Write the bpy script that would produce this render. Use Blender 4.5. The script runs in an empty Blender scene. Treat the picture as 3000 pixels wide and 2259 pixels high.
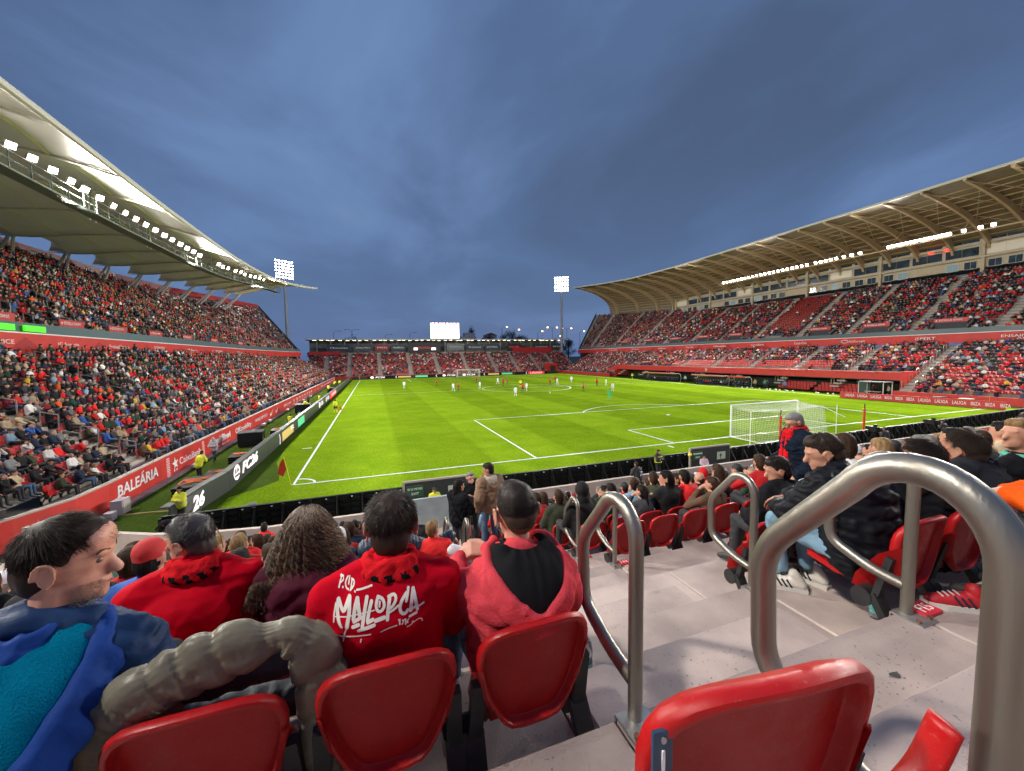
import bpy, bmesh, math, random
import numpy as np
from mathutils import Vector, Matrix
from mathutils.bvhtree import BVHTree
R = math.radians
SC = bpy.context.scene
COL = SC.collection
RND = random.Random(11)
NP = np.random.default_rng(7)

# ------------------------------------------------------------------ camera
CAM = np.array([4.233, -22.653, 6.554]); YAW, PIT, ROL, FPX = 0.3399, -0.07443, -0.01551, 1138.3
def _axes():
    cy, sy = math.cos(YAW), math.sin(YAW)
    f = np.array([sy*math.cos(PIT), cy*math.cos(PIT), math.sin(PIT)])
    r = np.array([cy, -sy, 0]); u = np.cross(r, f); c, s = math.cos(ROL), math.sin(ROL)
    return c*r+s*u, -s*r+c*u, f
CR, CU, CF = _axes()
cam = bpy.data.cameras.new('camera'); camo = bpy.data.objects.new('camera', cam); COL.objects.link(camo)
cam.sensor_width = 36; cam.lens = FPX/3000*36; cam.clip_start = 0.05; cam.clip_end = 3000
m = Matrix.Identity(4)
for i in range(3):
    m[i][0] = CR[i]; m[i][1] = CU[i]; m[i][2] = -CF[i]; m[i][3] = CAM[i]
camo.matrix_world = m
SC.camera = camo
def in_view(P, mg=0.12, back=0.0):
    P = np.atleast_2d(P)-CAM
    z = P@CF; zz = np.maximum(z, 1e-3); x = P@CR/zz*FPX/1500; y = P@CU/zz*FPX/1129.5
    return (z > back) & (abs(x) < 1+mg) & (abs(y) < 1+mg)

# ------------------------------------------------------------------ world: dusk sky with soft cloud
W = bpy.data.worlds.new('World'); SC.world = W; W.use_nodes = True
nt = W.node_tree; N = nt.nodes; L = nt.links; N.clear()
out = N.new('ShaderNodeOutputWorld'); bg = N.new('ShaderNodeBackground'); L.new(bg.outputs[0], out.inputs[0])
sky = N.new('ShaderNodeTexSky'); sky.sky_type = 'NISHITA'; sky.sun_disc = False
sky.sun_elevation = R(1.5); sky.sun_rotation = R(200)
tc = N.new('ShaderNodeTexCoord'); sep = N.new('ShaderNodeSeparateXYZ'); L.new(tc.outputs['Generated'], sep.inputs[0])
ad = N.new('ShaderNodeMath'); ad.operation = 'ADD'; L.new(sep.outputs['Z'], ad.inputs[0]); ad.inputs[1].default_value = 0.22
mx = N.new('ShaderNodeMath'); mx.operation = 'MAXIMUM'; L.new(ad.outputs[0], mx.inputs[0]); mx.inputs[1].default_value = 0.06
dv = N.new('ShaderNodeVectorMath'); dv.operation = 'DIVIDE'; L.new(tc.outputs['Generated'], dv.inputs[0])
cb = N.new('ShaderNodeCombineXYZ')
for i in range(3): L.new(mx.outputs[0], cb.inputs[i])
L.new(cb.outputs[0], dv.inputs[1])
mp = N.new('ShaderNodeMapping'); mp.inputs['Scale'].default_value = (1.0, 0.75, 1); mp.inputs['Location'].default_value = (2.75, 1.1, 0.0); mp.inputs['Rotation'].default_value = (0, 0, R(-38))
L.new(dv.outputs[0], mp.inputs[0])
no = N.new('ShaderNodeTexNoise'); no.inputs['Scale'].default_value = 1.1; no.inputs['Detail'].default_value = 6; no.inputs['Roughness'].default_value = 0.52; no.inputs['Distortion'].default_value = 0.35
L.new(mp.outputs[0], no.inputs[0])
cr = N.new('ShaderNodeValToRGB'); e = cr.color_ramp.elements
e[0].position = 0.30; e[0].color = (0.066, 0.106, 0.207, 1)
e[1].position = 0.74; e[1].color = (0.172, 0.275, 0.49, 1)
k = e.new(0.47); k.color = (0.088, 0.150, 0.300, 1)
k = e.new(0.60); k.color = (0.132, 0.222, 0.430, 1)
L.new(no.outputs['Fac'], cr.inputs[0])
hz = N.new('ShaderNodeMapRange'); L.new(sep.outputs['Z'], hz.inputs[0])
hz.inputs[1].default_value = 0.0; hz.inputs[2].default_value = 0.42; hz.inputs[3].default_value = 0.25; hz.inputs[4].default_value = 1.0
mixh = N.new('ShaderNodeMixRGB'); L.new(hz.outputs[0], mixh.inputs[0]); mixh.inputs[1].default_value = (0.085, 0.165, 0.36, 1); L.new(cr.outputs[0], mixh.inputs[2])
add = N.new('ShaderNodeMixRGB'); add.blend_type = 'ADD'; add.inputs[0].default_value = 0.015
L.new(mixh.outputs[0], add.inputs[1]); L.new(sky.outputs[0], add.inputs[2])
L.new(add.outputs[0], bg.inputs[0]); bg.inputs[1].default_value = 1.0

# last daylight, very weak and soft (the sun is down behind cloud)
sl = bpy.data.lights.new('sun', 'SUN'); sl.energy = 0.05; sl.angle = R(20); sl.color = (1, .95, .9)
so = bpy.data.objects.new('sun', sl); COL.objects.link(so); so.rotation_euler = (R(50), 0, R(160)); so.location = (0, 0, 60)
# floodlights of the place: four masts and the two roof rows
MASTS = [(-22.5, 125, 37), (78.9, 125, 37), (-24, -24, 37), (92, -24, 37)]
def spot(loc, tgt, power, size=1.5, ang=110, col=(1, .95, .86), blend=.6):
    d = bpy.data.lights.new('floodlight_beam', 'SPOT'); d.energy = power; d.spot_size = R(ang); d.spot_blend = blend; d.shadow_soft_size = size; d.color = col
    o = bpy.data.objects.new('floodlight_beam', d); COL.objects.link(o); o.location = loc
    o.rotation_euler = (Vector(tgt)-Vector(loc)).to_track_quat('-Z', 'Y').to_euler(); return o
LK = 1.0
spot(MASTS[0], (30, 45, 0), 155000*LK); spot(MASTS[1], (32, 45, 0), 155000*LK)
spot(MASTS[2], (24, 30, 0), 150000*LK, 1.2); spot(MASTS[3], (30, 30, 0), 150000*LK, 1.2)
for y in (-4, 16, 36, 60): spot((-16.3, y, 18.6), (40, y+4, 0), 43000*LK, .8, 150)
for y in (0, 20, 40, 60): spot((91.0, y, 24.2), (24, y, 0), 74000*LK, .8, 118)
SC.view_settings.view_transform = 'Standard'; SC.view_settings.look = 'None'
SC.view_settings.exposure = 0.0; SC.view_settings.gamma = 1.0; SC.view_settings.use_curve_mapping = False
SC.render.engine = 'CYCLES'
try:
    SC.cycles.max_bounces = 5; SC.cycles.diffuse_bounces = 3; SC.cycles.sample_clamp_indirect = 4; SC.cycles.use_light_tree = True
except Exception: pass

# ------------------------------------------------------------------ materials
MATS = {}
def mat(name, col, rough=.6, metal=0.0, var=0.0, vscale=8.0, bump=0.0, bscale=60.0, emit=None, estr=1.0, trans=0.0, spec=0.5, coat=0.0, stretch=None, aniso=False, sheen=0.0):
    if name in MATS: return MATS[name]
    M = bpy.data.materials.new(name); M.use_nodes = True; t = M.node_tree; b = t.nodes['Principled BSDF']
    b.inputs['Base Color'].default_value = (*col, 1); b.inputs['Roughness'].default_value = rough; b.inputs['Metallic'].default_value = metal
    b.inputs['Specular IOR Level'].default_value = spec
    if sheen: b.inputs['Sheen Weight'].default_value = sheen; b.inputs['Sheen Roughness'].default_value = .5
    if coat: b.inputs['Coat Weight'].default_value = coat; b.inputs['Coat Roughness'].default_value = .15
    if trans: b.inputs['Transmission Weight'].default_value = trans
    if emit: b.inputs['Emission Color'].default_value = (*emit, 1); b.inputs['Emission Strength'].default_value = estr
    if var or bump:
        c = t.nodes.new('ShaderNodeTexCoord'); mp = t.nodes.new('ShaderNodeMapping'); t.links.new(c.outputs['Object'], mp.inputs[0])
        if stretch: mp.inputs['Scale'].default_value = stretch
    if var:
        n = t.nodes.new('ShaderNodeTexNoise'); n.inputs['Scale'].default_value = vscale; n.inputs['Detail'].default_value = 5; t.links.new(mp.outputs[0], n.inputs[0])
        r = t.nodes.new('ShaderNodeValToRGB'); r.color_ramp.elements[0].position = .3; r.color_ramp.elements[1].position = .7
        r.color_ramp.elements[0].color = (*[max(0, x*(1-var)) for x in col], 1); r.color_ramp.elements[1].color = (*[min(1, x*(1+var)) for x in col], 1)
        t.links.new(n.outputs['Fac'], r.inputs[0]); t.links.new(r.outputs[0], b.inputs['Base Color'])
    if bump:
        n2 = t.nodes.new('ShaderNodeTexNoise'); n2.inputs['Scale'].default_value = bscale; n2.inputs['Detail'].default_value = 4; t.links.new(mp.outputs[0], n2.inputs[0])
        bp = t.nodes.new('ShaderNodeBump'); bp.inputs['Strength'].default_value = bump; bp.inputs['Distance'].default_value = .01
        t.links.new(n2.outputs['Fac'], bp.inputs['Height']); t.links.new(bp.outputs[0], b.inputs['Normal'])
    MATS[name] = M; return M
def objcol_mat(name, rough=.85, bump=.15, src='OBJ'):
    """cloth whose colour is the object's own colour, or a per-face attribute"""
    if name in MATS: return MATS[name]
    M = bpy.data.materials.new(name); M.use_nodes = True; t = M.node_tree; b = t.nodes['Principled BSDF']; b.inputs['Roughness'].default_value = rough
    b.inputs['Specular IOR Level'].default_value = .25
    if src == 'OBJ':
        a = t.nodes.new('ShaderNodeObjectInfo'); o = a.outputs['Color']
    else:
        a = t.nodes.new('ShaderNodeAttribute'); a.attribute_name = src; o = a.outputs['Color']
    t.links.new(o, b.inputs['Base Color'])
    if bump:
        c = t.nodes.new('ShaderNodeTexCoord'); n = t.nodes.new('ShaderNodeTexNoise'); n.inputs['Scale'].default_value = 16; n.inputs['Detail'].default_value = 3
        t.links.new(c.outputs['Object'], n.inputs[0]); bp = t.nodes.new('ShaderNodeBump'); bp.inputs['Strength'].default_value = bump*3; bp.inputs['Distance'].default_value = .02
        t.links.new(n.outputs['Fac'], bp.inputs['Height']); t.links.new(bp.outputs[0], b.inputs['Normal'])
    MATS[name] = M; return M

# ------------------------------------------------------------------ object helpers
def link(name, mesh, parent=None, **kw):
    o = bpy.data.objects.new(name, mesh); COL.objects.link(o)
    if parent is not None: o.parent = parent
    for k, v in kw.items(): o[k] = v
    return o
def thing(name, label, cat, loc=(0, 0, 0), rz=0.0, group=None):
    o = bpy.data.objects.new(name, None); COL.objects.link(o); o.location = loc; o.rotation_euler = (0, 0, rz); o.empty_display_size = .2
    tag(o, label, cat, group); return o
def tag(o, label, cat, group=None):
    o['label'] = label; o['category'] = cat
    if group: o['group'] = group
    return o
class MB:
    def __init__(s): s.v = []; s.f = []; s.mi = []; s.cur = 0
    def add(s, V, F):
        b = len(s.v); s.v += [tuple(float(c) for c in p) for p in V]; s.f += [tuple(i+b for i in f) for f in F]; s.mi += [s.cur]*len(F); return s
    def box(s, c, d, rz=0.0, M=None):
        x, y, z = [q/2 for q in d]; V = [(sx*x, sy*y, sz*z) for sz in (-1, 1) for sy in (-1, 1) for sx in (-1, 1)]
        if M is None: M = Matrix.Rotation(rz, 3, 'Z')
        V = [Vector(c)+M@Vector(p) for p in V]
        return s.add(V, [(0, 2, 3, 1), (4, 5, 7, 6), (0, 1, 5, 4), (2, 6, 7, 3), (0, 4, 6, 2), (1, 3, 7, 5)])
    def bar(s, a, b, w, h=None, up=(0, 0, 1)):
        a = Vector(a); b = Vector(b); h = h or w; d = (b-a)
        if d.length < 1e-6: return s
        n = d.normalized(); sx = n.cross(Vector(up))
        if sx.length < 1e-3: sx = n.cross(Vector((1, 0, 0)))
        sx.normalize(); sy = sx.cross(n)
        V = [p+sx*(i*w/2)+sy*(j*h/2) for p in (a, b) for i, j in ((-1, -1), (1, -1), (1, 1), (-1, 1))]
        return s.add(V, [(3, 2, 1, 0), (4, 5, 6, 7), (0, 1, 5, 4), (1, 2, 6, 5), (2, 3, 7, 6), (3, 0, 4, 7)])
    def tube(s, P, r, n=12, cap=True, closed=False, oval=1.0):
        P = [Vector(p) for p in P]; m = len(P); rr = r if hasattr(r, '__len__') else [r]*m
        T = []
        for i in range(m):
            a = P[i-1] if (i > 0 or closed) else P[i]; b = P[(i+1) % m] if (i < m-1 or closed) else P[i]; T.append((b-a).normalized())
        ref = Vector((0, 0, 1)) if abs(T[0].z) < .9 else Vector((1, 0, 0)); x = T[0].cross(ref).normalized(); V = []
        for i in range(m):
            x = (x - T[i]*x.dot(T[i])).normalized(); y = T[i].cross(x)
            for k in range(n):
                a = 2*math.pi*k/n; V.append(P[i]+(x*math.cos(a)+y*math.sin(a)*oval)*rr[i])
        F = [(i*n+k, i*n+(k+1) % n, ((i+1) % m)*n+(k+1) % n, ((i+1) % m)*n+k) for i in range(m if closed else m-1) for k in range(n)]
        if cap and not closed: F += [tuple(range(n))[::-1], tuple((m-1)*n+k for k in range(n))]
        return s.add(V, F)
    def cyl(s, a, b, r, n=14, r2=None): return s.tube([a, b], [r, r if r2 is None else r2], n)
    def prism(s, poly, h, M=None):
        """extrude a 2-D polygon (x,y) by h along z, then transform"""
        n = len(poly); V = [Vector((x, y, 0)) for x, y in poly]+[Vector((x, y, h)) for x, y in poly]
        if M is not None: V = [M@p for p in V]
        return s.add(V, [tuple(range(n))[::-1], tuple(range(n, 2*n))]+[(i, (i+1) % n, n+(i+1) % n, n+i) for i in range(n)])
    def ball(s, c, r, n=12, m=8):
        rx, ry, rz = r if hasattr(r, '__len__') else (r, r, r); V = [(c[0], c[1], c[2]-rz)]
        for j in range(1, m):
            t = math.pi*j/m-math.pi/2
            for i in range(n): a = 2*math.pi*i/n; V.append((c[0]+rx*math.cos(t)*math.cos(a), c[1]+ry*math.cos(t)*math.sin(a), c[2]+rz*math.sin(t)))
        V.append((c[0], c[1], c[2]+rz)); F = [(0, 1+(i+1) % n, 1+i) for i in range(n)]
        for j in range(m-2):
            for i in range(n): a = 1+j*n; F.append((a+i, a+(i+1) % n, a+n+(i+1) % n, a+n+i))
        a = 1+(m-2)*n; F += [(a+i, a+(i+1) % n, len(V)-1) for i in range(n)]
        return s.add(V, F)
    def mesh(s, name, mats, smooth=False):
        me = bpy.data.meshes.new(name); me.from_pydata(s.v, [], s.f)
        for q in (mats if isinstance(mats, (list, tuple)) else [mats]): me.materials.append(q)
        if any(s.mi): me.polygons.foreach_set('material_index', s.mi)
        if smooth:
            me.polygons.foreach_set('use_smooth', [True]*len(s.f))
            if smooth != 'all': me.set_sharp_from_angle(angle=R(35))
        me.update(); return me
    def build(s, name, mats, parent=None, smooth=False, **kw): return link(name, s.mesh(name, mats, smooth), parent, **kw)
def copy_tree(o, parent=None):
    c = o.copy(); COL.objects.link(c); c.parent = parent
    for ch in CH.get(o.name, ()): copy_tree(ch, c)
    return c
CH = {}
def index_children(*roots):
    for r in roots:
        CH[r.name] = list(r.children)
        for c in r.children: index_children(c)
def tri_mesh(name, V, F, mats, colors=None, parent=None, **kw):
    """numpy arrays -> one object; F (n,3); colors (n,3) per face"""
    me = bpy.data.meshes.new(name); me.vertices.add(len(V)); me.vertices.foreach_set('co', np.asarray(V, np.float32).ravel())
    n = len(F); me.loops.add(3*n); me.loops.foreach_set('vertex_index', np.asarray(F, np.int32).ravel())
    me.polygons.add(n); me.polygons.foreach_set('loop_start', np.arange(0, 3*n, 3, dtype=np.int32)); me.polygons.foreach_set('loop_total', np.full(n, 3, np.int32))
    if colors is not None:
        a = me.attributes.new('tint', 'FLOAT_COLOR', 'CORNER'); c = np.ones((n, 3, 4), np.float32); c[:, :, :3] = np.asarray(colors)[:, None, :]; a.data.foreach_set('color', c.ravel())
    for q in (mats if isinstance(mats, (list, tuple)) else [mats]): me.materials.append(q)
    me.update(); return link(name, me, parent, **kw)
def lerp(a, b, t): return a+(b-a)*t
def curve_pts(P, n=6):
    """Catmull-Rom"""
    P = [Vector(p) for p in P]; Q = []
    for i in range(len(P)-1):
        a = P[max(i-1, 0)]; b = P[i]; c = P[i+1]; d = P[min(i+2, len(P)-1)]
        for k in range(n):
            t = k/n; Q.append(.5*((2*b)+(c-a)*t+(2*a-5*b+4*c-d)*t*t+(3*b-a-3*c+d)*t**3))
    Q.append(P[-1]); return Q
def round_poly(P, r, n=5):
    """polyline in 3-D with each inner corner rounded by radius r"""
    P = [Vector(p) for p in P]; Q = [P[0]]
    for i in range(1, len(P)-1):
        a = (P[i-1]-P[i]); b = (P[i+1]-P[i]); rr = min(r, a.length*.48, b.length*.48); a = P[i]+a.normalized()*rr; b = P[i]+b.normalized()*rr
        for k in range(n+1):
            t = k/n; Q.append(a*(1-t)**2+P[i]*2*t*(1-t)+b*t*t)
    Q.append(P[-1]); return Q
_txt = {}
def text_mesh(s, mats, size=1.0, ext=0.003, shear=0.0, bold=0.0, align='CENTER', spacing=1.0):
    key = (s, mats.name, size, ext, shear, bold, align, spacing)
    if key in _txt: return _txt[key]
    c = bpy.data.curves.new('lettering', 'FONT'); c.body = s; c.size = size; c.extrude = ext; c.shear = shear; c.offset = bold; c.align_x = align; c.align_y = 'CENTER'; c.resolution_u = 3; c.space_character = spacing
    o = bpy.data.objects.new('t', c); COL.objects.link(o); bpy.context.view_layer.update()
    me = bpy.data.meshes.new_from_object(o.evaluated_get(bpy.context.evaluated_depsgraph_get())); bpy.data.objects.remove(o); me.name = 'lettering'
    me.materials.clear(); me.materials.append(mats); _txt[key] = me; return me
def frame3(origin, right, up):
    r = Vector(right).normalized(); u = Vector(up); u = (u-r*u.dot(r)).normalized(); n = r.cross(u)
    M = Matrix.Identity(4)
    for i in range(3): M[i][0] = r[i]; M[i][1] = u[i]; M[i][2] = n[i]; M[i][3] = origin[i]
    return M
def letter(s, m_, origin, right, up=(0, 0, 1), size=1.0, parent=None, fit=None, **kw):
    me = text_mesh(s, m_, 1.0, .01/size, **kw); o = link('lettering', me, parent); M = frame3(origin, right, up)
    sx = size
    if fit:
        w = max(v.co.x for v in me.vertices)-min(v.co.x for v in me.vertices); sx = fit/w
    o.matrix_local = M@Matrix.Diagonal((sx, size, size, 1)); return o
# ================================================================== common materials
RED = mat('red_plastic', (.37, .005, .006), .36, var=.12, vscale=5, bump=.04, bscale=160, spec=.35)
def wear(M, lo=.30, hi=.55, dust=.10):
    t = M.node_tree; b = t.nodes['Principled BSDF']; c = t.nodes.new('ShaderNodeNewGeometry'); n = t.nodes.new('ShaderNodeTexNoise'); n.inputs['Scale'].default_value = 22; n.inputs['Detail'].default_value = 9; n.inputs['Roughness'].default_value = .75; t.links.new(c.outputs['Position'], n.inputs[0])
    r = t.nodes.new('ShaderNodeMapRange'); r.inputs[1].default_value = .35; r.inputs[2].default_value = .65; r.inputs[3].default_value = lo; r.inputs[4].default_value = hi; t.links.new(n.outputs['Fac'], r.inputs[0]); t.links.new(r.outputs[0], b.inputs['Roughness'])
    n2 = t.nodes.new('ShaderNodeTexNoise'); n2.inputs['Scale'].default_value = 130; n2.inputs['Detail'].default_value = 2; t.links.new(c.outputs['Position'], n2.inputs[0]); r2 = t.nodes.new('ShaderNodeMapRange'); r2.inputs[1].default_value = .66; r2.inputs[2].default_value = .72; r2.inputs[4].default_value = dust*2; t.links.new(n2.outputs['Fac'], r2.inputs[0])
    src = b.inputs['Base Color'].links[0].from_socket; m = t.nodes.new('ShaderNodeMixRGB'); t.links.new(r2.outputs[0], m.inputs[0]); t.links.new(src, m.inputs[1]); m.inputs[2].default_value = (.35, .22, .18, 1); t.links.new(m.outputs[0], b.inputs['Base Color'])
wear(RED)
REDF = mat('red_plastic_worn', (.48, .03, .018), .5, var=.15, vscale=30)
REDW = mat('red_wall', (.56, .030, .022), .5, var=.10, vscale=1.5)
CONC = mat('concrete', (.30, .27, .235), .85, var=.18, vscale=2.5, bump=.2, bscale=40)
CONL = mat('concrete_light', (.43, .36, .31), .8, var=.10, vscale=2.0, bump=.12, bscale=60)
WHITE = mat('white_paint', (.78, .78, .76), .45, var=.04, vscale=3)
LWHITE = mat('white_print', (.82, .80, .78), .5)
BLACKP = mat('black_plastic', (.010, .010, .011), .45, var=.3, vscale=20, bump=.1, bscale=90, spec=.2)
DARK = mat('dark_grey', (.03, .032, .036), .6, var=.2, vscale=3)
STEEL = mat('galvanised', (.42, .42, .41), .38, metal=.8, var=.2, vscale=14, bump=.08, bscale=60)
BEIGE = mat('beige_cladding', (.50, .42, .30), .65, var=.08, vscale=2)
LAMPM = mat('lamp_glow', (.9, .9, .9), .5, emit=(1, .95, .86), estr=34)
LAMPW = mat('warm_strip_glow', (.9, .9, .9), .5, emit=(1, .78, .5), estr=9)
GLASSD = mat('tinted_window', (.03, .045, .05), .08, var=.5, vscale=1.2, spec=.8)
YEL = mat('yellow_paint', (.75, .60, .02), .5)

def grass_mat(name, c1, c2, band=None, bump=.5):
    M = bpy.data.materials.new(name); M.use_nodes = True; t = M.node_tree; b = t.nodes['Principled BSDF']; b.inputs['Roughness'].default_value = .9; b.inputs['Specular IOR Level'].default_value = .0
    c = t.nodes.new('ShaderNodeTexCoord'); n = t.nodes.new('ShaderNodeTexNoise'); n.inputs['Scale'].default_value = .35; n.inputs['Detail'].default_value = 9; n.inputs['Roughness'].default_value = .72
    t.links.new(c.outputs['Object'], n.inputs[0]); r = t.nodes.new('ShaderNodeValToRGB'); r.color_ramp.elements[0].position = .34; r.color_ramp.elements[1].position = .66
    r.color_ramp.elements[0].color = (*c1, 1); r.color_ramp.elements[1].color = (*c2, 1); t.links.new(n.outputs['Fac'], r.inputs[0]); last = r.outputs[0]
    if band:
        s = t.nodes.new('ShaderNodeSeparateXYZ'); t.links.new(c.outputs['Object'], s.inputs[0])
        w = t.nodes.new('ShaderNodeMath'); w.operation = 'MULTIPLY'; t.links.new(s.outputs['X'], w.inputs[0]); w.inputs[1].default_value = math.pi/band
        si = t.nodes.new('ShaderNodeMath'); si.operation = 'SINE'; t.links.new(w.outputs[0], si.inputs[0])
        w2 = t.nodes.new('ShaderNodeMath'); w2.operation = 'MULTIPLY'; t.links.new(s.outputs['Y'], w2.inputs[0]); w2.inputs[1].default_value = math.pi/5.5
        s2 = t.nodes.new('ShaderNodeMath'); s2.operation = 'SINE'; t.links.new(w2.outputs[0], s2.inputs[0])
        m1 = t.nodes.new('ShaderNodeMapRange'); m1.inputs[1].default_value = -.12; m1.inputs[2].default_value = .12; t.links.new(si.outputs[0], m1.inputs[0])
        m2 = t.nodes.new('ShaderNodeMapRange'); m2.inputs[1].default_value = -.12; m2.inputs[2].default_value = .12; t.links.new(s2.outputs[0], m2.inputs[0])
        a = t.nodes.new('ShaderNodeMath'); a.operation = 'MULTIPLY_ADD'; t.links.new(m1.outputs[0], a.inputs[0]); a.inputs[1].default_value = .20; a.inputs[2].default_value = .86
        a2 = t.nodes.new('ShaderNodeMath'); a2.operation = 'MULTIPLY_ADD'; t.links.new(m2.outputs[0], a2.inputs[0]); a2.inputs[1].default_value = .05; t.links.new(a.outputs[0], a2.inputs[2])
        v = t.nodes.new('ShaderNodeVectorMath'); v.operation = 'SCALE'; t.links.new(last, v.inputs[0]); t.links.new(a2.outputs[0], v.inputs['Scale']); last = v.outputs[0]
    n3 = t.nodes.new('ShaderNodeTexNoise'); n3.inputs['Scale'].default_value = 9; n3.inputs['Detail'].default_value = 6; mp = t.nodes.new('ShaderNodeMapping'); mp.inputs['Scale'].default_value = (1, .5, 1)
    t.links.new(c.outputs['Object'], mp.inputs[0]); t.links.new(mp.outputs[0], n3.inputs[0])
    m3 = t.nodes.new('ShaderNodeMapRange'); m3.inputs[1].default_value = .3; m3.inputs[2].default_value = .7; m3.inputs[3].default_value = .78; m3.inputs[4].default_value = 1.18; t.links.new(n3.outputs['Fac'], m3.inputs[0])
    v = t.nodes.new('ShaderNodeVectorMath'); v.operation = 'SCALE'; t.links.new(last, v.inputs[0]); t.links.new(m3.outputs[0], v.inputs['Scale']); t.links.new(v.outputs[0], b.inputs['Base Color'])
    n2 = t.nodes.new('ShaderNodeTexNoise'); n2.inputs['Scale'].default_value = 60; t.links.new(c.outputs['Object'], n2.inputs[0]); bp = t.nodes.new('ShaderNodeBump'); bp.inputs['Strength'].default_value = bump; bp.inputs['Distance'].default_value = .03
    t.links.new(n2.outputs['Fac'], bp.inputs['Height']); t.links.new(bp.outputs[0], b.inputs['Normal']); return M
GRASS = grass_mat('pitch_grass', (.125, .225, .008), (.195, .30, .014), band=5.6)
TURF = grass_mat('surround_turf', (.045, .075, .012), (.065, .10, .018))
GROUND = mat('ground_earth', (.05, .05, .042), .9, var=.3, vscale=.05)

# ================================================================== ground, pitch, markings
def sheet(name, x0, y0, x1, y1, z, m_, **kw):
    return MB().add([(x0, y0, z), (x1, y0, z), (x1, y1, z), (x0, y1, z)], [(0, 1, 2, 3)]).build(name, m_, kind='structure', **kw)
sheet('ground', -1500, -800, 1500, 2500, -.06, GROUND)
sheet('surround_turf', -7.2, -9.4, 80, 112.3, 0, TURF)
_p = [(-2.2, 107.6), (-2.2, 9.5), (-1.9, 5.5), (-1.3, 3.2), (-.9, 1.2), (-1.5, .2), (-2.6, -.9), (-2.6, -5.3), (70, -5.3), (70, 107.6)]
MB().add([(x, y, .012) for x, y in _p], [tuple(range(len(_p)))]).build('pitch', GRASS, kind='structure')
lm = MB(); ZL = .018
def ln(x0, y0, x1, y1, w=.12):
    d = Vector((x1-x0, y1-y0)).normalized(); n = Vector((-d.y, d.x))*w/2; lm.add([(x0+n.x, y0+n.y, ZL), (x0-n.x, y0-n.y, ZL), (x1-n.x, y1-n.y, ZL), (x1+n.x, y1+n.y, ZL)], [(3, 2, 1, 0)][::1])
def arc(cx, cy, r, a0, a1, w=.12, n=48):
    P = [(cx+rr*math.cos(R(a0+(a1-a0)*i/n)), cy+rr*math.sin(R(a0+(a1-a0)*i/n)), ZL) for i in range(n+1) for rr in (r-w/2, r+w/2)]
    lm.add(P, [(2*i, 2*i+1, 2*i+3, 2*i+2) for i in range(n)])
h = .061
for (a, b, c, d) in [(-.0, 0, 0, 105), (68, 0, 68, 105), (h, 0, 68-h, 0), (h, 105, 68-h, 105), (h, 52.5, 68-h, 52.5)]: ln(a, b, c, d)
for s, y0 in ((1, 0), (-1, 105)):
    for x0, x1, dd in ((13.84, 54.16, 16.5), (24.84, 43.16, 5.5)):
        ln(x0, y0+s*h, x0, y0+s*dd); ln(x1, y0+s*h, x1, y0+s*dd); ln(x0+h, y0+s*dd, x1-h, y0+s*dd)
    arc(34, y0+s*11, 9.15, 37.2 if s > 0 else 217.2, 142.8 if s > 0 else 322.8); arc(34, y0+s*11, .12, 0, 360, .2, 16)
arc(34, 52.5, 9.15, 0, 360, n=72); arc(34, 52.5, .12, 0, 360, .2, 16)
for cx, cy, a in ((0, 0, 0), (68, 0, 90), (0, 105, 270), (68, 105, 180)): arc(cx, cy, 1.0, a+4, a+86, n=14)
ln(-1.0, 9.15, -.35, 9.15); ln(13.84+10, 0-1.1, 13.84+10, -.5)
lm.build('pitch_markings', WHITE, kind='structure')
for f in [(-.5, -.9, .5)]: pass

# ================================================================== stands
ALLSTANDS = []
def stand(name, label, loc):
    o = thing(name, label, 'grandstand', loc); ALLSTANDS.append(o); return o
class Tier:
    """rows of seating: section(y or x)->(front xy, back xy, zf, zb); t runs along the stand"""
    def __init__(s, ts, front, back, n, facing): s.ts, s.front, s.back, s.n, s.facing = ts, front, back, n, facing
    def pos(s, t, i):
        f = s.front(t); b = s.back(t); u = i/s.n; return (f[0]+(b[0]-f[0])*u, f[1]+(b[1]-f[1])*u, f[2]+(b[2]-f[2])*u)
    def mesh(s, skip=None, steps=None):
        m_ = MB(); n = s.n; s.skp = skip
        for k in range(len(s.ts)-1):
            t0, t1 = s.ts[k], s.ts[k+1]; V = []
            for t in (t0, t1):
                for i in range(n):
                    p = s.pos(t, i); q = s.pos(t, i+1); V += [p, (q[0], q[1], p[2])]
                V.append(s.pos(t, n))
            w = 2*n+1
            m_.add(V, [(j, j+1, w+j+1, w+j) for j in range(2*n) if not (skip and skip(.5*(t0+t1), j//2))])
        return m_
# ---- left stand (x<0)
def interp(t, P): return float(np.interp(t, [p[0] for p in P], [p[1] for p in P]))
LB = [(-30, -35), (60, -35), (75, -33.5), (90, -29.5), (104, -25.5)]; LZ = [(-30, 19.7), (60, 19.9), (104, 20.8)]
LFX = [(-30, -19.4), (70, -19.4), (90, -17.8), (104, -15.6)]
lt_ts = [-14, -8, 0, 8, 16, 24, 32, 40, 48, 56, 64, 70, 75, 80, 85, 90, 95, 100, 104]
def wall_y(x): return float(np.interp(-x, [6.9, 7.2, 8.0, 9.4, 11.5, 14.0], [-1.0, -2.6, -4.2, -6.3, -9.5, -13]))
LLOW = Tier([-13+.75*q for q in range(18)]+list(range(8, 113, 8)), lambda t: (-7.5, t, 1.0), lambda t: (-19.0, t, 7.3), 15, 'E')
LUP = Tier(lt_ts, lambda t: (interp(t, LFX)-.3, t, 8.2), lambda t: (interp(t, LB), t, interp(t, LZ)), 24, 'E')
RB = [(-30, 102.5), (80, 102.0), (92, 101.2), (105, 99.5), (114, 96.3), (120, 92.5)]; RZ = [(-30, 19.6), (60, 19.6), (80, 20.6), (95, 22.3), (120, 23.2)]
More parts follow.
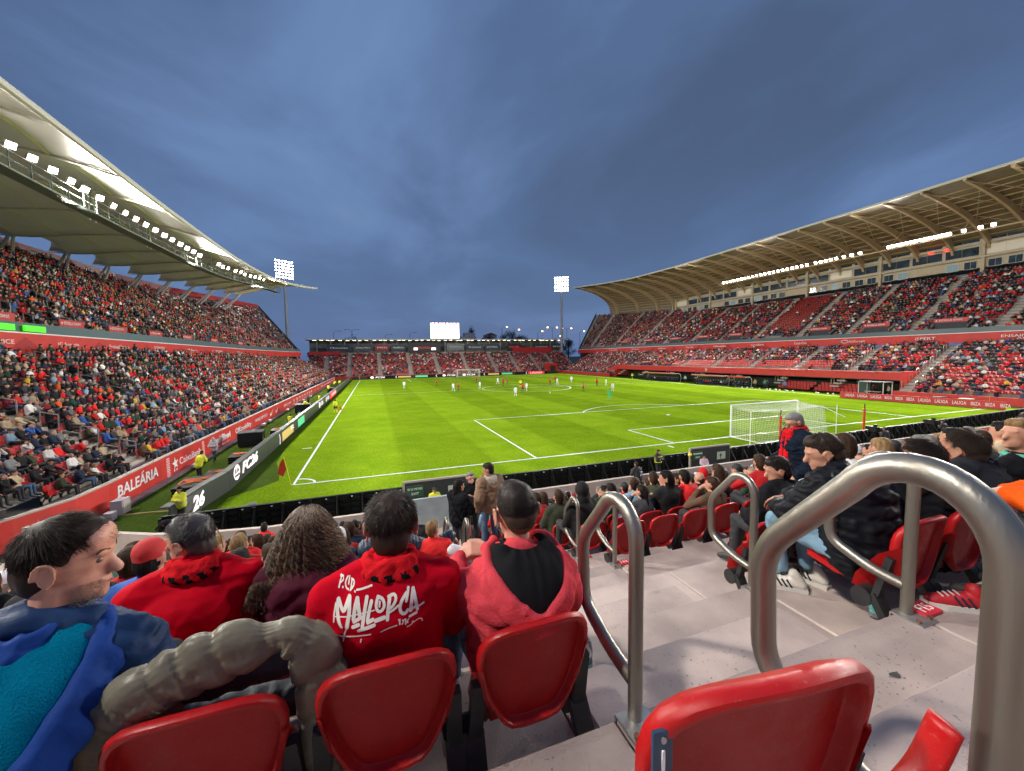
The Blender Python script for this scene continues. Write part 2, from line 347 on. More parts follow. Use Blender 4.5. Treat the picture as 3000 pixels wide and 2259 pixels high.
rt_ts = [-20, -10, 0, 10, 20, 30, 40, 50, 60, 70, 80, 86, 92, 98, 105, 110, 114, 117, 120]
RLOW = Tier([-20, 0, 10.4, 20, 40, 60, 78.5, 90, 100, 112], lambda t: (72.8, t, .95), lambda t: (84.9, t, 7.2), 15, 'W')
RUP = Tier(rt_ts, lambda t: (85.3-max(0, t-100)*.06, t, 8.3), lambda t: (interp(t, RB), t, interp(t, RZ)), 24, 'W')
FAR = Tier([-16, -8, 0, 8, 16, 24, 32, 40, 48, 56, 64, 72, 80], lambda t: (t, 112.6, 1.0), lambda t: (t, 125.2, 8.0), 16, 'S')

st_l = stand('grandstand', 'long two tier stand under a pale curved membrane roof on the left', (-20, 45, 0))
st_r = stand('grandstand', 'long two tier stand with beige box fronts and ribbed roof on the right', (88, 45, 0))
st_f = stand('grandstand', 'low open stand behind the far goal under a flat thin canopy', (30, 118, 0))
st_n = stand('grandstand', 'concrete terrace with red seats in the foreground behind the near goal', (6, -14, 0))
CONM = mat('terrace_concrete', (.27, .24, .20), .85, var=.2, vscale=1.2)
LLOW.mesh(skip=lambda t, i: t < .6 and t < wall_y(LLOW.pos(t, i)[0])+.45).build('terrace', CONM, st_l); LUP.mesh().build('terrace', CONM, st_l)
m_ = MB()
for i in range(15):
    a_, b_ = LLOW.pos(0, i), LLOW.pos(0, i+1); ys_ = [y for y in [-13+.75*q for q in range(18)] if y+.375 >= wall_y(a_[0])+.45]; y_ = ys_[0]; m_.add([(a_[0], y_, a_[2]), (b_[0], y_, a_[2]), (b_[0], y_, .5), (a_[0], y_, .5)], [(0, 1, 2, 3)])
m_.build('terrace_end_face', CONM, st_l)
MB().add([(-6.95, -.6, .92), (-7.25, -2.6, .92), (-8.05, -4.2, .92), (-9.45, -6.3, .92), (-11.55, -9.5, .92), (-14, -13, .92), (-24, -13, .92), (-24, -.6, .92)], [tuple(range(8))[::-1]]).build('corner_floor', CONM, st_l)
RUP.mesh().build('terrace', CONM, st_r)
RLOW.mesh(skip=lambda t, i: 10.4 < t < 78.5 and i < 5).build('terrace', CONM, st_r)
FAR.mesh().build('terrace', CONM, st_f)
def slab(path, z0, z1, th, side=1):
    """wall of thickness th along a plan path"""
    m_ = MB(); P = [Vector((x, y)) for x, y in path]; Q = []
    for i, p in enumerate(P):
        a = P[max(i-1, 0)]; b = P[min(i+1, len(P)-1)]; d = (b-a).normalized(); Q.append(p+Vector((d.y, -d.x))*th*side)
    V = []
    for i in range(len(P)):
        for (q, z) in ((P[i], z0), (P[i], z1), (Q[i], z1), (Q[i], z0)):
            V.append((q.x, q.y, z[i] if hasattr(z, '__len__') else z))
    F = [(4*i+j, 4*i+(j+1) % 4, 4*i+4+(j+1) % 4, 4*i+4+j) for i in range(len(P)-1) for j in range(4)]+[(3, 2, 1, 0), tuple(4*(len(P)-1)+j for j in range(4))]
    m_.add(V, F); return m_
# left front wall with boards (curves outward at the near end)
LW = [(-11.5, -9.5), (-9.4, -6.3), (-8.0, -4.2), (-7.2, -2.6), (-6.9, -1.0), (-6.9, 4.0), (-6.9, 104), (-8.2, 110), (-11, 112.4)]
WTOP = [1.05, 1.05, 1.1, 1.15, 1.25, 1.28, 1.2, 1.15, 1.1]
slab(LW, 0, WTOP, .12, -1).build('front_wall', REDW, st_l)
slab(LW, WTOP, [z+.06 for z in WTOP], .2, -1).build('wall_coping', CONL, st_l)
slab([(-6.5, -3.4), (-6.5, 104)], 0, .10, .38, -1).build('wall_kerb', mat('kerb_pink', (.40, .29, .25), .8, var=.2, vscale=3), st_l)
# printed words on the left wall: facing +x, reading direction runs from near to far => right vector = +y
def wtext(s, y0, y1, z, size, par, x=-6.895+.01, up=(0, 0, 1), m_=LWHITE, **kw): return letter(s, m_, (x, (y0+y1)/2, z), (0, 1, 0), up, size, par, fit=(y1-y0), **kw)
def gap(y):
    m_ = MB()
    for k in range(11): m_.box((-6.893, y, .12+k*.1), (.01, .34+.05*(k % 2), .035))
    m_.build('panel_edge_mark', LWHITE, st_l)
wtext('BALEARIA', -.6, 2.9, .70, .72, st_l, shear=.1, bold=.02); gap(4.05)
MB().bar((-6.892, 1.42, 1.02), (-6.892, 1.62, 1.12), .05, .01, up=(1, 0, 0)).build('lettering', LWHITE, st_l)
wtext('CaixaBank', 5.35, 8.4, .62, .58, st_l); gap(8.85)
def star_mesh(r):
    m_ = MB(); P = []
    for k in range(10):
        a = R(90+36*k+8); rr = r if k % 2 == 0 else r*.36; P.append((rr*math.cos(a), rr*math.sin(a)))
    m_.add([(0, 0, 0)]+[(x, y, 0) for x, y in P], [(0, 1+i, 1+(i+1) % 10) for i in range(10)]); return m_
def star(par, origin, right, r):
    o = star_mesh(r).build('star_emblem', LWHITE, par); o.matrix_local = frame3(origin, right, (0, 0, 1)); return o
star(st_l, (-6.88, 4.85, .66), (0, 1, 0), .40)
for y in (4.72, 5.02): MB().ball((-6.89, y, .27), (.012, .07, .07), 8, 6).build('emblem_dot', LWHITE, st_l)
wtext('fibwi', 10.0, 12.0, .72, .68, st_l, bold=.03); wtext('fibwi', 12.15, 14.1, .72, .68, st_l, bold=.03)
wtext('internet, mobil i tv', 10.2, 11.8, .24, .13, st_l); wtext('internet, mobil i tv', 12.3, 13.9, .24, .13, st_l)
wtext('OKmobility', 15.3, 19.7, .66, .60, st_l, bold=.01); wtext('WORLD OF HYATT', 21.1, 25.7, .66, .42, st_l)
def swoosh(par, x, y, z, s, right=(0, 1, 0)):
    P = [(-.55, .25), (-.62, .0), (-.5, -.22), (-.2, -.22), (.25, .0), (1.0, .55), (.2, .14), (-.2, .02), (-.38, .03), (-.47, .12)]
    o = MB().add([(a*s, b*s, 0) for a, b in P], [(0, 1, 9), (1, 8, 9), (1, 2, 8), (2, 7, 8), (2, 3, 7), (3, 6, 7), (3, 4, 6), (4, 5, 6)]).build('tick_emblem', LWHITE, par); o.matrix_local = frame3((x, y, z), right, (0, 0, 1))
for y in (27.4, 30.0): swoosh(st_l, -6.888, y, .55, .95)
wtext('ESTRELLA DAMM', 34.0, 38.4, .66, .42, st_l)
for k in range(8):
    wtext('Fly', 39.8+k*2.4, 41.2+k*2.4, .72, .5, st_l, shear=.2); wtext('IBIZA', 39.8+k*2.4, 41.3+k*2.4, .25, .22, st_l)
for y in (62.4, 66.5): swoosh(st_l, -6.888, y, .55, .95)
for k, s in enumerate(('RENAULT', 'COCA-COLA', 'PALMA', 'WORLD OF HYATT', 'FIBWI', 'LOMUSIC')): wtext(s, 71+k*5.5, 75.4+k*5.5, .62, .5, st_l)
# fascia between the tiers, left
LF = [(interp(t, LFX)+.05, t) for t in (-14, 0, 70, 80, 90, 97, 104)]
slab(LF, 7.45, 8.75, .22, -1).build('fascia', REDW, st_l); slab(LF, 8.754, 8.84, .3, -1).build('fascia_coping', WHITE, st_l)
slab([(x-.12, y) for x, y in LF], 8.85, 9.55, .02, -1).build('glass_parapet', mat('parapet_glass', (.10, .15, .16), .25, spec=.2), st_l)
for s, y0, y1, zz in (('IC Serveis', 18.6, 20.9, 8.1), ('FruitesCatusan', 25, 28.1, 8.08), ('CISMARO', 33.0, 35.4, 8.22), ('PROJECTES', 33.2, 35.3, 7.88), ('Mallorca', 41.5, 44.4, 8.08), ('LA PALMA', 50.1, 54.2, 8.1), ('Palma', 61.8, 64.7, 8.1)):
    wtext(s, y0, y1, zz, .5 if y1-y0 > 2.5 else .36, st_l, x=-19.33)
wtext('SERVICE', 12.4, 14.6, 8.1, .42, st_l, x=-19.33)
# tinted triangles printed on the fascia
DRED = mat('dark_red_print', (.36, .015, .014), .5)
fm = MB()
for y in range(14, 70, 8): fm.add([(-19.34, y, 7.46), (-19.34, y+3.2, 7.46), (-19.34, y+1.6, 8.5)], [(0, 1, 2)])
fm.build('fascia_print', DRED, st_l)
fm = MB()
for y in range(2, 100, 9): fm.add([(84.93, y, 7.4), (84.93, y+3.4, 7.4), (84.93, y+1.7, 8.7)], [(0, 1, 2)])
fm.build('fascia_print', DRED, st_r)
# small red signs over the gangway mouths
SIGNR = mat('sign_red', (.50, .035, .03), .45)
def mouth(par, x, y, z, s, txt=True, w=3.0, hh=.62):
    """gangway opening in the upper tier: dark hole with side walls, and its red sign in front; s=+1 opening faces +x"""
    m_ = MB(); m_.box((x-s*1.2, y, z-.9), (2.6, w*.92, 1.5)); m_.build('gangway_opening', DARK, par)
    m_ = MB(); m_.box((x+s*.15, y, z), (.12, w, hh)); m_.build('sign_board', SIGNR, par)
    if txt and in_view((x, y, z))[0]:
        letter('ESTRELLA DAMM', LWHITE, (x+s*.22, y, z), (0, s, 0), (0, 0, 1), .36, par, fit=w*.66); star(par, (x+s*.225, y-s*w*.41, z), (0, s, 0), .16)
    m_ = MB()
    for q in (-1, 1): m_.bar((x-s*1.4, y+q*w*.52, z+.1), (x+s*.6, y+q*w*.52, z-1.0), .07, .35)
    m_.build('gangway_side_wall', CONC, par)
LMOUTH = [8, 16.0, 23.4, 30.0, 37.6, 46.3, 56.4, 70, 84]; RMOUTH = [2, 11.2, 20.5, 29.6, 39.5, 48.5, 58.4, 68.7, 79.8, 92.8, 108]
for y in LMOUTH: mouth(st_l, interp(y, LFX)-1.8, y, 10.05, 1)
for y in RMOUTH:
    if abs(y-39.5) > .1: mouth(st_r, 87.2, y, 11.05, -1, w=3.8)
# green big screens lying at the left edge
for i, (y0, y1) in enumerate(((12.0, 14.5), (15.3, 17.2))):
    o = MB().box((-19.2, (y0+y1)/2, 9.12), (.12, y1-y0, .42)).build('display_screen', mat('green_screen_glow', (.05, .4, .02), .5, emit=(.10, 1, .02), estr=.9))
    tag(o, ('bright green screen on the left stand fascia, at the picture edge', 'bright green screen on the left stand fascia, second from the picture edge')[i], 'screen', 'green screens on the left fascia')
# upper left stand end wall and back wall
slab([(interp(t, LB)-.05, t) for t in (-14, 30, 60, 75, 90, 104)], [19.4, 19.6, 19.7, 20.1, 20.4, 20.6], [20.7, 20.9, 21.1, 21.5, 21.8, 22.0], .15, -1).build('back_wall', mat('back_wall_red', (.36, .02, .02), .6), st_l)
def endwall(par, T, t, zdrop=1.1, m_=DARK):
    V = []; F = []
    for i in range(0, T.n+1, 2):
        p = T.pos(t, i); V += [(p[0], p[1], p[2]+zdrop), (p[0], p[1], -.05 if i > 2 else p[2]-1.5)]
    F = [(2*i, 2*i+2, 2*i+3, 2*i+1) for i in range(len(V)//2-1)]; MB().add(V, F).build('end_wall', m_, par)
endwall(st_l, LUP, 104.05); endwall(st_r, RUP, 120.05)

# ---- left roof: lip, catwalk and rear edge measured in the place
LIP = [(-11.9, -16, 19.9), (-12, 3.5, 19.9), (-12.3, 20, 19.8), (-12.6, 41, 20.2), (-12.2, 60, 21.3), (-10.2, 76, 22.8), (-8.4, 85.5, 24.1)]
REAR = [(-34.5, -16, 21.2), (-34.5, 3.5, 21.2), (-34.5, 20, 21.2), (-34.5, 41, 21.3), (-33.5, 60, 21.7), (-30, 76, 22.2), (-26.5, 87, 22.6)]
def along(P, t):
    s = t*(len(P)-1); i = min(int(s), len(P)-2); f = s-i; return Vector(P[i]).lerp(Vector(P[i+1]), f)
LIPC = curve_pts(LIP, 8); REARC = curve_pts(REAR, 8)
NB = 15  # bays
def roofp(u, v, sag=True):
    a = along(LIPC, u); b = along(REARC, u); p = a.lerp(b, v)
    p.z += 1.5*math.sin(math.pi*min(1, v*1.15))*(1-v*.3)
    bay = (u*NB) % 1.0; s = 4*bay*(1-bay)
    if sag:
        p.z += .85*(s-.5)*(.25+.75*min(1, v*1.6))
        if v > .93: p.z += .3*s; p.x += .9*s*(v-.93)/.07*2.2; 
    return p
NU, NV = NB*8, 24; V = []; F = []
for i in range(NU+1):
    for j in range(NV+1): V.append(tuple(roofp(i/NU, j/NV)))
F = [(i*(NV+1)+j, i*(NV+1)+j+1, (i+1)*(NV+1)+j+1, (i+1)*(NV+1)+j) for i in range(NU) for j in range(NV)]
MEMB = mat('roof_membrane', (.62, .60, .52), .6, var=.05, vscale=.4, spec=.2)
_t = MEMB.node_tree; _b = _t.nodes['Principled BSDF']; _tr = _t.nodes.new('ShaderNodeBsdfTranslucent'); _tr.inputs[0].default_value = (.75, .68, .45, 1); _mx = _t.nodes.new('ShaderNodeMixShader'); _mx.inputs[0].default_value = .10; _t.links.new(_b.outputs[0], _mx.inputs[1]); _t.links.new(_tr.outputs[0], _mx.inputs[2]); _t.links.new(_mx.outputs[0], _t.nodes['Material Output'].inputs[0])
MB().add(V, F).build('roof_membrane', MEMB, st_l, smooth='all')
MB().tube([p+Vector((0, 0, .05)) for p in LIPC], .22, 8).build('roof_lip_beam', mat('pale_steel', (.60, .58, .50), .45, metal=.0), st_l, smooth=True)
PST = MATS['pale_steel']
for v in (.16, .42, .58, .74, .9):
    MB().tube([roofp(i/NU, v)+Vector((0, 0, -.06)) for i in range(NU+1)], .055 if v > .2 else .12, 5).build('roof_seam_cable', mat('cable_cream', (.72, .68, .42), .5), st_l)
for k in range(NB+1):
    u = k/NB; P = [roofp(min(u, .9999), v/12)+Vector((0, 0, -.1)) for v in range(13)]
    MB().tube(P, .09, 6).build('roof_rib', PST, st_l)
    b = P[-1]; q = (interp(b.y, LB)+.4, b.y, 20.0); c2 = (interp(b.y, LB)-2.2, b.y, 17.5)
    m_ = MB()
    for dy in (-.9, .9): m_.tube([P[11]+Vector((0, dy*.3, 0)), (q[0]+1.2, q[1]+dy, q[2]-1.6)], .15, 6); m_.build('roof_column', mat('white_steel', (.7, .7, .66), .4), st_l)
# catwalk
CWK = [(-16.2, -14, 18.3), (-16.3, 10, 18.25), (-16.4, 28, 18.35), (-16.4, 45, 18.8), (-15.2, 60, 20.0), (-14.6, 74, 21.0)]
CW = curve_pts(CWK, 6); m_ = MB(); 
for a, b in zip(CW[:-1], CW[1:]): m_.bar(a, b, 1.0, .12)
m_.build('catwalk_deck', mat('catwalk_green_grey', (.13, .17, .15), .5), st_l)
m_ = MB()
for dx in (-.5, .5):
    for dz in (.55, 1.05): m_.tube([p+Vector((dx, 0, dz)) for p in CW], .03, 5)
n_ = 60
for k in range(n_+1):
    p = along(CW, k/n_)
    for dx in (-.5, .5): m_.bar(p+Vector((dx, 0, 0)), p+Vector((dx, 0, 1.05)), .05)
m_.build('catwalk_railing', MATS['catwalk_green_grey'], st_l)
m_ = MB()
for k in range(11):
    p = along(CW, k/10)
    for dy in (-.35, .35): m_.bar(p+Vector((-.6, dy, -.2)), p+Vector((-.6, dy, 2.9)), .14)
m_.build('catwalk_hanger', MATS['white_steel'], st_l)
# floodlights on the catwalk (one part each)
def lampmesh():
    m_ = MB(); m_.box((0, 0, 0), (.16, .50, .42)); m_.cur = 1; m_.box((.09, 0, 0), (.02, .44, .36)); return m_.mesh('floodlight', [PST, LAMPM])
LMP = lampmesh()
ys = [-6, -4.4, -2.8, -1, .6, 2.2, 3.9, 5.6, 7.0, 8.6, 10.3, 11.9, 13.6, 15.3, 16.8, 18.5, 20.2, 21.9, 23.5, 25.2, 27, 28.8, 30.5, 32.5, 34.2, 36, 37.8, 44, 45.6, 47.3, 50, 51.8, 53.8, 56, 58, 60.2, 62.4]
for y in ys:
    u = (y+14)/88; p = min(CW, key=lambda q: abs(q.y-y)); o = link('floodlight', LMP, st_l); o.location = (p.x+.45, y, p.z+1.45); o.rotation_euler = (0, R(28), R(RND.uniform(-35, -5)))

# ---- right stand: wall, gallery beam, fascia, facade, roof ribs
slab([(72.4, 10.6), (72.4, -16)], 0, .95, .3, -1).build('front_wall', REDW, st_r)
slab([(72.4, 112), (72.4, 80)], 0, .95, .3, -1).build('front_wall', REDW, st_r)
BEAM = [(74, 78.5), (74, 10.4)]
slab(BEAM, 2.35, 3.5, .35, -1).build('gallery_beam', REDW, st_r)
MB().box((76.1, 10.4, 2.4), (4.3, .3, 2.4)).build('gallery_end_wall', REDW, st_r)
MB().box((76.1, 78.6, 2.0), (4.3, .3, 3.0)).build('gallery_end_wall', REDW, st_r)
MB().add([(73.9, 78.6, 3.5), (73.9, 86.5, .95), (73.9, 86.5, .0), (73.9, 78.6, .0), (74.2, 78.6, 3.5), (74.2, 86.5, .95), (74.2, 86.5, 0), (74.2, 78.6, 0)], [(0, 1, 2, 3), (7, 6, 5, 4), (0, 4, 5, 1), (1, 5, 6, 2), (0, 3, 7, 4)]).build('gallery_ramp_wall', REDW, st_r)
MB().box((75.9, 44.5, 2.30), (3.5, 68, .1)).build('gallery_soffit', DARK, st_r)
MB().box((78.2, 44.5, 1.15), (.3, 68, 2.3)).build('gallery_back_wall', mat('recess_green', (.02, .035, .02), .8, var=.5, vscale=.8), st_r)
m_ = MB(); m_.tube([(73.9, 22, 3.55), (73.9, 62, 3.6)], .04, 5)
for k, y in enumerate((14, 24, 50, 62)): m_.box((73.78, y+2.5, 3.38), (.25, 6.5, .16))
m_.build('awning_case', SIGNR, st_r)
MB().ball((73.99, 44.6, 2.95), (.03, .32, .38), 12, 8).build('club_crest', mat('crest_pale', (.6, .38, .3), .5), st_r)
RFI = [(85.0-max(0, t-100)*.06, t) for t in (120, 110, 100, -20)]
slab(RFI, 7.55, 8.9, .25, -1).build('fascia', REDW, st_r); slab(RFI, 8.905, 9.0, .32, -1).build('fascia_coping', WHITE, st_r)
slab([(x+.14, y) for x, y in RFI], 9.0, 9.7, .02, -1).build('glass_parapet', MATS['parapet_glass'], st_r)
for s, y0, y1, sz in (('ENSAIMADA', 1.6, 5.3, .48), ('ANGEL', 1.6, 3.9, .34), ('iSPERT', 11.9, 14.2, .62), ('AirEuropa', 20.9, 23.4, .55), ('Coca-Cola', 30.6, 33.0, .62), ('CaixaBank', 39.5, 42.6, .55), ('OKmobility', 49.2, 53.0, .55), ('Coca-Cola', 59.6, 62.2, .55), ('Allianz', 70.0, 73.2, .5), ('RENAULT', 82, 86, .45), ('OKmobility', 94, 99, .45), ('LOMUSIC', 107, 113, .6)):
    zz = 7.95 if s == 'ANGEL' else 8.3
    letter(s, LWHITE, (84.92, (y0+y1)/2, zz), (0, -1, 0), (0, 0, 1), sz, st_r, fit=y1-y0)
o = MB().tube([(84.9, 24.0+.42*math.cos(a/12*2*math.pi)*(1.3), 8.32+.27*math.sin(a/12*2*math.pi)) for a in range(12)], .05, 5, closed=True).build('ring_emblem', LWHITE, st_r)
# facade with box windows
FX = 101.9
def facade_z(y): return 19.4 if y < 20 else 19.9
m_ = MB(); m_.box((FX+3, 31.5, 24.2), (6, 103, 7.6)); m_.build('facade', BEIGE, st_r)
m_ = MB(); m_.box((FX-.35, 31.5, 22.1), (.7, 103, .3)); m_.box((FX-.2, 31.5, 24.4), (.4, 103, .25)); m_.box((FX-.15, 31.5, 26.5), (.4, 103, .25)); m_.build('facade_ledge', BEIGE, st_r)
WSTRIP = mat('window_frame_pale', (.55, .52, .46), .4)
LITW = mat('lit_window', (.2, .2, .18), .3, emit=(.9, .75, .5), estr=.35)
def window(y0, y1, z0, z1, x, mm, panes=2):
    f = MB(); t = .07; f.box((x-.04, (y0+y1)/2, z0), (.12, y1-y0, t)); f.box((x-.04, (y0+y1)/2, z1), (.12, y1-y0, t))
    for y in (y0, y1): f.box((x-.04, y, (z0+z1)/2), (.12, t, z1-z0))
    w = f.build('window', WSTRIP, st_r)
    for k in range(panes):
        a = y0+(y1-y0)*k/panes; b = y0+(y1-y0)*(k+1)/panes; MB().box((x-.02, (a+b)/2, (z0+z1)/2), (.04, b-a-.05, z1-z0)).build('pane', mm, w)
y = -14.0; k = 0
while y < 81:
    w_ = 4.2
    window(y, y+w_, 22.5, 24.0, FX, GLASSD if k % 5 else LITW, 2); window(y, y+w_, 24.75, 26.1, FX+.02, GLASSD, 2)
    if k % 5 != 2:
        for q in (0, 2.2): window(y+q+.2, y+q+1.75, 20.35, 21.6, FX+.01, GLASSD if (k+int(q)) % 4 else mat('blue_lit_window', (.05, .08, .1), .3, emit=(.45, .65, .7), estr=.25), 2)
    y += w_+.35; k += 1
    if k % 3 == 0: MB().box((FX-.25, y-.1, 23.6), (.5, .45, 8.0)).build('facade_pier', BEIGE, st_r); y += .5
for y in (18.2, 20.3): MB().box((FX-.5, y, 24.3), (.3, .5, .22)).build('red_lamp', mat('red_lamp_glow', (.5, 0, 0), .5, emit=(1, .02, .01), estr=6), st_r)
# roof
RL = [(82, -18, 30.2), (82, 60, 29.9), (82, 80, 30.3), (81, 92, 31.0), (78.6, 103, 31.6), (76.2, 110, 32.0)]
def lipR(y): ys_ = [p[1] for p in RL]; return Vector((np.interp(y, ys_, [p[0] for p in RL]), y, np.interp(y, ys_, [p[2] for p in RL])))
PROF = [(0, 0), (3.5, -.35), (7, -.9), (10.5, -1.75), (13.5, -2.9), (16, -4.3), (17.8, -6.0), (18.7, -8.0), (18.9, -10.0)]
def rfp(y, k, drop=0):
    p = lipR(y); d, dz = PROF[k]; b = interp(y, [(60, 1.0), (80, .98), (95, .93), (105, .90), (112, .85), (118, .8)])
    return Vector((p.x+(d)*(1.14*b), y+(d*.18 if y > 95 else 0)*((y-95)/15 if y > 95 else 0), p.z+dz*(.86 if y < 80 else .9)-drop))
ysr = [-18, -8, 2, 12, 22, 32, 42, 52, 62, 72, 82, 88, 94, 100, 105, 110]
V = [tuple(rfp(y, k)) for y in ysr for k in range(9)]+[tuple(rfp(y, k)+Vector((0, 0, .25))) for y in ysr for k in range(9)]
F = [(i*9+k, i*9+k+1, (i+1)*9+k+1, (i+1)*9+k) for i in range(len(ysr)-1) for k in range(8)]; o_ = len(ysr)*9
F += [tuple(o_+q for q in f[::-1]) for f in F]+[(i*9, (i+1)*9, o_+(i+1)*9, o_+i*9) for i in range(len(ysr)-1)]
ROOFU = mat('roof_underside', (.21, .16, .10), .6, var=.12, vscale=.8)
MB().add(V, F).build('roof_sheet', ROOFU, st_r)
MB().tube([lipR(y)+Vector((-.1, 0, .1)) for y in ysr], .2, 6).build('roof_gutter', mat('gutter_white', (.62, .58, .5), .5), st_r)
RIBM = mat('rib_cream', (.52, .39, .24), .55, var=.06, vscale=1)
ribY = [106.9, 99.4, 92, 85.3, 79.2, 74.1, 68.5, 63.4, 58.7, 53.8, 48.6, 44.5, 39.8, 35.2, 31, 26.5, 22.3, 17.6, 13.2, 8.7, 4.4, 0, -4.5, -9]
for y in ribY:
    m_ = MB(); P = [rfp(y, k) for k in range(9)]; hw = .17
    for k in range(8):
        a, b = P[k], P[k+1]; d0 = .35+.9*min(1, k/4); d1 = .35+.9*min(1, (k+1)/4); n0 = (P[min(k+1, 8)]-P[max(k-1, 0)]).normalized(); n0 = Vector((n0.z, 0, -n0.x)); n1 = (P[min(k+2, 8)]-P[k]).normalized(); n1 = Vector((n1.z, 0, -n1.x))
        if n0.z > 0: n0 = -n0
        if n1.z > 0: n1 = -n1
        W3 = []
        for c, n_, dd in ((a, n0, d0), (b, n1, d1)):
            for s_ in (-1, 1): W3 += [c+Vector((0, s_*hw, -.03)), c+n_*dd+Vector((0, s_*hw, 0))]
        m_.add(W3, [(0, 1, 5, 4), (2, 6, 7, 3), (1, 3, 7, 5)]+([(0, 2, 3, 1)] if k == 0 else []))
    m_.build('roof_rib', RIBM, st_r)
m_ = MB()
for k in range(1, 8):
    for f_ in (0, .5):
        m_.tube([rfp(y, k, .12).lerp(rfp(y, min(k+1, 8), .12), f_) for y in ysr], .07, 4)
m_.build('roof_purlins', RIBM, st_r)
m_ = MB()
for i in range(0, len(ribY)-1):
    a, b = ribY[i], ribY[i+1]
    m_.bar(rfp(a, 0, .35), rfp(b, 3, .5), .07); m_.bar(rfp(b, 1, .35), rfp(a, 4, .6), .07); m_.bar(rfp(a, 3, .5), rfp(b, 5, .6), .06)
m_.build('roof_bracing', RIBM, st_r)
# lamp row of the right stand
m_ = MB(); m_.tube([(92.2, -16, 24.6), (92.2, 58.5, 24.7)], .12, 6)
for y in range(-14, 59, 9): m_.bar((92.2, y, 24.6), (96, y, 28.0), .12)
m_.build('lamp_rail', RIBM, st_r)
yy = [-9, -7.4, -5.8, 9.3, 10.6, 12.4, 14.0]+[14.4+.62*i for i in range(13)]+[26.2, 27.6, 28.9, 30.2]+[31.2+.95*i for i in range(4)]+[35.8+1.05*i for i in range(21)]
for y in yy:
    o = link('floodlight', LMP, st_r); o.location = (92.0, y, 25.1); o.rotation_euler = (0, R(28), R(180+RND.uniform(-12, 28))); o.scale = (1.1, 1.1, 1.1)

# ---- far stand
slab([(-13, 112.3), (80, 112.3)], 0, 1.0, .2, -1).build('front_wall', REDW, st_f)
MB().box((31, 125.6, 8.2), (96, .5, 1.6)).build('concourse_wall', CONL, st_f)
MB().box((31, 131, 10.7), (96, .4, 5)).build('concourse_back', mat('concourse_dark', (.11, .13, .14), .6, var=.4, vscale=.3), st_f)
MB().box((31, 128, 8.8), (96, 6, .2)).build('concourse_floor', DARK, st_f)
m_ = MB(); m_.box((32, 127.8, 13.35), (99, 7.4, .35)); m_.build('canopy', mat('canopy_grey', (.45, .45, .42), .6), st_f)
m_ = MB()
for k in range(22): m_.box((-14+k*4.4, 125.8, 11), (.22, .22, 4.6))
m_.build('canopy_column', mat('column_grey', (.25, .26, .27), .5), st_f)
for k in range(44):
    x = -15+k*2.15+RND.uniform(-.4, .4); MB().box((x, 124.6+RND.uniform(0, 2.4), 13.1-.08*RND.random()), (1.1, .12, .06)).build('strip_lamp', LAMPW if k % 3 else mat('cool_strip_glow', (.9, .9, .9), .5, emit=(1, .95, .9), estr=8), st_f)
def farpanel(x0, x1, z0, z1, m2, s=None, y=125.3, sz=.8):
    MB().box(((x0+x1)/2, y, (z0+z1)/2), (x1-x0, .15, z1-z0)).build('advert_panel', m2, st_f)
    if s: letter(s, LWHITE, ((x0+x1)/2, y-.09, (z0+z1)/2), (1, 0, 0), (0, 0, 1), sz, st_f, fit=(x1-x0)*.7)
NAVY = mat('panel_slate', (.035, .05, .065), .5)
for x0, x1, s in ((-11, -3, 'Hoteles'), (-2.5, 4.2, 'Ultima Hora'), (10.2, 15.6, 'NeoPalma'), (38, 45, 'Promotur'), (45.5, 51.5, 'SOLRED'), (74.0, 80.0, 'BMW'), (66, 73.5, 'Kapitel')): farpanel(x0, x1, 9.3, 11.6, NAVY, s)
farpanel(4.8, 9.6, 9.3, 11.6, mat('panel_maroon', (.25, .02, .03), .5), 'MED'); farpanel(16, 28, 8.6, 12.2, DARK, None, 124.4)
for x0, x1 in ((18.2, 19.6), (24.6, 26.2)): MB().box(((x0+x1)/2, 124.26, 9.9), (x1-x0, .06, .9)).build('small_screen', mat('screen_pink_glow', (.9, .6, .6), .5, emit=(1, .72, .72), estr=2), st_f)
letter('MALLORCA', mat('letter_red_glow', (.5, .02, .02), .5, emit=(1, .05, .03), estr=.6), (22, 124.3, 10.3), (1, 0, 0), (0, 0, 1), .9, st_f, fit=4.2)
farpanel(54.5, 60.5, 8.8, 11.8, DARK, None, 124.9); letter('CLUB', MATS['letter_red_glow'], (57.5, 124.8, 10.4), (1, 0, 0), (0, 0, 1), .9, st_f, fit=4)
farpanel(30.5, 37.2, 9.3, 11.9, mat('panel_grey', (.16, .17, .17), .5), 'Ajuntament', 125.2, .5)
MB().box((65.5, 124.9, 8.9), (17, .5, 2.6)).build('red_wall_panel', mat('far_red', (.45, .02, .025), .5), st_f)
MB().box((-11.5, 124.9, 7.9), (10, .5, 2.6)).build('red_wall_panel', MATS['far_red'], st_f)
MB().box((68.5, 114, 1.9), (4, 3.5, 3.8)).build('tunnel_box', REDW, st_f); MB().box((68.5, 112.1, 1.6), (2.0, .1, 2.6)).build('tunnel_door', DARK, st_f)
# red band above the pitch boards at the far end
letter('LOMUSIC', LWHITE, (-8.0, 112.15, .5), (1, 0, 0), (0, 0, 1), .9, st_f, fit=7)
letter('LALIGA', LWHITE, (58.2, 112.05, .55), (1, 0, 0), (0, 0, 1), 1.0, st_f, fit=4.6)

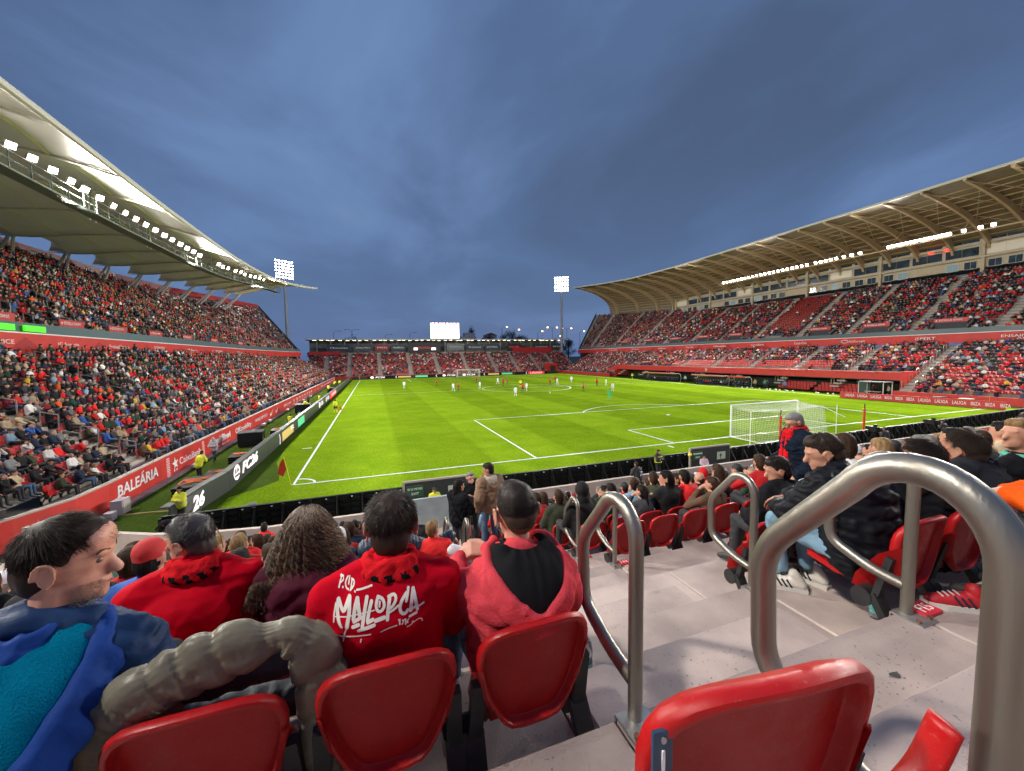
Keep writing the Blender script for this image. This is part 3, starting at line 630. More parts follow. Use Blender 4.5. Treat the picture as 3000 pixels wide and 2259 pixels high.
# ---- big screen
scr = thing('video_screen', 'large glowing scoreboard screen above the far stand canopy', 'screen', (31, 131, 13.6))
MB().box((0, .3, 3.5), (11.7, .5, 6.4)).build('screen_case', mat('case_green', (.05, .12, .04), .5), scr)
MB().box((0, .02, 3.5), (11.3, .04, 6.1)).build('screen_face', mat('screen_white_glow', (.9, .9, .9), .5, emit=(1, .97, 1), estr=2.4), scr)
PNK = mat('screen_pink_band', (.6, .2, .4), .5, emit=(.75, .12, .32), estr=1.1)
m_ = MB()
for k in range(16): m_.box((-5.3+k*.7, -.01, 6.25-.16*(k % 2)-.05*(k % 3)), (.55, .02, .5+.2*(k % 3)))
m_.build('screen_image', PNK, scr)
m_ = MB()
for x in (-4, 4): m_.box((x, .6, .1), (.3, .3, 1.2))
m_.build('screen_leg', DARK, scr)

# ---- floodlight masts
for i, (x, y, zt) in enumerate(MASTS):
    lab = ('tall floodlight mast with lit lamp bank behind the left roof tip', 'tall floodlight mast glowing against the sky left of the right stand', 'floodlight mast behind the near left corner', 'floodlight mast behind the near right corner')[i]
    t = thing('floodlight_mast', lab, 'floodlight mast', (x, y, 0), 0, 'floodlight masts at the four corners')
    MB().tube([(0, 0, 0), (0, 0, zt-4)], [.62, .38], 14).build('pole', mat('mast_grey', (.30, .32, .35), .5), t, smooth=True)
    aim = math.atan2(40-y, 34-x); hd = link('lamp_frame', MB().box((0, 0, -.5), (.2, 5.6, .25)).box((0, 0, 2.6), (.2, 5.6, .2)).box((0, 0, 0), (.25, .25, 7.5)).mesh('lamp_frame', MATS['mast_grey']), t); hd.location = (0, 0, zt-.8); hd.rotation_euler = (0, 0, aim)
    for r_ in range(6):
        for c in range(6):
            o = link('lamp', LMP, hd); o.location = (.25, -2.5+c*1.0, -2.6+r_*1.05); o.rotation_euler = (0, R(25), 0); o.scale = (1.1, 1.1, 1.1)
# ================================================================== LED boards, goals, flags
LEDS = mat('led_face', (.03, .033, .033), .4, emit=(.04, .044, .042), estr=.45, var=.15, vscale=30)
LEDT = mat('led_print_glow', (.8, .75, .75), .5, emit=(1, .86, .86), estr=.85)
LEDK = mat('led_dark_print', (.03, .03, .03), .5)
LEDR = mat('led_red_glow', (.6, .03, .03), .5, emit=(.8, .03, .04), estr=.8)
LEDG = mat('led_green_glow', (.1, .5, .25), .5, emit=(.06, .5, .22), estr=.7)
LEDO = mat('led_amber_glow', (.5, .35, .1), .5, emit=(.55, .38, .14), estr=.7)
b1 = thing('advert_board', 'long grey electronic board along the left touchline with white oval and lettering', 'advertising board', (-2.9, 50, 0), 0)
LP = [(-3.35, -4.6), (-3.2, -2), (-2.9, .2), (-2.85, 30), (-2.75, 60), (-2.75, 108)]
for i in range(len(LP)-1):
    n_ = max(1, int((LP[i+1][1]-LP[i][1])/6))
    for k in range(n_):
        a = [lerp(LP[i][j], LP[i+1][j], k/n_) for j in (0, 1)]; b = [lerp(LP[i][j], LP[i+1][j], (k+1)/n_) for j in (0, 1)]
        m_ = MB(); m_.bar((a[0], a[1], .52), (b[0], b[1]-.03, .52), .1, .92); m_.bar((a[0]-.15, a[1], 1.0), (b[0]-.15, b[1]-.03, 1.0), .34, .05)
        m_.cur = 1
        for q in (.2, .8): p = Vector((lerp(a[0], b[0], q), lerp(a[1], b[1], q), .9)); m_.bar(p, p+Vector((-.75, 0, -.88)), .05)
        m_.build('board_section', [LEDS, BLACKP], b1)
def led(s, y0, y1, z, size, m_, x=-2.83, **kw): letter(s, m_, (x, (y0+y1)/2, z), (0, 1, 0), (0, 0, 1), size, b1, fit=y1-y0, **kw)
def oval(x, y, z, ry, rz, m_, par, right=(0, 1, 0)):
    v = [(ry*math.cos(2*math.pi*k/24), rz*math.sin(2*math.pi*k/24), 0) for k in range(24)]; o = MB().add(v, [tuple(range(24))]).build('oval_emblem', m_, par); o.matrix_local = frame3((x, y, z), right, (0, 0, 1)); return o
oval(-2.84, 1.3, .66, .5, .40, LEDT, b1); led('EA', .98, 1.6, .75, .34, LEDK, x=-2.825); led('SPORTS', .95, 1.64, .5, .17, LEDK, x=-2.825)
led('FC26', 2.05, 5.1, .62, .78, LEDT, shear=.25, bold=.03); led('26', -3.4, -2.2, .55, .8, LEDT, x=-3.1, shear=.2, bold=.03)
for y in (11.1, 28.3): o = MB().prism([(-.06, -.4), (.1, 0), (-.06, .4), (.06, .4), (.22, 0), (.06, -.4)], .01).build('chevron_mark', LEDT, b1); o.matrix_local = frame3((-2.82, y, .5), (0, 1, 0), (0, 0, 1))
MB().box((-2.81, 14.2, .5), (.01, 4.4, .7)).build('amber_field', LEDO, b1); MB().box((-2.80, 20.5, .5), (.01, 3.6, .74)).build('green_field', LEDG, b1); led('PC', 15.4, 16.6, .6, .4, LEDT, x=-2.79)
for y in (33.2, 41.0, 61.5, 70): oval(-2.76, y+.8, .55, .6, .38, LEDT, b1); led('FC26', y+1.6, y+4.4, .55, .72, LEDT, x=-2.74, shear=.25)
MB().box((-2.72, 53, .52), (.02, 12.5, .92)).build('red_field', LEDR, b1); led('LALIGA', 49, 57, .55, .6, LEDT, x=-2.69)
# far boards
b2 = thing('advert_board', 'long black electronic board with white lettering behind the far goal', 'advertising board', (30, 109.3, 0), 0)
for k in range(17): MB().box((-2.3+k*4.2+2.1, 109.2, .5), (4.17, .12, .95)).build('board_section', BLACKP if k % 4 else LEDK, b2)
def led2(s, x, w, z=.52, sz=.75, **kw): letter(s, LEDT, (x+w/2, 109.12, z), (1, 0, 0), (0, 0, 1), sz, b2, fit=w, **kw)
for x in (3.5, 26.5, 33.4): oval(x+.0, 109.11, .55, .55, .38, LEDT, b2, (1, 0, 0)); led2('FC26', x+.9, 2.9, shear=.25, bold=.02)
for x in (10.6, 23.6, 40.3, 56.2): o = MB().prism([(-.2, -.4), (-.06, -.4), (-.4, 0), (-.06, .4), (-.2, .4), (-.55, 0)], .01).build('chevron_mark', LEDT, b2); o.matrix_local = frame3((x+.6, 109.1, .5), (1, 0, 0), (0, 0, 1))
for x in (13.5, 44): MB().box((x, 109.11, .5), (4, .02, .5)).build('amber_field', LEDO, b2)
for x in (19, 49): MB().box((x, 109.11, .5), (4, .02, .6)).build('green_field', LEDG, b2)
MB().box((60.4, 109.1, .52), (6.5, .03, .95)).build('red_field', LEDR, b2); letter('LALIGA', LEDT, (60.4, 109.06, .52), (1, 0, 0), (0, 0, 1), .8, b2, fit=4.8)
b2b = thing('advert_board', 'red low board band with small white marks at the foot of the far stand', 'advertising board', (30, 111, 0))
MB().box((28, 110.9, .55), (74, .12, 1.05)).build('board_section', SIGNR, b2b)
b2c = tag(MB().box((74, 106.5, .5), (.14, 9, 1.0)).build('advert_board', LEDT), 'short white and red board beside the tunnel in the far right corner', 'advertising board')
# right near red board with words
b3 = thing('advert_board', 'low red board with white words along the right touchline near the corner', 'advertising board', (67, 6, 0))
BA, BB = Vector((66.4, 13.6, 0)), Vector((67.7, -1.4, 0)); dd = (BB-BA)/5
for k in range(5): a = BA+dd*k; MB().bar(a+Vector((.12, 0, .45)), a+dd*.99+Vector((.12, 0, .45)), .12, .85).build('board_section', mat('board_red', (.55, .03, .035), .45), b3)
rt = (BB-BA).normalized(); t_ = .6
def w3(s, w, sz=.55, red=False):
    global t_; p = BA+rt*(t_+w/2)+Vector((.05, -.0, .45)); letter(s, LWHITE, p, rt, (0, 0, 1), sz, b3, fit=w); t_ += w+.35
for s in ('LALIGA', 'LALIGA', 'LALIGA', 'IBIZA', 'IBIZA', 'IBIZA', 'LALIGA', 'LALIGA', 'LALIGA', 'IBIZA', 'IBIZA', 'IBIZA'): w3(s, 1.1 if s == 'LALIGA' else .72)
# black board backs behind the near goal
b4 = thing('board_row', 'row of black board backs with ribbed cabinets behind the near goal line', 'board row', (25, -5.6, 0))
m_ = MB(); m_.box((0, 0, .53), (.94, .09, .92)); m_.box((0, -.03, 1.0), (.98, .14, .04))
m_.box((-.46, -.12, .5), (.09, .2, .98)); m_.box((.0, -.09, .5), (.03, .1, .9))
for zc in (.26, .50, .74): m_.box((0, -.08, zc), (.88, .1, .02))
for xx in (-.23, .23):
    for zc in (.14, .38, .62, .86): m_.box((xx, -.07, zc), (.36, .06, .17)); 
m_.bar((-.46, -.2, .9), (-.46, -.75, .03), .04); m_.cur = 1
for xx in (-.3, .08, .3):
    for zc in (.42, .66): m_.box((xx, -.105, zc+.08), (.05, .012, .02))
m_.cur = 2; m_.box((.1, -.105, .93), (.06, .012, .04))
PANB = m_.mesh('board_back', [BLACKP, mat('handle_grey', (.18, .18, .17), .4), WHITE])
for k in range(74):
    x = -2.7+k*.96
    if x > 66: break
    o = link('board_back', PANB, b4); o.location = (x, -5.6+max(0, x-30)*.028, 0); o.scale = (1, 1, 1.0+.0*k)
# goals
def goal(y, s, label):
    g = thing('football_goal', label, 'goal', (34, y, 0), 0, 'goals of the pitch'); W2 = 3.66+.06
    m_ = MB(); m_.tube(round_poly([(-W2, 0, 0), (-W2, 0, 2.5), (W2, 0, 2.5), (W2, 0, 0)], .03, 2), .06, 10); m_.build('goal_frame', WHITE, g, smooth=True)
    m_ = MB(); m_.tube([(-W2, 0, .04), (-W2, s*2.35, .04), (W2, s*2.35, .04), (W2, 0, .04)], .03, 6); m_.build('ground_frame', WHITE, g)
    m_ = MB()
    for x in (-W2-.9, W2+.9): m_.tube([(x, s*2.4, 0), (x, s*2.4, 2.35)], .03, 6)
    m_.tube([(W2, s*1.9, 2.2), (W2+1.6, s*2.6, 1.35)], .025, 5); m_.build('net_stanchion', WHITE, g)
    m_ = MB(); w = .008; st = .15
    def lnn(a, b, sag=0):
        a = Vector(a); b = Vector(b); n = 6 if sag else 1; P = [a.lerp(b, k/n)+Vector((0, 0, -sag*4*(k/n)*(1-k/n))) for k in range(n+1)]
        for p, q in zip(P[:-1], P[1:]): m_.bar(p, q, w)
    bx = 2.0
    n = int(2*W2/st)
    for k in range(n+1):
        x = -W2+2*W2*k/n; sg = .16*(1-abs(x)/W2)
        lnn((x, 0, 2.46), (x, s*bx, 2.28-sg), .12); lnn((x, s*bx, 2.28-sg), (x, s*2.35, .05), -.0)
    for k in range(1, int(bx/st)+1):
        yy_ = s*k*st; z = 2.46-.2*k*st/bx; P = [Vector((-W2+2*W2*j/8, yy_, z-.22*(4*(j/8)*(1-j/8))*(k*st/bx+.3))) for j in range(9)]
        for p, q in zip(P[:-1], P[1:]): m_.bar(p, q, w)
    for k in range(1, 16):
        z = 2.28*k/16; lnn((-W2, s*(2.35-.35*k/16), z), (W2, s*(2.35-.35*k/16), z), .05)
        for x in (-W2, W2): lnn((x, 0, z*1.07), (x, s*(2.35-.35*k/16), z))
    for k in range(1, 15):
        for x in (-W2, W2): yy_ = s*2.2*k/15; lnn((x, yy_, .04), (x, yy_*.92, 2.44-.17*k/15))
    m_.build('net', mat('net_white', (.8, .8, .76), .6), g); return g
goal(-.06, -1, 'white goal with net close to the camera behind the near goal line'); goal(105.06, 1, 'small white goal at the far end of the pitch')
def flag(x, y, label, lean=0, fl=True, sc=1):
    t = thing('corner_flag', label, 'corner flag', (x, y, 0), 0, 'corner flags'); MB().tube([(0, 0, 0), (-lean, 0, 1.55)], .022, 8).build('pole', YEL, t)
    V = [(-lean, 0, 1.52), (-lean*.6, 0, .95), (-lean*.8-.12, -.05, .55), (-lean-.28, -.08, .72), (-lean-.2, -.03, 1.2)]
    V2 = [(a, b+.02, c) for a, b, c in V]; MB().add(V+V2, [(0, 1, 2, 3, 4), (9, 8, 7, 6, 5)]+[(i, (i+1) % 5, 5+(i+1) % 5, 5+i) for i in range(5)]).build('flag_cloth', mat('flag_red', (.6, .03, .02), .6), t)
flag(-.08, -.08, 'yellow leaning corner flag with red cloth at the near left corner', .28); flag(68.05, -.08, 'yellow corner flag at the near right corner of the pitch', .0); flag(-.05, 105, 'tiny corner flag at the far left corner', 0)
for i, (x, y) in enumerate(((32.2, -2.6), (41.1, -2.97))):
    t = thing('marker_pole', ('red padded pole left of the standing man with scarf', 'red padded pole standing alone right of the goal net')[i], 'pole', (x, y, 0), 0, 'red padded poles behind the goal')
    MB().tube([(0, 0, 0), (0, 0, 1.95)], .075, 10).build('padding', mat('pad_red', (.6, .03, .03), .5), t, smooth=True); MB().tube([(0, 0, 1.95), (0, 0, 2.35)], .035, 8).build('pole', DARK, t)
# microphone on the grass
t = thing('microphone', 'furry grey boom microphone on a small stand by the near left corner', 'microphone', (-.95, -4.3, 0))
MB().tube([(-.34, -.1, .46), (-.28, -.08, .50), (.28, .1, .62), (.34, .12, .64)], [.05, .1, .1, .04], 12).build('wind_cover', mat('fur_grey', (.25, .25, .24), .95, bump=1, bscale=60), t, smooth='all')
MB().tube([(0, 0, .5), (0, 0, .12)], .015, 6).bar((0, 0, .12), (.3, .1, .0), .02).bar((0, 0, .12), (-.3, .1, 0), .02).bar((0, 0, .12), (0, -.3, 0), .02).build('tripod', BLACKP, t)
# black equipment cases on the turf, left
def case(x, y, rz, lab, d=(1.3, .9, .8), z=0, cables=False, n=1):
    t = thing('equipment_case', lab, 'case', (x, y, z), rz, 'black cases beside the left board')
    if n > 1:
        for k in range(n): MB().box((.02*(k % 2), 0, .08+k*.15), (d[0], d[1], .12)).build('flat_case', BLACKP, t)
        top = n*.15
    else:
        MB().box((0, 0, d[2]/2+.08), d).build('body', BLACKP, t); MB().box((0, 0, d[2]+.1), (d[0]+.03, d[1]+.03, .05)).build('lid', DARK, t); top = d[2]+.12
        m_ = MB()
        for a in (-1, 1):
            for b in (-1, 1): m_.box((a*d[0]*.4, b*d[1]*.4, .04), (.1, .1, .08))
        m_.build('castors', DARK, t)
    if cables:
        P = [(RND.uniform(-.42, .42)*d[0], RND.uniform(-.3, .3)*d[1], top+.03+.02*RND.random()) for _ in range(16)]
        MB().tube(curve_pts(P, 4), .02, 5).build('orange_cable', mat('cable_orange', (.75, .16, .03), .5), t)
case(-4.1, .0, .1, 'stack of flat black cases with orange cable nearest the steward', (1.5, 2.0, .2), 0, True, 5)
case(-4.0, 2.6, .1, 'low stack of flat black cases with orange cable, second along the board', (1.4, 1.5, .2), 0, True, 3)
case(-4.2, 6.9, .1, 'low pile of flat black cases, third along the board', (1.2, 1.3, .2), 0, True, 3)
case(-4.9, 12.0, .1, 'big black case beside the crouching steward in yellow', (1.6, 1.2, 1.0)); case(-4.2, 17.6, .1, 'flat black case with orange cable beyond the big case', (1.2, 1.6, .2), 0, True, 2)
case(-4.3, 31, .1, 'dark bulky case near the seated man in grey', (1.6, 1.6, 1.0)); case(-4.0, 36, 0, 'low case with orange cable further along the board', (1.4, 1.6, .2), 0, True, 3); case(-4.0, 62, 0, 'distant black case by the left board', (1.2, 1.8, .8))
o = thing('electrical_box', 'pale box standing against the red wall below the ferry lettering', 'box', (-6.35, -1.5, 0)); MB().box((0, 0, .36), (.4, .62, .62)).build('cabinet', mat('box_pale', (.36, .32, .35), .6), o); MB().box((.0, -.75, .2), (.3, .35, .32)).build('small_cabinet', MATS['box_pale'], o)
MB().box((.21, 0, .36), (.02, .5, .5)).build('cabinet_door', CONL, o)
tag(MB().bar((-6.6, -1.7, .03), (-3.6, -2.05, .03), .07, .05).build('cable_ramp', mat('ramp_tan', (.42, .28, .10), .7)), 'tan cable cover strip lying across the dark turf by the steward', 'cable cover')
for i, (y, s) in enumerate(((6.0, 1), (17.6, .9), (21.5, .8), (24.0, .8), (33.0, .8), (45, .9), (52, .9))):
    t = thing('ground_lamp', 'small white lamp on the kerb, number %s along the red wall' % ('one', 'two', 'three', 'four', 'five', 'six', 'seven')[i], 'lamp', (-6.3, y, .1), 0, 'small kerb lamps along the left wall'); MB().box((0, 0, .13), (.3, .7*s, .2)).build('housing', mat('lamp_pale', (.5, .48, .45), .5), t); MB().box((.05, 0, .02), (.2, .5, .05)).build('foot', DARK, t)

# ================================================================== dugouts and pitch-side seats on the right
def dugout(y0, y1, lab, roofm):
    c = (y0+y1)/2; L_ = y1-y0; t = thing('dugout', lab, 'dugout', (71.2, c, 0)); m_ = MB()
    P = [(.6, .0), (.9, .9), (.7, 1.7), (.2, 2.0), (-.9, 1.95)]
    for y in (-L_/2, L_/2): m_.tube([(a, y, b) for a, b in P], .04, 6)
    m_.build('frame', mat('frame_white', (.6, .58, .55), .4), t)
    m_ = MB(); m_.box((-.9, 0, 1.98), (.14, L_, .22)); m_.build('front_rim', roofm, t)
    m_ = MB()
    for k in range(4): m_.add([(P[k][0], -L_/2, P[k][1]), (P[k][0], L_/2, P[k][1]), (P[k+1][0], L_/2, P[k+1][1]), (P[k+1][0], -L_/2, P[k+1][1])], [(0, 1, 2, 3)])
    m_.build('shell', mat('smoked_shell', (.03, .035, .035), .2, trans=.2), t)
    n = int(L_/.62)
    for k in range(n): MB().box((.2, -L_/2+.45+k*.62, .45), (.45, .5, .12)).box((.45, -L_/2+.45+k*.62, .85), (.1, .5, .75)).build('seat', mat('seat_dark', (.02, .02, .022), .5), t)
RIMW = mat('rim_red_white', (.62, .20, .18), .5)
dugout(50, 61.5, 'long team dugout with pale red rim, further from the camera', RIMW); dugout(36.8, 45, 'team dugout with pale red rim and crowded bench near the centre', RIMW); dugout(31.8, 35.6, 'short dugout with bright orange red rim beside the crowded bench', REDW)
# small white cones on the right touchline
ORD = ['zero', 'first', 'second', 'third', 'fourth', 'fifth', 'sixth', 'seventh', 'eighth', 'ninth', 'tenth', 'eleventh', 'twelfth', 'thirteenth', 'fourteenth', 'fifteenth', 'sixteenth']
for i in range(16):
    y = (31.5, 30.6, 29.8, 26.6, 26.2, 25.4, 24.9, 24.5, 23.6, 23.0, 22.3, 18.8, 18.2, 17.0, 16.4, 28)[i]
    tag(MB().ball((69.2+.25*(i % 3), y, .14), .13, 8, 6).build('training_cone', WHITE, smooth='all'), 'small white marker on the turf by the right benches, %s of the row' % ORD[i+1], 'marker', 'white markers along the right touchline')
# container with dark tent, crates by the right wall
t = thing('camera_shelter', 'dark green shelter with open front at the end of the red gallery', 'shelter', (71.5, 12.4, 0))
MB().box((1.6, 1.6, 1.1), (1.0, 1.4, 2.2)).build('cabinet', mat('shelter_green', (.02, .06, .045), .5), t); MB().box((0, -.2, 2.15), (2.2, 3.2, .1)).build('roof', DARK, t)
m_ = MB()
for x in (-1, 1):
    for y in (-1.7, 1.2): m_.box((x, y, 1.05), (.07, .07, 2.1))
m_.build('post', mat('post_white', (.6, .6, .6), .5), t); MB().box((-.6, -.3, .8), (.5, 1.8, .08)).build('table', CONL, t)
for i, y in enumerate((5.3, 2.9)):
    t = thing('drum_case', ('round black drum case leaning by the right wall, left one', 'round black drum case by the right wall, right one')[i], 'case', (71.2, y, 0), 0, 'black drum cases by the right wall'); MB().tube([(0, 0, .02), (0, 0, .62)], .62, 18).build('drum', BLACKP, t); MB().tube([(0, 0, .62), (0, 0, .68)], .64, 18).build('lid', DARK if i == 0 else CONL, t)

# ================================================================== near stand (rows F1 .. F17)
yN = lambda k: -21.57-.8*(k-15)
zN = lambda k: 5.29+.33*(k-15)
AX0, AX1 = 4.98, 6.62
def slab_mat():
    M = bpy.data.materials.new('step_concrete'); M.use_nodes = True; t = M.node_tree; b = t.nodes['Principled BSDF']; b.inputs['Roughness'].default_value = .72
    g = t.nodes.new('ShaderNodeNewGeometry')
    def noise(sc, de=4): n = t.nodes.new('ShaderNodeTexNoise'); n.inputs['Scale'].default_value = sc; n.inputs['Detail'].default_value = de; t.links.new(g.outputs['Position'], n.inputs[0]); return n
    def ramp(n, p0, p1, c0, c1): r = t.nodes.new('ShaderNodeValToRGB'); r.color_ramp.elements[0].position = p0; r.color_ramp.elements[1].position = p1; r.color_ramp.elements[0].color = (*c0, 1); r.color_ramp.elements[1].color = (*c1, 1); t.links.new(n.outputs['Fac'], r.inputs[0]); return r
    a = ramp(noise(2.2, 9), .36, .64, (.30, .235, .215), (.47, .375, .335))
    s = ramp(noise(70, 2), .655, .70, (0, 0, 0), (1, 1, 1)); s2 = ramp(noise(2.5, 2), .45, .62, (0, 0, 0), (.9, .9, .9)); mu = t.nodes.new('ShaderNodeMath'); mu.operation = 'MULTIPLY'; t.links.new(s.outputs[0], mu.inputs[0]); t.links.new(s2.outputs[0], mu.inputs[1])
    m1 = t.nodes.new('ShaderNodeMixRGB'); t.links.new(mu.outputs[0], m1.inputs[0]); t.links.new(a.outputs[0], m1.inputs[1]); m1.inputs[2].default_value = (.10, .09, .09, 1)
    st = ramp(noise(4.5, 3), .72, .76, (0, 0, 0), (1, 1, 1)); m2 = t.nodes.new('ShaderNodeMixRGB'); mm = t.nodes.new('ShaderNodeMath'); mm.operation = 'MULTIPLY'; t.links.new(st.outputs[0], mm.inputs[0]); mm.inputs[1].default_value = .35
    t.links.new(mm.outputs[0], m2.inputs[0]); t.links.new(m1.outputs[0], m2.inputs[1]); m2.inputs[2].default_value = (.16, .14, .13, 1); t.links.new(m2.outputs[0], b.inputs['Base Color'])
    oi = t.nodes.new('ShaderNodeObjectInfo'); mr = t.nodes.new('ShaderNodeMapRange'); t.links.new(oi.outputs['Random'], mr.inputs[0]); mr.inputs[3].default_value = .80; mr.inputs[4].default_value = 1.12
    sc = t.nodes.new('ShaderNodeVectorMath'); sc.operation = 'SCALE'; t.links.new(m2.outputs[0], sc.inputs[0]); t.links.new(mr.outputs[0], sc.inputs['Scale']); t.links.new(sc.outputs[0], b.inputs['Base Color'])
    bp = t.nodes.new('ShaderNodeBump'); bp.inputs['Strength'].default_value = .25; bp.inputs['Distance'].default_value = .006; n = noise(140); t.links.new(n.outputs['Fac'], bp.inputs['Height']); t.links.new(bp.outputs[0], b.inputs['Normal']); return M
STEP = slab_mat(); JOINT = mat('joint_dark', (.12, .11, .11), .9)
def chip(lx, ly, lz, b=.008):
    """slab with a small chamfer on the top front edges; origin at centre of top"""
    m_ = MB(); x, y = lx/2, ly/2
    V = [(-x, -y, -lz), (x, -y, -lz), (x, y, -lz), (-x, y, -lz), (-x, -y, -b), (x, -y, -b), (x, y, -b), (-x, y, -b), (-x+b, -y+b, 0), (x-b, -y+b, 0), (x-b, y-b, 0), (-x+b, y-b, 0)]
    return m_.add(V, [(3, 2, 1, 0), (0, 1, 5, 4), (1, 2, 6, 5), (2, 3, 7, 6), (3, 0, 4, 7), (4, 5, 9, 8), (5, 6, 10, 9), (6, 7, 11, 10), (7, 4, 8, 11), (8, 9, 10, 11)])
XL, XR = -6.5, 50.0
for k in range(1, 19):
    y0 = yN(k); z = zN(k); L0 = XL
    # seating floor slabs: one long slab each side of the gangway, cut in lengths
    for (xa, xb) in ((L0 if k < 14 else 0.5, AX0), (AX1, XR if k < 15 else 12)):
        n = max(1, round((xb-xa)/3.3))
        for j in range(n):
            a = xa+(xb-xa)*j/n; b = xa+(xb-xa)*(j+1)/n
            o = chip(b-a-.016, .784, .34).build('floor_slab', STEP, st_n); o.location = ((a+b)/2, y0-.4, z)
    if k >= 4:
        o = chip(AX1-AX0-.010, .788, .34).build('gangway_slab', STEP, st_n); o.location = ((AX0+AX1)/2, y0-.4, z)
        o = chip(AX1-AX0-.30, .40, .165).build('half_step', STEP, st_n); o.location = ((AX0+AX1)/2-.14, y0+.195, z-.165)
MB().box(((XL+XR)/2, yN(9)-.4, zN(1)-3), (1, 1, 1)) if False else None
V = [(x, yN(k)-.02, zN(k)-.33) for k in (1, 18) for x in (XL, XR)]; MB().add(V, [(0, 2, 3, 1)]).build('under_slab', JOINT, st_n)
# front parapet, left curve
PAR = [(52, -9.25), (6.9, -9.25)]; slab(PAR, 0, 1.5, .14, -1).build('parapet', CONL, st_n)
PAR = [(5.1, -9.25), (1, -9.25), (-.5, -9.0), (-2.1, -8.55), (-3.6, -7.8), (-5.2, -6.9), (-6.2, -6.4)]; slab(PAR, 0, 1.5, .14, -1).build('parapet', CONL, st_n)
MB().box((6.0, -9.35, 1.2), (1.75, .1, 1.1)).build('gate_panel', mat('glass_grey_panel', (.33, .38, .38), .35, var=.15, vscale=3), st_n)
MB().add([(XL, yN(1), .60), (XL, -6.3, .60), (-2, -8.6, .60), (2, -9.2, .60), (52, -9.2, .60), (52, yN(1), .60)], [(0, 5, 4, 3, 2, 1)]).build('front_walkway', STEP, st_n)
# evacuation doors in the board line
def door(x, lab):
    t = thing('sign_gate', lab, 'gate', (x, -6.1, 0)); MB().box((0, 0, .72), (2.9, .08, 1.35)).build('gate_frame', CONL, t); MB().box((.02, -.05, .72), (2.75, .04, 1.2)).build('gate_panel', DARK, t)
    GS = mat('sign_green', (.03, .10, .05), .5)
    MB().box((-.95, -.09, .95), (.7, .02, .5)).build('sign', GS, t); letter('ES 2.0 METRES', LWHITE, (-.95, -.105, 1.05), (1, 0, 0), (0, 0, 1), .12, t, fit=.6); letter('EXIT', LWHITE, (-.95, -.105, .85), (1, 0, 0), (0, 0, 1), .14, t, fit=.3)
    MB().box((.75, -.09, .8), (.6, .02, .42)).build('sign', mat('sign_pale', (.5, .55, .45), .5), t); MB().add([(.6, -.105, .78), (.7, -.105, .95), (.8, -.105, .78)], [(0, 1, 2)]).box((.7, -.105, .7), (.05, .005, .16)).build('arrow_mark', DARK, t)
door(6.6, 'white framed gate with green signs behind the sitting steward'); door(21.8, 'white framed gate with pale sign left of the man with red scarf')

# row stickers F12..F17 on the right nosings
PL = mat('sticker_red', (.62, .03, .05), .4)
for k in (8, 9, 10, 11, 12, 14, 15, 16):
    t = MB().box((6.70, yN(k)-.05, zN(k)+.010), (.12, .085, .016)).build('row_plate', PL, st_n); o = link('lettering', text_mesh('F%d' % k, LWHITE, 1, .02), t); o.matrix_local = Matrix.Translation((6.70, yN(k)-.052, zN(k)+.0205))@Matrix.Diagonal((.06, .07, .05, 1))
# handrails
RAILM = mat('brushed_steel', (.27, .25, .215), .40, metal=.88, var=.38, vscale=5, bump=.16, bscale=60, stretch=(1, 1, .12))
def rail(x, y, z, lab, sc=1.0):
    t = thing('handrail', lab, 'handrail', (x, y, z), 0, 'steel handrail hoops along the gangway')
    P = round_poly([(0, 0, 0), (0, 0, .72), (0, .09, .755), (0, .20, .70), (0, .345, .54), (0, .335, .24), (0, .16, .155), (0, 0, .135)], .075, 6)
    P2 = [(0, 0, 0), (0, 0, .52)]+[(0, .105-.105*math.cos(a), .62+.125*math.sin(a)) for a in [math.pi*q/14*.8 for q in range(0, 15)]]
    q = P2[-1]; P3 = round_poly([q, (0, .355, .50), (0, .345, .225), (0, .15, .15), (0, .012, .135)], .07, 6); MB().tube(P2+P3[1:], .0250, 24).build('hoop', RAILM, t, smooth=True)
    m_ = MB(); m_.box((0, -.03, .004), (.12, .12, .008)); m_.box((0, .032, -.03), (.12, .006, .07)); m_.cur = 1
    for xx in (-.04, .04): m_.tube([(xx, -.065, .008), (xx, -.065, .018)], .011, 6)
    m_.build('base_plate', [STEEL, mat('rust_bolt', (.12, .06, .035), .7)], t)
rail(5.04, yN(16)-.03, zN(16), 'large steel handrail hoop closest to the camera, cut by the frame'); rail(5.04, yN(15)-.03, zN(15), 'steel handrail hoop just right of the man in pink hoodie')
rail(6.60, yN(15)-.03, zN(15), 'handrail hoop in front of the man in jeans, beside plate F15'); rail(6.60, yN(14)-.03, zN(14), 'handrail hoop beside plate F14')
rail(6.60, yN(12)-.03, zN(12), 'handrail hoop beside plate F12, behind the left hoop'); rail(6.60, yN(11)-.03, zN(11), 'handrail hoop next to the man in red sweater')
rail(5.2, yN(9)-.1, zN(9), 'left one of two narrow hoops behind the woman in black'); rail(5.48, yN(9)-.25, zN(9), 'right one of two narrow hoops behind the woman in black')

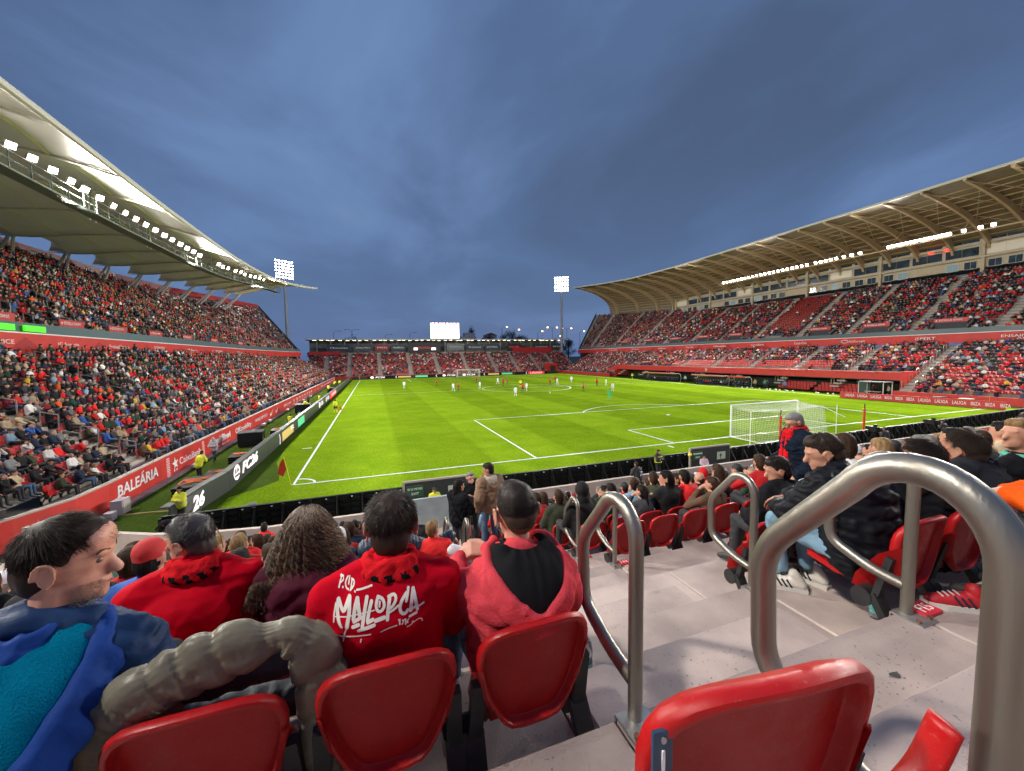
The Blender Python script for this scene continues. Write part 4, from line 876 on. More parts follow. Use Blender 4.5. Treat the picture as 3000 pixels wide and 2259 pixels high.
# ================================================================== seats
BR = mat('bracket_black', (.016, .016, .017), .5, var=.4, vscale=12, bump=.1, bscale=80)
def seat_parts(hi=True):
    """origin: floor level under the back top; seat faces +y; returns meshes"""
    # backrest shell: outline in (x,z), dish depth along +y
    H_ = [(0, .690), (.06, .688), (.11, .682), (.150, .670), (.180, .650), (.199, .622), (.206, .588), (.203, .54), (.190, .49), (.168, .435), (.140, .385), (.115, .350), (.090, .332), (.045, .328)]
    O = [(-x, z) for x, z in H_[::-1][:-1]]+H_; O = O[:]
    m_ = MB(); n = len(O); cx, cz = 0, .5
    def yb(x, z): return .065*(1-(x/.205)**2)*-.55+(.68-z)*.16+.02
    rings = []
    for s, dy in ((.985, .013), (1.0, .007), (1.004, 0), (1.0, -.008), (.985, -.014), (.955, -.0165), (.915, -.014), (.895, -.006), (.878, .012), (.86, .017), (.4, .02), (0.001, .02)): rings.append([(x*s, yb(x*s, cz+(z-cz)*s)*1.0+dy, cz+(z-cz)*s) for x, z in O])
    back = [(x*.84, yb(x, z)+.03, cz+(z-cz)*.84) for x, z in O]
    V = []; F = []
    for r_ in rings: V += r_
    for j in range(len(rings)-1):
        for i in range(n): F.append((j*n+i, (j+1)*n+i, (j+1)*n+(i+1) % n, j*n+(i+1) % n))
    c = len(V); V += [(x*s, yb(x*s, cz+(z-cz)*s)+.034, cz+(z-cz)*s) for s in (.9, .4) for x, z in O]; V.append((0, yb(0, cz)+.034, cz))
    for i in range(n): F += [(i, (i+1) % n, c+(i+1) % n, c+i), (c+i, c+(i+1) % n, c+n+(i+1) % n, c+n+i), (c+n+i, c+n+(i+1) % n, c+2*n)]
    m_.add(V, F)
    # side wings folding forward to the hinge
    for s in (-1, 1):
        W_ = [(s*.205, .02, .56), (s*.209, .10, .50), (s*.203, .20, .36), (s*.190, .22, .29), (s*.160, .17, .265), (s*.145, .12, .33), (s*.178, .04, .44)]
        W2 = [(x-s*.014, y-.01, z) for x, y, z in W_]; k = len(W_)
        f = [tuple(range(k)), tuple(range(2*k-1, k-1, -1))]+[(i, k+i, k+(i+1) % k, (i+1) % k) for i in range(k)]
        if s > 0: f = [q[::-1] for q in f]
        m_.add(W_+W2, f)
    back = m_.mesh('backrest', RED, True)
    m_ = MB(); P = [(-.14, .10), (.14, .10), (.155, .30), (.14, .46), (-.14, .46), (-.155, .30)]
    # pan tipped up: slab leaning against the back
    V = []
    for th in (0, .03):
        for x, t in P: t2 = (t-.1)*.58; V.append((x*.97, .105+.02*t2+th, .30+t2*.95))
    k = len(P); m_.add(V, [tuple(range(k)), tuple(range(2*k-1, k-1, -1))]+[(i, k+i, k+(i+1) % k, (i+1) % k) for i in range(k)]); pan_up = m_.mesh('seat_pan', RED, True)
    m_ = MB(); V = []
    for th in (0, .03):
        for x, t in P: V.append((x, .12+(t-.1)*1.02, .30+th-.02*math.sin((t-.1)*8)+(t-.1)*.05))
    m_.add(V, [tuple(range(k))[::-1], tuple(range(k, 2*k))]+[(i, (i+1) % k, k+(i+1) % k, k+i) for i in range(k)]); pan_dn = m_.mesh('seat_pan', RED, True)
    br = []
    for s in (-1, 1):
        m_ = MB(); m_.bar((s*.215, -.02, .10), (s*.205, .11, .30), .035, .07, up=(1, 0, 0)); m_.bar((s*.205, .10, .29), (s*.195, .05, .50), .03, .05, up=(1, 0, 0))
        m_.cyl((s*.17, .15, .27), (s*.245, .15, .27), .048, 12); m_.box((s*.215, -.03, .02), (.05, .07, .30)); br.append(m_.mesh('bracket', BR, True))
    return back, pan_up, pan_dn, br
SB, SPU, SPD, SBR = seat_parts()
SEATS = {}
ORD = ['zero', 'first', 'second', 'third', 'fourth', 'fifth', 'sixth', 'seventh', 'eighth', 'ninth', 'tenth', 'eleventh', 'twelfth', 'thirteenth', 'fourteenth', 'fifteenth', 'sixteenth', 'seventeenth', 'eighteenth', 'nineteenth', 'twentieth', 'twenty-first', 'twenty-second', 'twenty-third', 'twenty-fourth', 'twenty-fifth', 'twenty-sixth', 'twenty-seventh', 'twenty-eighth', 'twenty-ninth', 'thirtieth']+['number %d' % i for i in range(31, 130)]
seat_src = thing('stadium_seat', 'red tip-up seat', 'seat'); 
for n_, me in (('backrest', SB), ('seat_pan', SPU), ('bracket', SBR[0]), ('bracket', SBR[1])): link(n_, me, seat_src)
seat_src2 = thing('stadium_seat', 'red seat folded down', 'seat')
for n_, me in (('backrest', SB), ('seat_pan', SPD), ('bracket', SBR[0]), ('bracket', SBR[1])): link(n_, me, seat_src2)
index_children(seat_src, seat_src2)
def put_seat(x, y, z, rz, label, group, down=False, scale=1.0):
    c = copy_tree(seat_src2 if down else seat_src); c.location = (x, y, z); c.rotation_euler = (0, 0, rz); c.scale = (.96*scale, scale, 1.09*scale); tag(c, label, 'seat', group); return c
def sx(j, side):  # seat centre x, j=0 next to the gangway
    return 4.70-.46*j if side == "L" else 6.86+.47*j
SEAT_OFF = .02
EMPTY_R = {}
# ================================================================== people
from mathutils import noise as mnoise
SKIN = mat('skin', (.44, .215, .14), .55, var=.08, vscale=12, bump=.05, bscale=120, spec=.35)
SKINR = mat('skin_ruddy', (.52, .25, .17), .5, var=.12, vscale=18, bump=.08, bscale=140, spec=.4)
HS = dict(bump=1.0, bscale=55, spec=.12, stretch=(1, 1, .3), var=.4, vscale=40)
HB = {'black': mat('hair_black', (.010, .008, .007), .65, **HS), 'brown': mat('hair_brown', (.035, .019, .011), .65, **HS), 'grey': mat('hair_grey', (.15, .14, .13), .65, **HS), 'blond': mat('hair_blond', (.20, .12, .055), .65, **HS)}
PANTS = {'dark': mat('trousers_dark', (.018, .019, .023), .8, bump=.2, bscale=30), 'jeans': mat('trousers_jeans', (.055, .095, .165), .8, var=.25, vscale=10, bump=.2, bscale=120)}
SHOE = mat('shoe_dark', (.03, .03, .03), .5); SHOEW = mat('shoe_white', (.6, .58, .55), .5)
TOPM = objcol_mat('top_cloth', .85, .25)
def capsule(m_, a, b, ra, rb, n=10):
    a = Vector(a); b = Vector(b); d = b-a; L_ = d.length
    if L_ < 1e-4: d = Vector((0, 0, 1)); L_ = 1e-4
    d.normalize(); x = d.cross(Vector((0, 0, 1)) if abs(d.z) < .9 else Vector((1, 0, 0))).normalized(); y = d.cross(x); V = [a-d*ra]; k = 3
    for j in range(1, k+1): t = math.pi/2*(1-j/k); V += [a-d*ra*math.sin(t)+(x*math.cos(q)+y*math.sin(q))*ra*math.cos(t) for q in [2*math.pi*i/n for i in range(n)]]
    for j in range(0, k): t = math.pi/2*(j/k); V += [b+d*rb*math.sin(t)+(x*math.cos(q)+y*math.sin(q))*rb*math.cos(t) for q in [2*math.pi*i/n for i in range(n)]]
    V.append(b+d*rb); r_ = 2*k; F = [(0, 1+(i+1) % n, 1+i) for i in range(n)]
    for j in range(r_-1):
        for i in range(n): c = 1+j*n; F.append((c+i, c+(i+1) % n, c+n+(i+1) % n, c+n+i))
    c = 1+(r_-1)*n; F += [(c+i, c+(i+1) % n, len(V)-1) for i in range(n)]; m_.add(V, F)
def ellip(m_, c, r, Rm=None, n=14, m2=9):
    k = len(m_.v); m_.ball((0, 0, 0), r, n, m2); 
    for i in range(k, len(m_.v)): p = Vector(m_.v[i]); p = (Rm@p if Rm else p)+Vector(c); m_.v[i] = tuple(p)
def blob(prims, voxel, smooth=3, name='body'):
    """prims: ('c',a,b,ra,rb,tag) or ('e',c,(rx,ry,rz),tag[,R]) -> one continuous mesh, with per-face nearest tag"""
    m_ = MB()
    for p in prims:
        if p[0] == 'c': capsule(m_, p[1], p[2], p[3], p[4])
        else: ellip(m_, p[1], p[2], p[4] if len(p) > 4 else None)
    me = bpy.data.meshes.new('tmp'); me.from_pydata(m_.v, [], m_.f); o = bpy.data.objects.new('tmp', me); COL.objects.link(o)
    r = o.modifiers.new('r', 'REMESH'); r.mode = 'VOXEL'; r.voxel_size = voxel; r.use_smooth_shade = True
    s = o.modifiers.new('s', 'SMOOTH'); s.factor = .5; s.iterations = smooth
    bpy.context.view_layer.update(); res = bpy.data.meshes.new_from_object(o.evaluated_get(bpy.context.evaluated_depsgraph_get()))
    bpy.data.objects.remove(o); bpy.data.meshes.remove(me); res.name = name; return res
def coords(me): a = np.empty(len(me.vertices)*3, np.float32); me.vertices.foreach_get('co', a); return a.reshape(-1, 3)
def assign(me, prims, tags, mats):
    """give every face the material of the nearest primitive"""
    n = len(me.polygons); C = np.empty(n*3, np.float32); me.polygons.foreach_get('center', C); C = C.reshape(-1, 3); best = np.full(n, 9.0); idx = np.zeros(n, np.int32)
    for p in prims:
        if p[0] == 'c':
            a = np.array(p[1], float); b = np.array(p[2], float); d = b-a; t = np.clip(((C-a)@d)/max(d@d, 1e-9), 0, 1); q = a+t[:, None]*d; s = np.linalg.norm(C-q, axis=1)-(p[3]+(p[4]-p[3])*t); tg = p[5]
        else:
            l = C-np.array(p[1], float)
            if len(p) > 4: l = l@np.array(p[4])
            r = np.array(p[2], float); s = (np.linalg.norm(l/r, axis=1)-1)*r.min(); tg = p[3]
        w = s < best; best[w] = s[w]; idx[w] = tags.index(tg)
    me.materials.clear()
    for q in mats: me.materials.append(q)
    me.polygons.foreach_set('material_index', idx); me.polygons.foreach_set('use_smooth', np.ones(n, bool)); me.update(); return me
def displace(me, fn):
    c = coords(me); nv = np.empty(len(me.vertices)*3, np.float32); me.vertices.foreach_get('normal', nv); nv = nv.reshape(-1, 3); d = fn(c, nv); me.vertices.foreach_set('co', (c+nv*d[:, None]).astype(np.float32).ravel()); me.update()
def fold(amp, sc=9.0, st=(1, 1, 2.2), seed=0):
    def f(c, n): return np.array([amp*(1-2*abs(mnoise.noise(Vector((p[0]*sc*st[0]+seed, p[1]*sc*st[1], p[2]*sc*st[2]+mnoise.noise(Vector(p)*7)*1.2)))*1.6)) for p in c.tolist()])
    return f
def quilt(amp, per, axis=2, fo=.004, seed=0, tilt=0.0):
    f0 = fold(fo, 14, seed=seed)
    def f(c, n): u = (c[:, axis]+tilt*c[:, 0])/per; s = np.abs(np.sin(math.pi*u)); return amp*(s**.5-.75)+f0(c, n)
    return f
def head_prims(H, yaw=0, pitch=0, style='short', k=1.0, face=True, skin='skin', roll=0):
    Rm = Matrix.Rotation(yaw, 3, 'Z')@Matrix.Rotation(pitch, 3, 'X')@Matrix.Rotation(roll, 3, 'Y'); H = Vector(H)
    def P(x, y, z): return tuple(H+Rm@Vector((x*k, y*k, z*k)))
    def r(*a): return tuple(q*k for q in a)
    L_ = [('e', P(0, 0, .01), r(.074, .092, .098), skin, Rm), ('e', P(0, .028, -.055), r(.056, .062, .062), skin, Rm)]
    if face: L_ += [('c', P(0, .088, .0), P(0, .108, -.032), r(.011,)[0], r(.016,)[0], skin), ('e', P(0, .078, -.088), r(.024, .018, .018), skin, Rm), ('e', P(0, .080, .022), r(.05, .016, .012), skin, Rm), ('e', P(0, .086, -.062), r(.024, .012, .010), skin, Rm)]
    for s in (-1, 1): L_ += [('e', P(s*.083, -.006, -.010), r(.011, .023, .036), skin, Rm)]
    if style in ('short', 'crop', 'long', 'pony', 'bob', 'curly'):
        g = {'short': 1.0, 'crop': .965, 'long': 1.03, 'pony': .99, 'bob': 1.04, 'curly': 1.0}[style]
        L_ += [('e', P(0, -.016, .030), r(.080*g, .092*g, .093*g), 'hair', Rm), ('e', P(0, -.045, -.02 if style != 'crop' else .0), r(.068*g, .06*g, (.082 if style != 'crop' else .078)*g), 'hair', Rm), ('e', P(0, .035, .075), r(.058*g, .05*g, .042*g), 'hair', Rm)]
    if style == 'bald': L_ += [('e', P(0, -.05, -.03), r(.062, .05, .06), 'hair', Rm)]
    if style in ('long', 'bob'):
        zz = -.27 if style == 'long' else -.13
        L_ += [('c', P(0, -.045, 0), P(0, -.075, zz), r(.078,)[0], r(.055,)[0], 'hair'), ('c', P(-.06, -.02, 0), P(-.075, -.05, zz), r(.036,)[0], r(.03,)[0], 'hair'), ('c', P(.06, -.02, 0), P(.075, -.05, zz), r(.036,)[0], r(.03,)[0], 'hair')]
    if style == 'pony': L_ += [('c', P(0, -.10, .03), P(0, -.13, -.18), r(.028,)[0], r(.018,)[0], 'hair')]
    if style == 'beanie': L_ += [('e', P(0, -.008, .045), r(.086, .100, .088), 'cap', Rm), ('e', P(0, -.05, -.03), r(.064, .05, .06), 'hair', Rm)]
    if style == 'cap': L_ += [('e', P(0, -.006, .045), r(.083, .098, .080), 'cap', Rm), ('e', P(0, .11, .035), r(.06, .06, .010), 'cap', Rm), ('e', P(0, -.05, -.03), r(.066, .052, .065), 'hair', Rm)]
    if style == 'hood': L_ += [('e', P(0, -.02, .02), r(.10, .105, .118), 'top', Rm), ('e', P(0, -.03, -.10), r(.10, .09, .07), 'top', Rm)]
    return L_, P, Rm
def body_prims(J, w=1.0, coat=0.0, bare=False):
    """J: joints; returns torso + limbs"""
    c = coat; p = lambda q: tuple(J[q])
    pel, ch, nk = Vector(J['pel']), Vector(J['ch']), Vector(J['nk']); X = Vector(J['shR'])-Vector(J['shL']); X.normalize()
    L_ = [('c', tuple(pel), tuple(pel.lerp(ch, .5)), .135*w+c, .13*w+c, 'top')]
    for s in (-1, 1): L_ += [('c', tuple(pel+X*s*.055), tuple(ch+X*s*.07), .105*w+c, .115*w+c, 'top')]
    L_ += [('e', tuple(pel.lerp(ch, .45)+Vector((0, -.005, 0))), (.17*w+c, .128*w+c, .30), 'top'), ('e', tuple(ch+Vector((0, -.012, .03))), (.185*w+c, .118*w+c, .15), 'top')]+[('c', tuple(nk+X*s_*.04-Vector((0, 0, .025))), tuple(Vector(J['sh'+q_])+Vector((0, 0, .0))), .056+c*.8, .056+c*.8, 'top') for s_, q_ in ((-1, 'L'), (1, 'R'))]+[('c', p('shL'), p('shR'), .058+c, .058+c, 'top'), ('c', tuple(ch), tuple(nk-Vector((0, 0, .03))), .11+c, .06+c*.6, 'top'), ('c', tuple(nk-Vector((0, 0, .06))), p('hd'), .050, .048, 'skin')]
    L_ += [('c', tuple(nk+Vector((0, -.005, -.035))), tuple(nk+Vector((0, 0, .0))), .062+c*.5, .060+c*.5, 'top')]
    for s in 'LR':
        L_ += [('c', p('sh'+s), p('el'+s), .054+c, .044+c, 'top'), ('c', p('el'+s), p('ha'+s), .044+c, .031+c*.8, 'top')]
        h = Vector(J['ha'+s]); d = (h-Vector(J['el'+s])).normalized(); L_ += [('c', tuple(h+d*.02), tuple(h+d*.09), .030, .026, 'skin')]
        L_ += [('c', p('hip'+s), p('kn'+s), .083, .058, 'pants'), ('c', p('kn'+s), p('an'+s), .056, .042, 'pants'), ('c', p('an'+s), p('to'+s), .042, .032, 'shoe')]
    return L_
def sitJ(lean=0.0, arms='lap', legs=.12, hy=.14, hz=1.03, drop=0.0):
    J = dict(pel=(0, .15, .44), ch=(0, .12+lean*.6, .74), nk=(0, .12+lean, .895), hd=(0, hy+lean, hz), shL=(-.165, .12+lean*.8, .835), shR=(.165, .12+lean*.8, .835))
    e = {'lap': ((.235, .20, .60), (.09, .40, .56)), 'cross': ((.23, .24, .62), (-.02, .33, .68)), 'knee': ((.24, .36, .66), (.10, .56, .58)), 'up': ((.23, .36, .66), (.08, .30, .90)), 'side': ((.26, .12, .60), (.24, .34, .52))}[arms]
    for s, n in ((-1, 'L'), (1, 'R')):
        a, b = e; J['el'+n] = (s*a[0], a[1]+lean*.8, a[2]); J['ha'+n] = (s*b[0] if arms != 'cross' else b[0]*s, b[1]+lean*.7, b[2]+(.04*(s > 0) if arms == 'cross' else 0))
        J['hip'+n] = (s*.09, .17, .43); J['kn'+n] = (s*legs, .56, .48); J['an'+n] = (s*legs, .58, .10); J['to'+n] = (s*(legs+.02), .72, .05)
    return J
def standJ(arms='down', stride=0.0, bend=0.0, crouch=0.0):
    J = dict(pel=(0, 0, .96-crouch), ch=(0, .02+bend*.5, 1.28-crouch), nk=(0, .01+bend, 1.45-crouch), hd=(0, .03+bend*1.2, 1.585-crouch), shL=(-.175, bend*.9, 1.385-crouch), shR=(.175, bend*.9, 1.385-crouch))
    for s, n in ((-1, 'L'), (1, 'R')):
        if arms == 'down': a, b = (.24, -.02+s*stride*.2, 1.12), (.24, .08+s*stride*.4, .90)
        elif arms == 'pocket': a, b = (.27, -.06, 1.14), (.20, .08, .96)
        elif arms == 'cross': a, b = (.24, .12, 1.16), (-.02, .2, 1.18)
        elif arms == 'chest': a, b = (.25, .10, 1.15), (.10, .27, 1.26)
        elif arms == 'up': a, b = (.30, .1, 1.45), (.2, .2, 1.7)
        elif arms == 'hips': a, b = (.33, -.08, 1.16), (.18, .02, 1.0)
        J['el'+n] = (s*a[0], a[1]+bend*.6, a[2]-crouch); J['ha'+n] = (s*b[0], b[1]+bend*.6, b[2]-crouch)
        t = -s*stride; J['hip'+n] = (s*.09, 0, .93-crouch); J['kn'+n] = (s*(.10+crouch*.3), t*.35+.03+crouch*.6, .50-crouch*.25); J['an'+n] = (s*.11, t*.6-(.03 if t < 0 else 0), .09+(.06 if t < -.1 else 0)); J['to'+n] = (s*.12, t*.6+.15, .045)
    return J
TAGS = ['skin', 'top', 'hair', 'pants', 'shoe', 'cap']
def proto(J, style='short', yaw=0, pitch=0, hair='brown', pants='dark', voxel=.022, w=1.0, coat=.015, capm=None, k=1.0, shoe=SHOE, topm=None, face=True, extra=()):
    hp, P, Rm = head_prims(J['hd'], yaw, pitch, style, k, face); prims = body_prims(J, w, coat)+hp+list(extra)
    me = blob(prims, voxel, 3 if voxel > .015 else 4, 'person'); return assign(me, prims, TAGS, [SKIN, topm or TOPM, HB[hair], PANTS[pants], shoe, capm or TOPM])
def remat(me, hair=None, pants=None, cap=None):
    m2 = me.copy()
    if hair: m2.materials[2] = HB[hair]
    if pants: m2.materials[3] = PANTS[pants]
    if cap: m2.materials[5] = cap
    return m2
CAPB = mat('cap_black', (.012, .012, .014), .7); CAPR = mat('cap_red', (.45, .02, .02), .8, bump=.3, bscale=80); CAPW = mat('cap_white', (.6, .58, .6), .8)
PR = {}
base = {
 's_short': (sitJ(0, 'lap'), 'short', 0, -.05), 's_short_left': (sitJ(.03, 'cross'), 'short', .9, 0), 's_lean': (sitJ(.14, 'knee', .16), 'short', -.2, -.25), 's_right': (sitJ(0, 'lap'), 'crop', -.8, 0),
 's_long': (sitJ(.0, 'lap'), 'long', .1, -.05), 's_long_left': (sitJ(.04, 'cross'), 'long', .9, 0), 's_bob': (sitJ(.02, 'lap'), 'bob', -.5, -.1), 's_pony': (sitJ(.02, 'up'), 'pony', .2, 0),
 's_bald': (sitJ(0, 'cross'), 'bald', .2, 0), 's_cap': (sitJ(.02, 'lap'), 'cap', -.1, -.05), 's_beanie': (sitJ(0, 'cross'), 'beanie', .1, 0), 's_hood': (sitJ(.05, 'lap'), 'hood', 0, -.1)}
for n_, (J, st, yw, pt) in base.items(): PR[n_] = proto(J, st, yw, pt, voxel=.021, coat=.02 if 'short' in n_ else .01)
for n_, J in (('st_down', standJ('down')), ('st_pocket', standJ('pocket', .1)), ('st_cross', standJ('cross')), ('st_walk', standJ('down', .45))): PR[n_] = proto(J, 'short', 0, 0, voxel=.024, coat=.015)
HAIRW = {'black': 'black', 'brown': 'dark brown', 'grey': 'grey', 'blond': 'blond'}
VAR = {}
def variant(n_, hair, pants, cap=None):
    k = (n_, hair, pants, cap.name if cap else '')
    if k not in VAR: VAR[k] = remat(PR[n_], hair, pants, cap)
    return VAR[k]
COLS = {'black': (.012, .012, .013), 'dark navy': (.014, .022, .045), 'charcoal': (.035, .036, .04), 'dark olive': (.035, .04, .022), 'grey': (.16, .16, .165), 'red': (.45, .012, .014), 'bright red': (.58, .02, .02), 'maroon': (.13, .012, .02), 'white': (.62, .60, .56), 'beige': (.40, .30, .19), 'blue': (.03, .09, .30), 'light blue': (.20, .32, .42), 'brown': (.09, .05, .03), 'dark green': (.01, .04, .025), 'mustard yellow': (.55, .34, .03), 'orange': (.65, .10, .02), 'lime green': (.25, .5, .05), 'pink': (.5, .2, .25)}
CWT = {'black': 24, 'dark navy': 9, 'charcoal': 9, 'dark olive': 6, 'grey': 8, 'red': 13, 'bright red': 10, 'maroon': 3, 'white': 8, 'beige': 7, 'blue': 2, 'light blue': 2, 'brown': 3, 'dark green': 3, 'mustard yellow': 1, 'orange': 1}
CK = list(CWT); CWs = [CWT[q] for q in CK]
STYLEW = {'short': 'short', 'lean': 'short', 'right': 'cropped', 'long': 'long', 'bob': 'bobbed', 'pony': 'tied back', 'bald': 'balding', 'cap': 'cap', 'beanie': 'beanie', 'hood': 'hood up'}
NPERS = 0
def crowd_person(x, y, z, rz, where, group, rnd, scale=1.0, style=None, col=None, hair=None, pose=''):
    global NPERS; NPERS += 1
    n_ = style or rnd.choices(list(base), [22, 10, 10, 10, 10, 6, 6, 4, 4, 6, 4, 3])[0]; hair = hair or rnd.choices(['black', 'brown', 'grey', 'blond'], [40, 38, 13, 9])[0]; pants = rnd.choice(['dark', 'dark', 'jeans']); col = col or rnd.choices(CK, CWs)[0]; cap = None; what = ''
    if n_ in ('s_cap', 's_beanie'): cap = rnd.choice([CAPB, CAPR, CAPB, CAPW]); what = {'cap_black': 'black', 'cap_red': 'red', 'cap_white': 'white'}[cap.name]+(' cap' if n_ == 's_cap' else ' beanie')
    elif n_ == 's_hood': what = 'hood up'
    else: what = {'s_bald': 'balding head', 's_pony': 'tied back %s hair' % HAIRW[hair], 's_bob': 'bobbed %s hair' % HAIRW[hair]}.get(n_, ('long ' if 'long' in n_ else 'short ')+HAIRW[hair]+' hair')
    o = link('person', variant(n_, hair, pants, cap)); o.location = (x, y, z); o.rotation_euler = (0, 0, rz); o.scale = (scale*rnd.uniform(.96, 1.06), scale, scale*rnd.uniform(.97, 1.05))
    c = COLS[col]; f = rnd.uniform(.8, 1.25); o.color = (c[0]*f, c[1]*f, c[2]*f, 1)
    tag(o, ('%s top, %s, %s' % (col, what, where)).strip(), 'person', group); return o
STROKES = [[0.0037,[[-0.146,0.849],[-0.1505,0.8277],[-0.1529,0.8013]]],[0.0084,[[-0.139,0.8584],[-0.1424,0.8345],[-0.1369,0.8037],[-0.1305,0.7929]]],[0.0084,[[-0.1382,0.8593],[-0.1246,0.8287],[-0.1055,0.8667]]],[0.0089,[[-0.1059,0.8657],[-0.1071,0.8297],[-0.1151,0.7931]]],[0.0033,[[-0.1158,0.791],[-0.1225,0.7724],[-0.1269,0.7508]]],[0.0089,[[-0.0958,0.8119],[-0.0905,0.8436],[-0.0832,0.8634]]],[0.0089,[[-0.0832,0.8634],[-0.0806,0.8387],[-0.0765,0.8159]]],[0.008,[[-0.095,0.8071],[-0.0734,0.8162]]],[0.008,[[-0.0986,0.7943],[-0.0812,0.7994]]],[0.0084,[[-0.0554,0.8649],[-0.0635,0.832],[-0.0713,0.7926]]],[0.008,[[-0.0829,0.7831],[-0.0601,0.7907],[-0.0367,0.7959]]],[0.008,[[-0.0426,0.8548],[-0.0501,0.8332],[-0.0563,0.807]]],[0.008,[[-0.0565,0.8036],[-0.0397,0.8096]]],[0.007,[[-0.0251,0.8627],[-0.0095,0.8577],[-0.0049,0.8402],[-0.0118,0.8256],[-0.0255,0.8245],[-0.0313,0.8376],[-0.0274,0.8552],[-0.0229,0.8634]]],[0.0047,[[-0.0192,0.8508],[-0.0208,0.8384]]],[0.0089,[[-0.0336,0.8056],[-0.0071,0.8091]]],[0.0084,[[0.0108,0.8597],[0.0043,0.8285],[0.0007,0.8012]]],[0.007,[[0.0065,0.8585],[0.0249,0.8652],[0.031,0.8536],[0.0195,0.8341],[0.0031,0.8265]]],[0.0056,[[0.006,0.8187],[0.019,0.8224],[0.0346,0.8331]]],[0.007,[[0.0676,0.8696],[0.0637,0.8539],[0.0584,0.8381]]],[0.008,[[0.0617,0.8591],[0.0437,0.8446],[0.0374,0.8201],[0.0444,0.804],[0.0554,0.8035],[0.0624,0.8137]]],[0.0089,[[0.0706,0.808],[0.0753,0.8367],[0.0818,0.8638]]],[0.0084,[[0.0822,0.8637],[0.0875,0.8337],[0.0915,0.805]]],[0.0066,[[0.0712,0.8114],[0.0914,0.8159]]],[0.0047,[[0.0958,0.8124],[0.1129,0.8165]]],[0.0061,[[0.0661,0.7935],[0.0886,0.7973]]],[0.0028,[[-0.1475,0.8174],[-0.0913,0.8232],[-0.0357,0.8313]]],[0.0033,[[0.0574,0.7658],[0.0696,0.765],[0.0822,0.7749],[0.0769,0.7823],[0.0682,0.7757],[0.073,0.7672],[0.0879,0.7758],[0.1014,0.7751],[0.1084,0.766],[0.1059,0.76]]],[0.0033,[[-0.0197,0.7726],[0.0024,0.7784],[0.0273,0.7811]]],[0.0033,[[-0.1572,0.7673],[-0.1339,0.762],[-0.0938,0.7642],[-0.0485,0.7712]]],[0.0033,[[-0.0759,0.7563],[-0.0779,0.7469]]],[0.0037,[[-0.1314,0.9058],[-0.1342,0.8953],[-0.1379,0.8828]]],[0.0033,[[-0.1342,0.9047],[-0.1251,0.9052],[-0.1255,0.8976],[-0.1335,0.8924]]],[0.0037,[[-0.1265,0.884],[-0.1262,0.8821]]],[0.0033,[[-0.1114,0.905],[-0.119,0.8972],[-0.1205,0.8852],[-0.1139,0.8799]]],[0.0033,[[-0.1062,0.9053],[-0.1095,0.8892]]],[0.0037,[[-0.1105,0.8804],[-0.11,0.8785]]],[0.0033,[[-0.0991,0.8998],[-0.103,0.8786]]],[0.0033,[[-0.1007,0.9002],[-0.0905,0.9004],[-0.0926,0.8873],[-0.1046,0.8778]]],[0.0037,[[-0.0906,0.8778],[-0.0899,0.8758]]],[0.0037,[[-0.0855,0.8799],[-0.0625,0.8834],[-0.0407,0.8885]]],[0.0037,[[0.0332,0.7938],[0.0365,0.7953],[0.036,0.7812]]],[0.003,[[0.0483,0.7886],[0.0439,0.7874],[0.0418,0.7915],[0.0458,0.7934],[0.0483,0.7898],[0.0476,0.7805],[0.0425,0.7801]]],[0.0037,[[0.051,0.7899],[0.0541,0.7914],[0.0536,0.7772]]],[0.003,[[0.0633,0.7876],[0.0588,0.7878],[0.0569,0.7816],[0.0584,0.7759],[0.0624,0.7765],[0.0622,0.7814],[0.0573,0.7819]]]]
# ================================================================== people close to the camera, layered
def hand_prims(w, d, nrm, side, curl=.5, k=1.0, spread=.12, tag_='skin'):
    """wrist w, direction d, palm normal nrm (side the fingers curl to), side: unit vector towards the thumb"""
    w, d, n_, s = Vector(w), Vector(d).normalized(), Vector(nrm).normalized(), Vector(side).normalized(); L_ = []
    for i, ln_ in enumerate((.068, .076, .071, .056)):
        o = (1.5-i)*.019*k; kn = w+d*.085*k+s*o; L_.append(('c', tuple(w+s*o*.55+d*.01), tuple(kn), .015*k, .0115*k, tag_))
        dd = (d+s*(1.5-i)*spread).normalized(); p = kn; a = curl*.75
        for j, f in enumerate((.5, .3, .22)):
            di = (dd*math.cos(a)+n_*math.sin(a)); q = p+di*ln_*f*1.15*k; L_.append(('c', tuple(p), tuple(q), (.0098-.0008*j)*k, (.0090-.0008*j)*k, tag_)); p = q; a += curl*.75
    a0 = w+s*.02*k+d*.02*k; a1 = a0+(s*.8+d*.5+n_*.2).normalized()*.042*k; a2 = a1+(s*.3+d*.9+n_*.35).normalized()*.032*k; a3 = a2+(d+n_*.3).normalized()*.022*k
    L_ += [('c', tuple(a0), tuple(a1), .017*k, .0125*k, tag_), ('c', tuple(a1), tuple(a2), .0115*k, .0105*k, tag_), ('c', tuple(a2), tuple(a3), .0105*k, .0085*k, tag_)]
    return L_
def flat(prims, tg=None): return [p for p in prims if tg is None or (p[5] if p[0] == 'c' else p[3]) in tg]
def simple(me, mats, smooth=True):
    me.materials.clear()
    for q in (mats if isinstance(mats, list) else [mats]): me.materials.append(q)
    me.polygons.foreach_set('use_smooth', np.ones(len(me.polygons), bool)); me.polygons.foreach_set('material_index', np.zeros(len(me.polygons), np.int32)); me.update(); return me
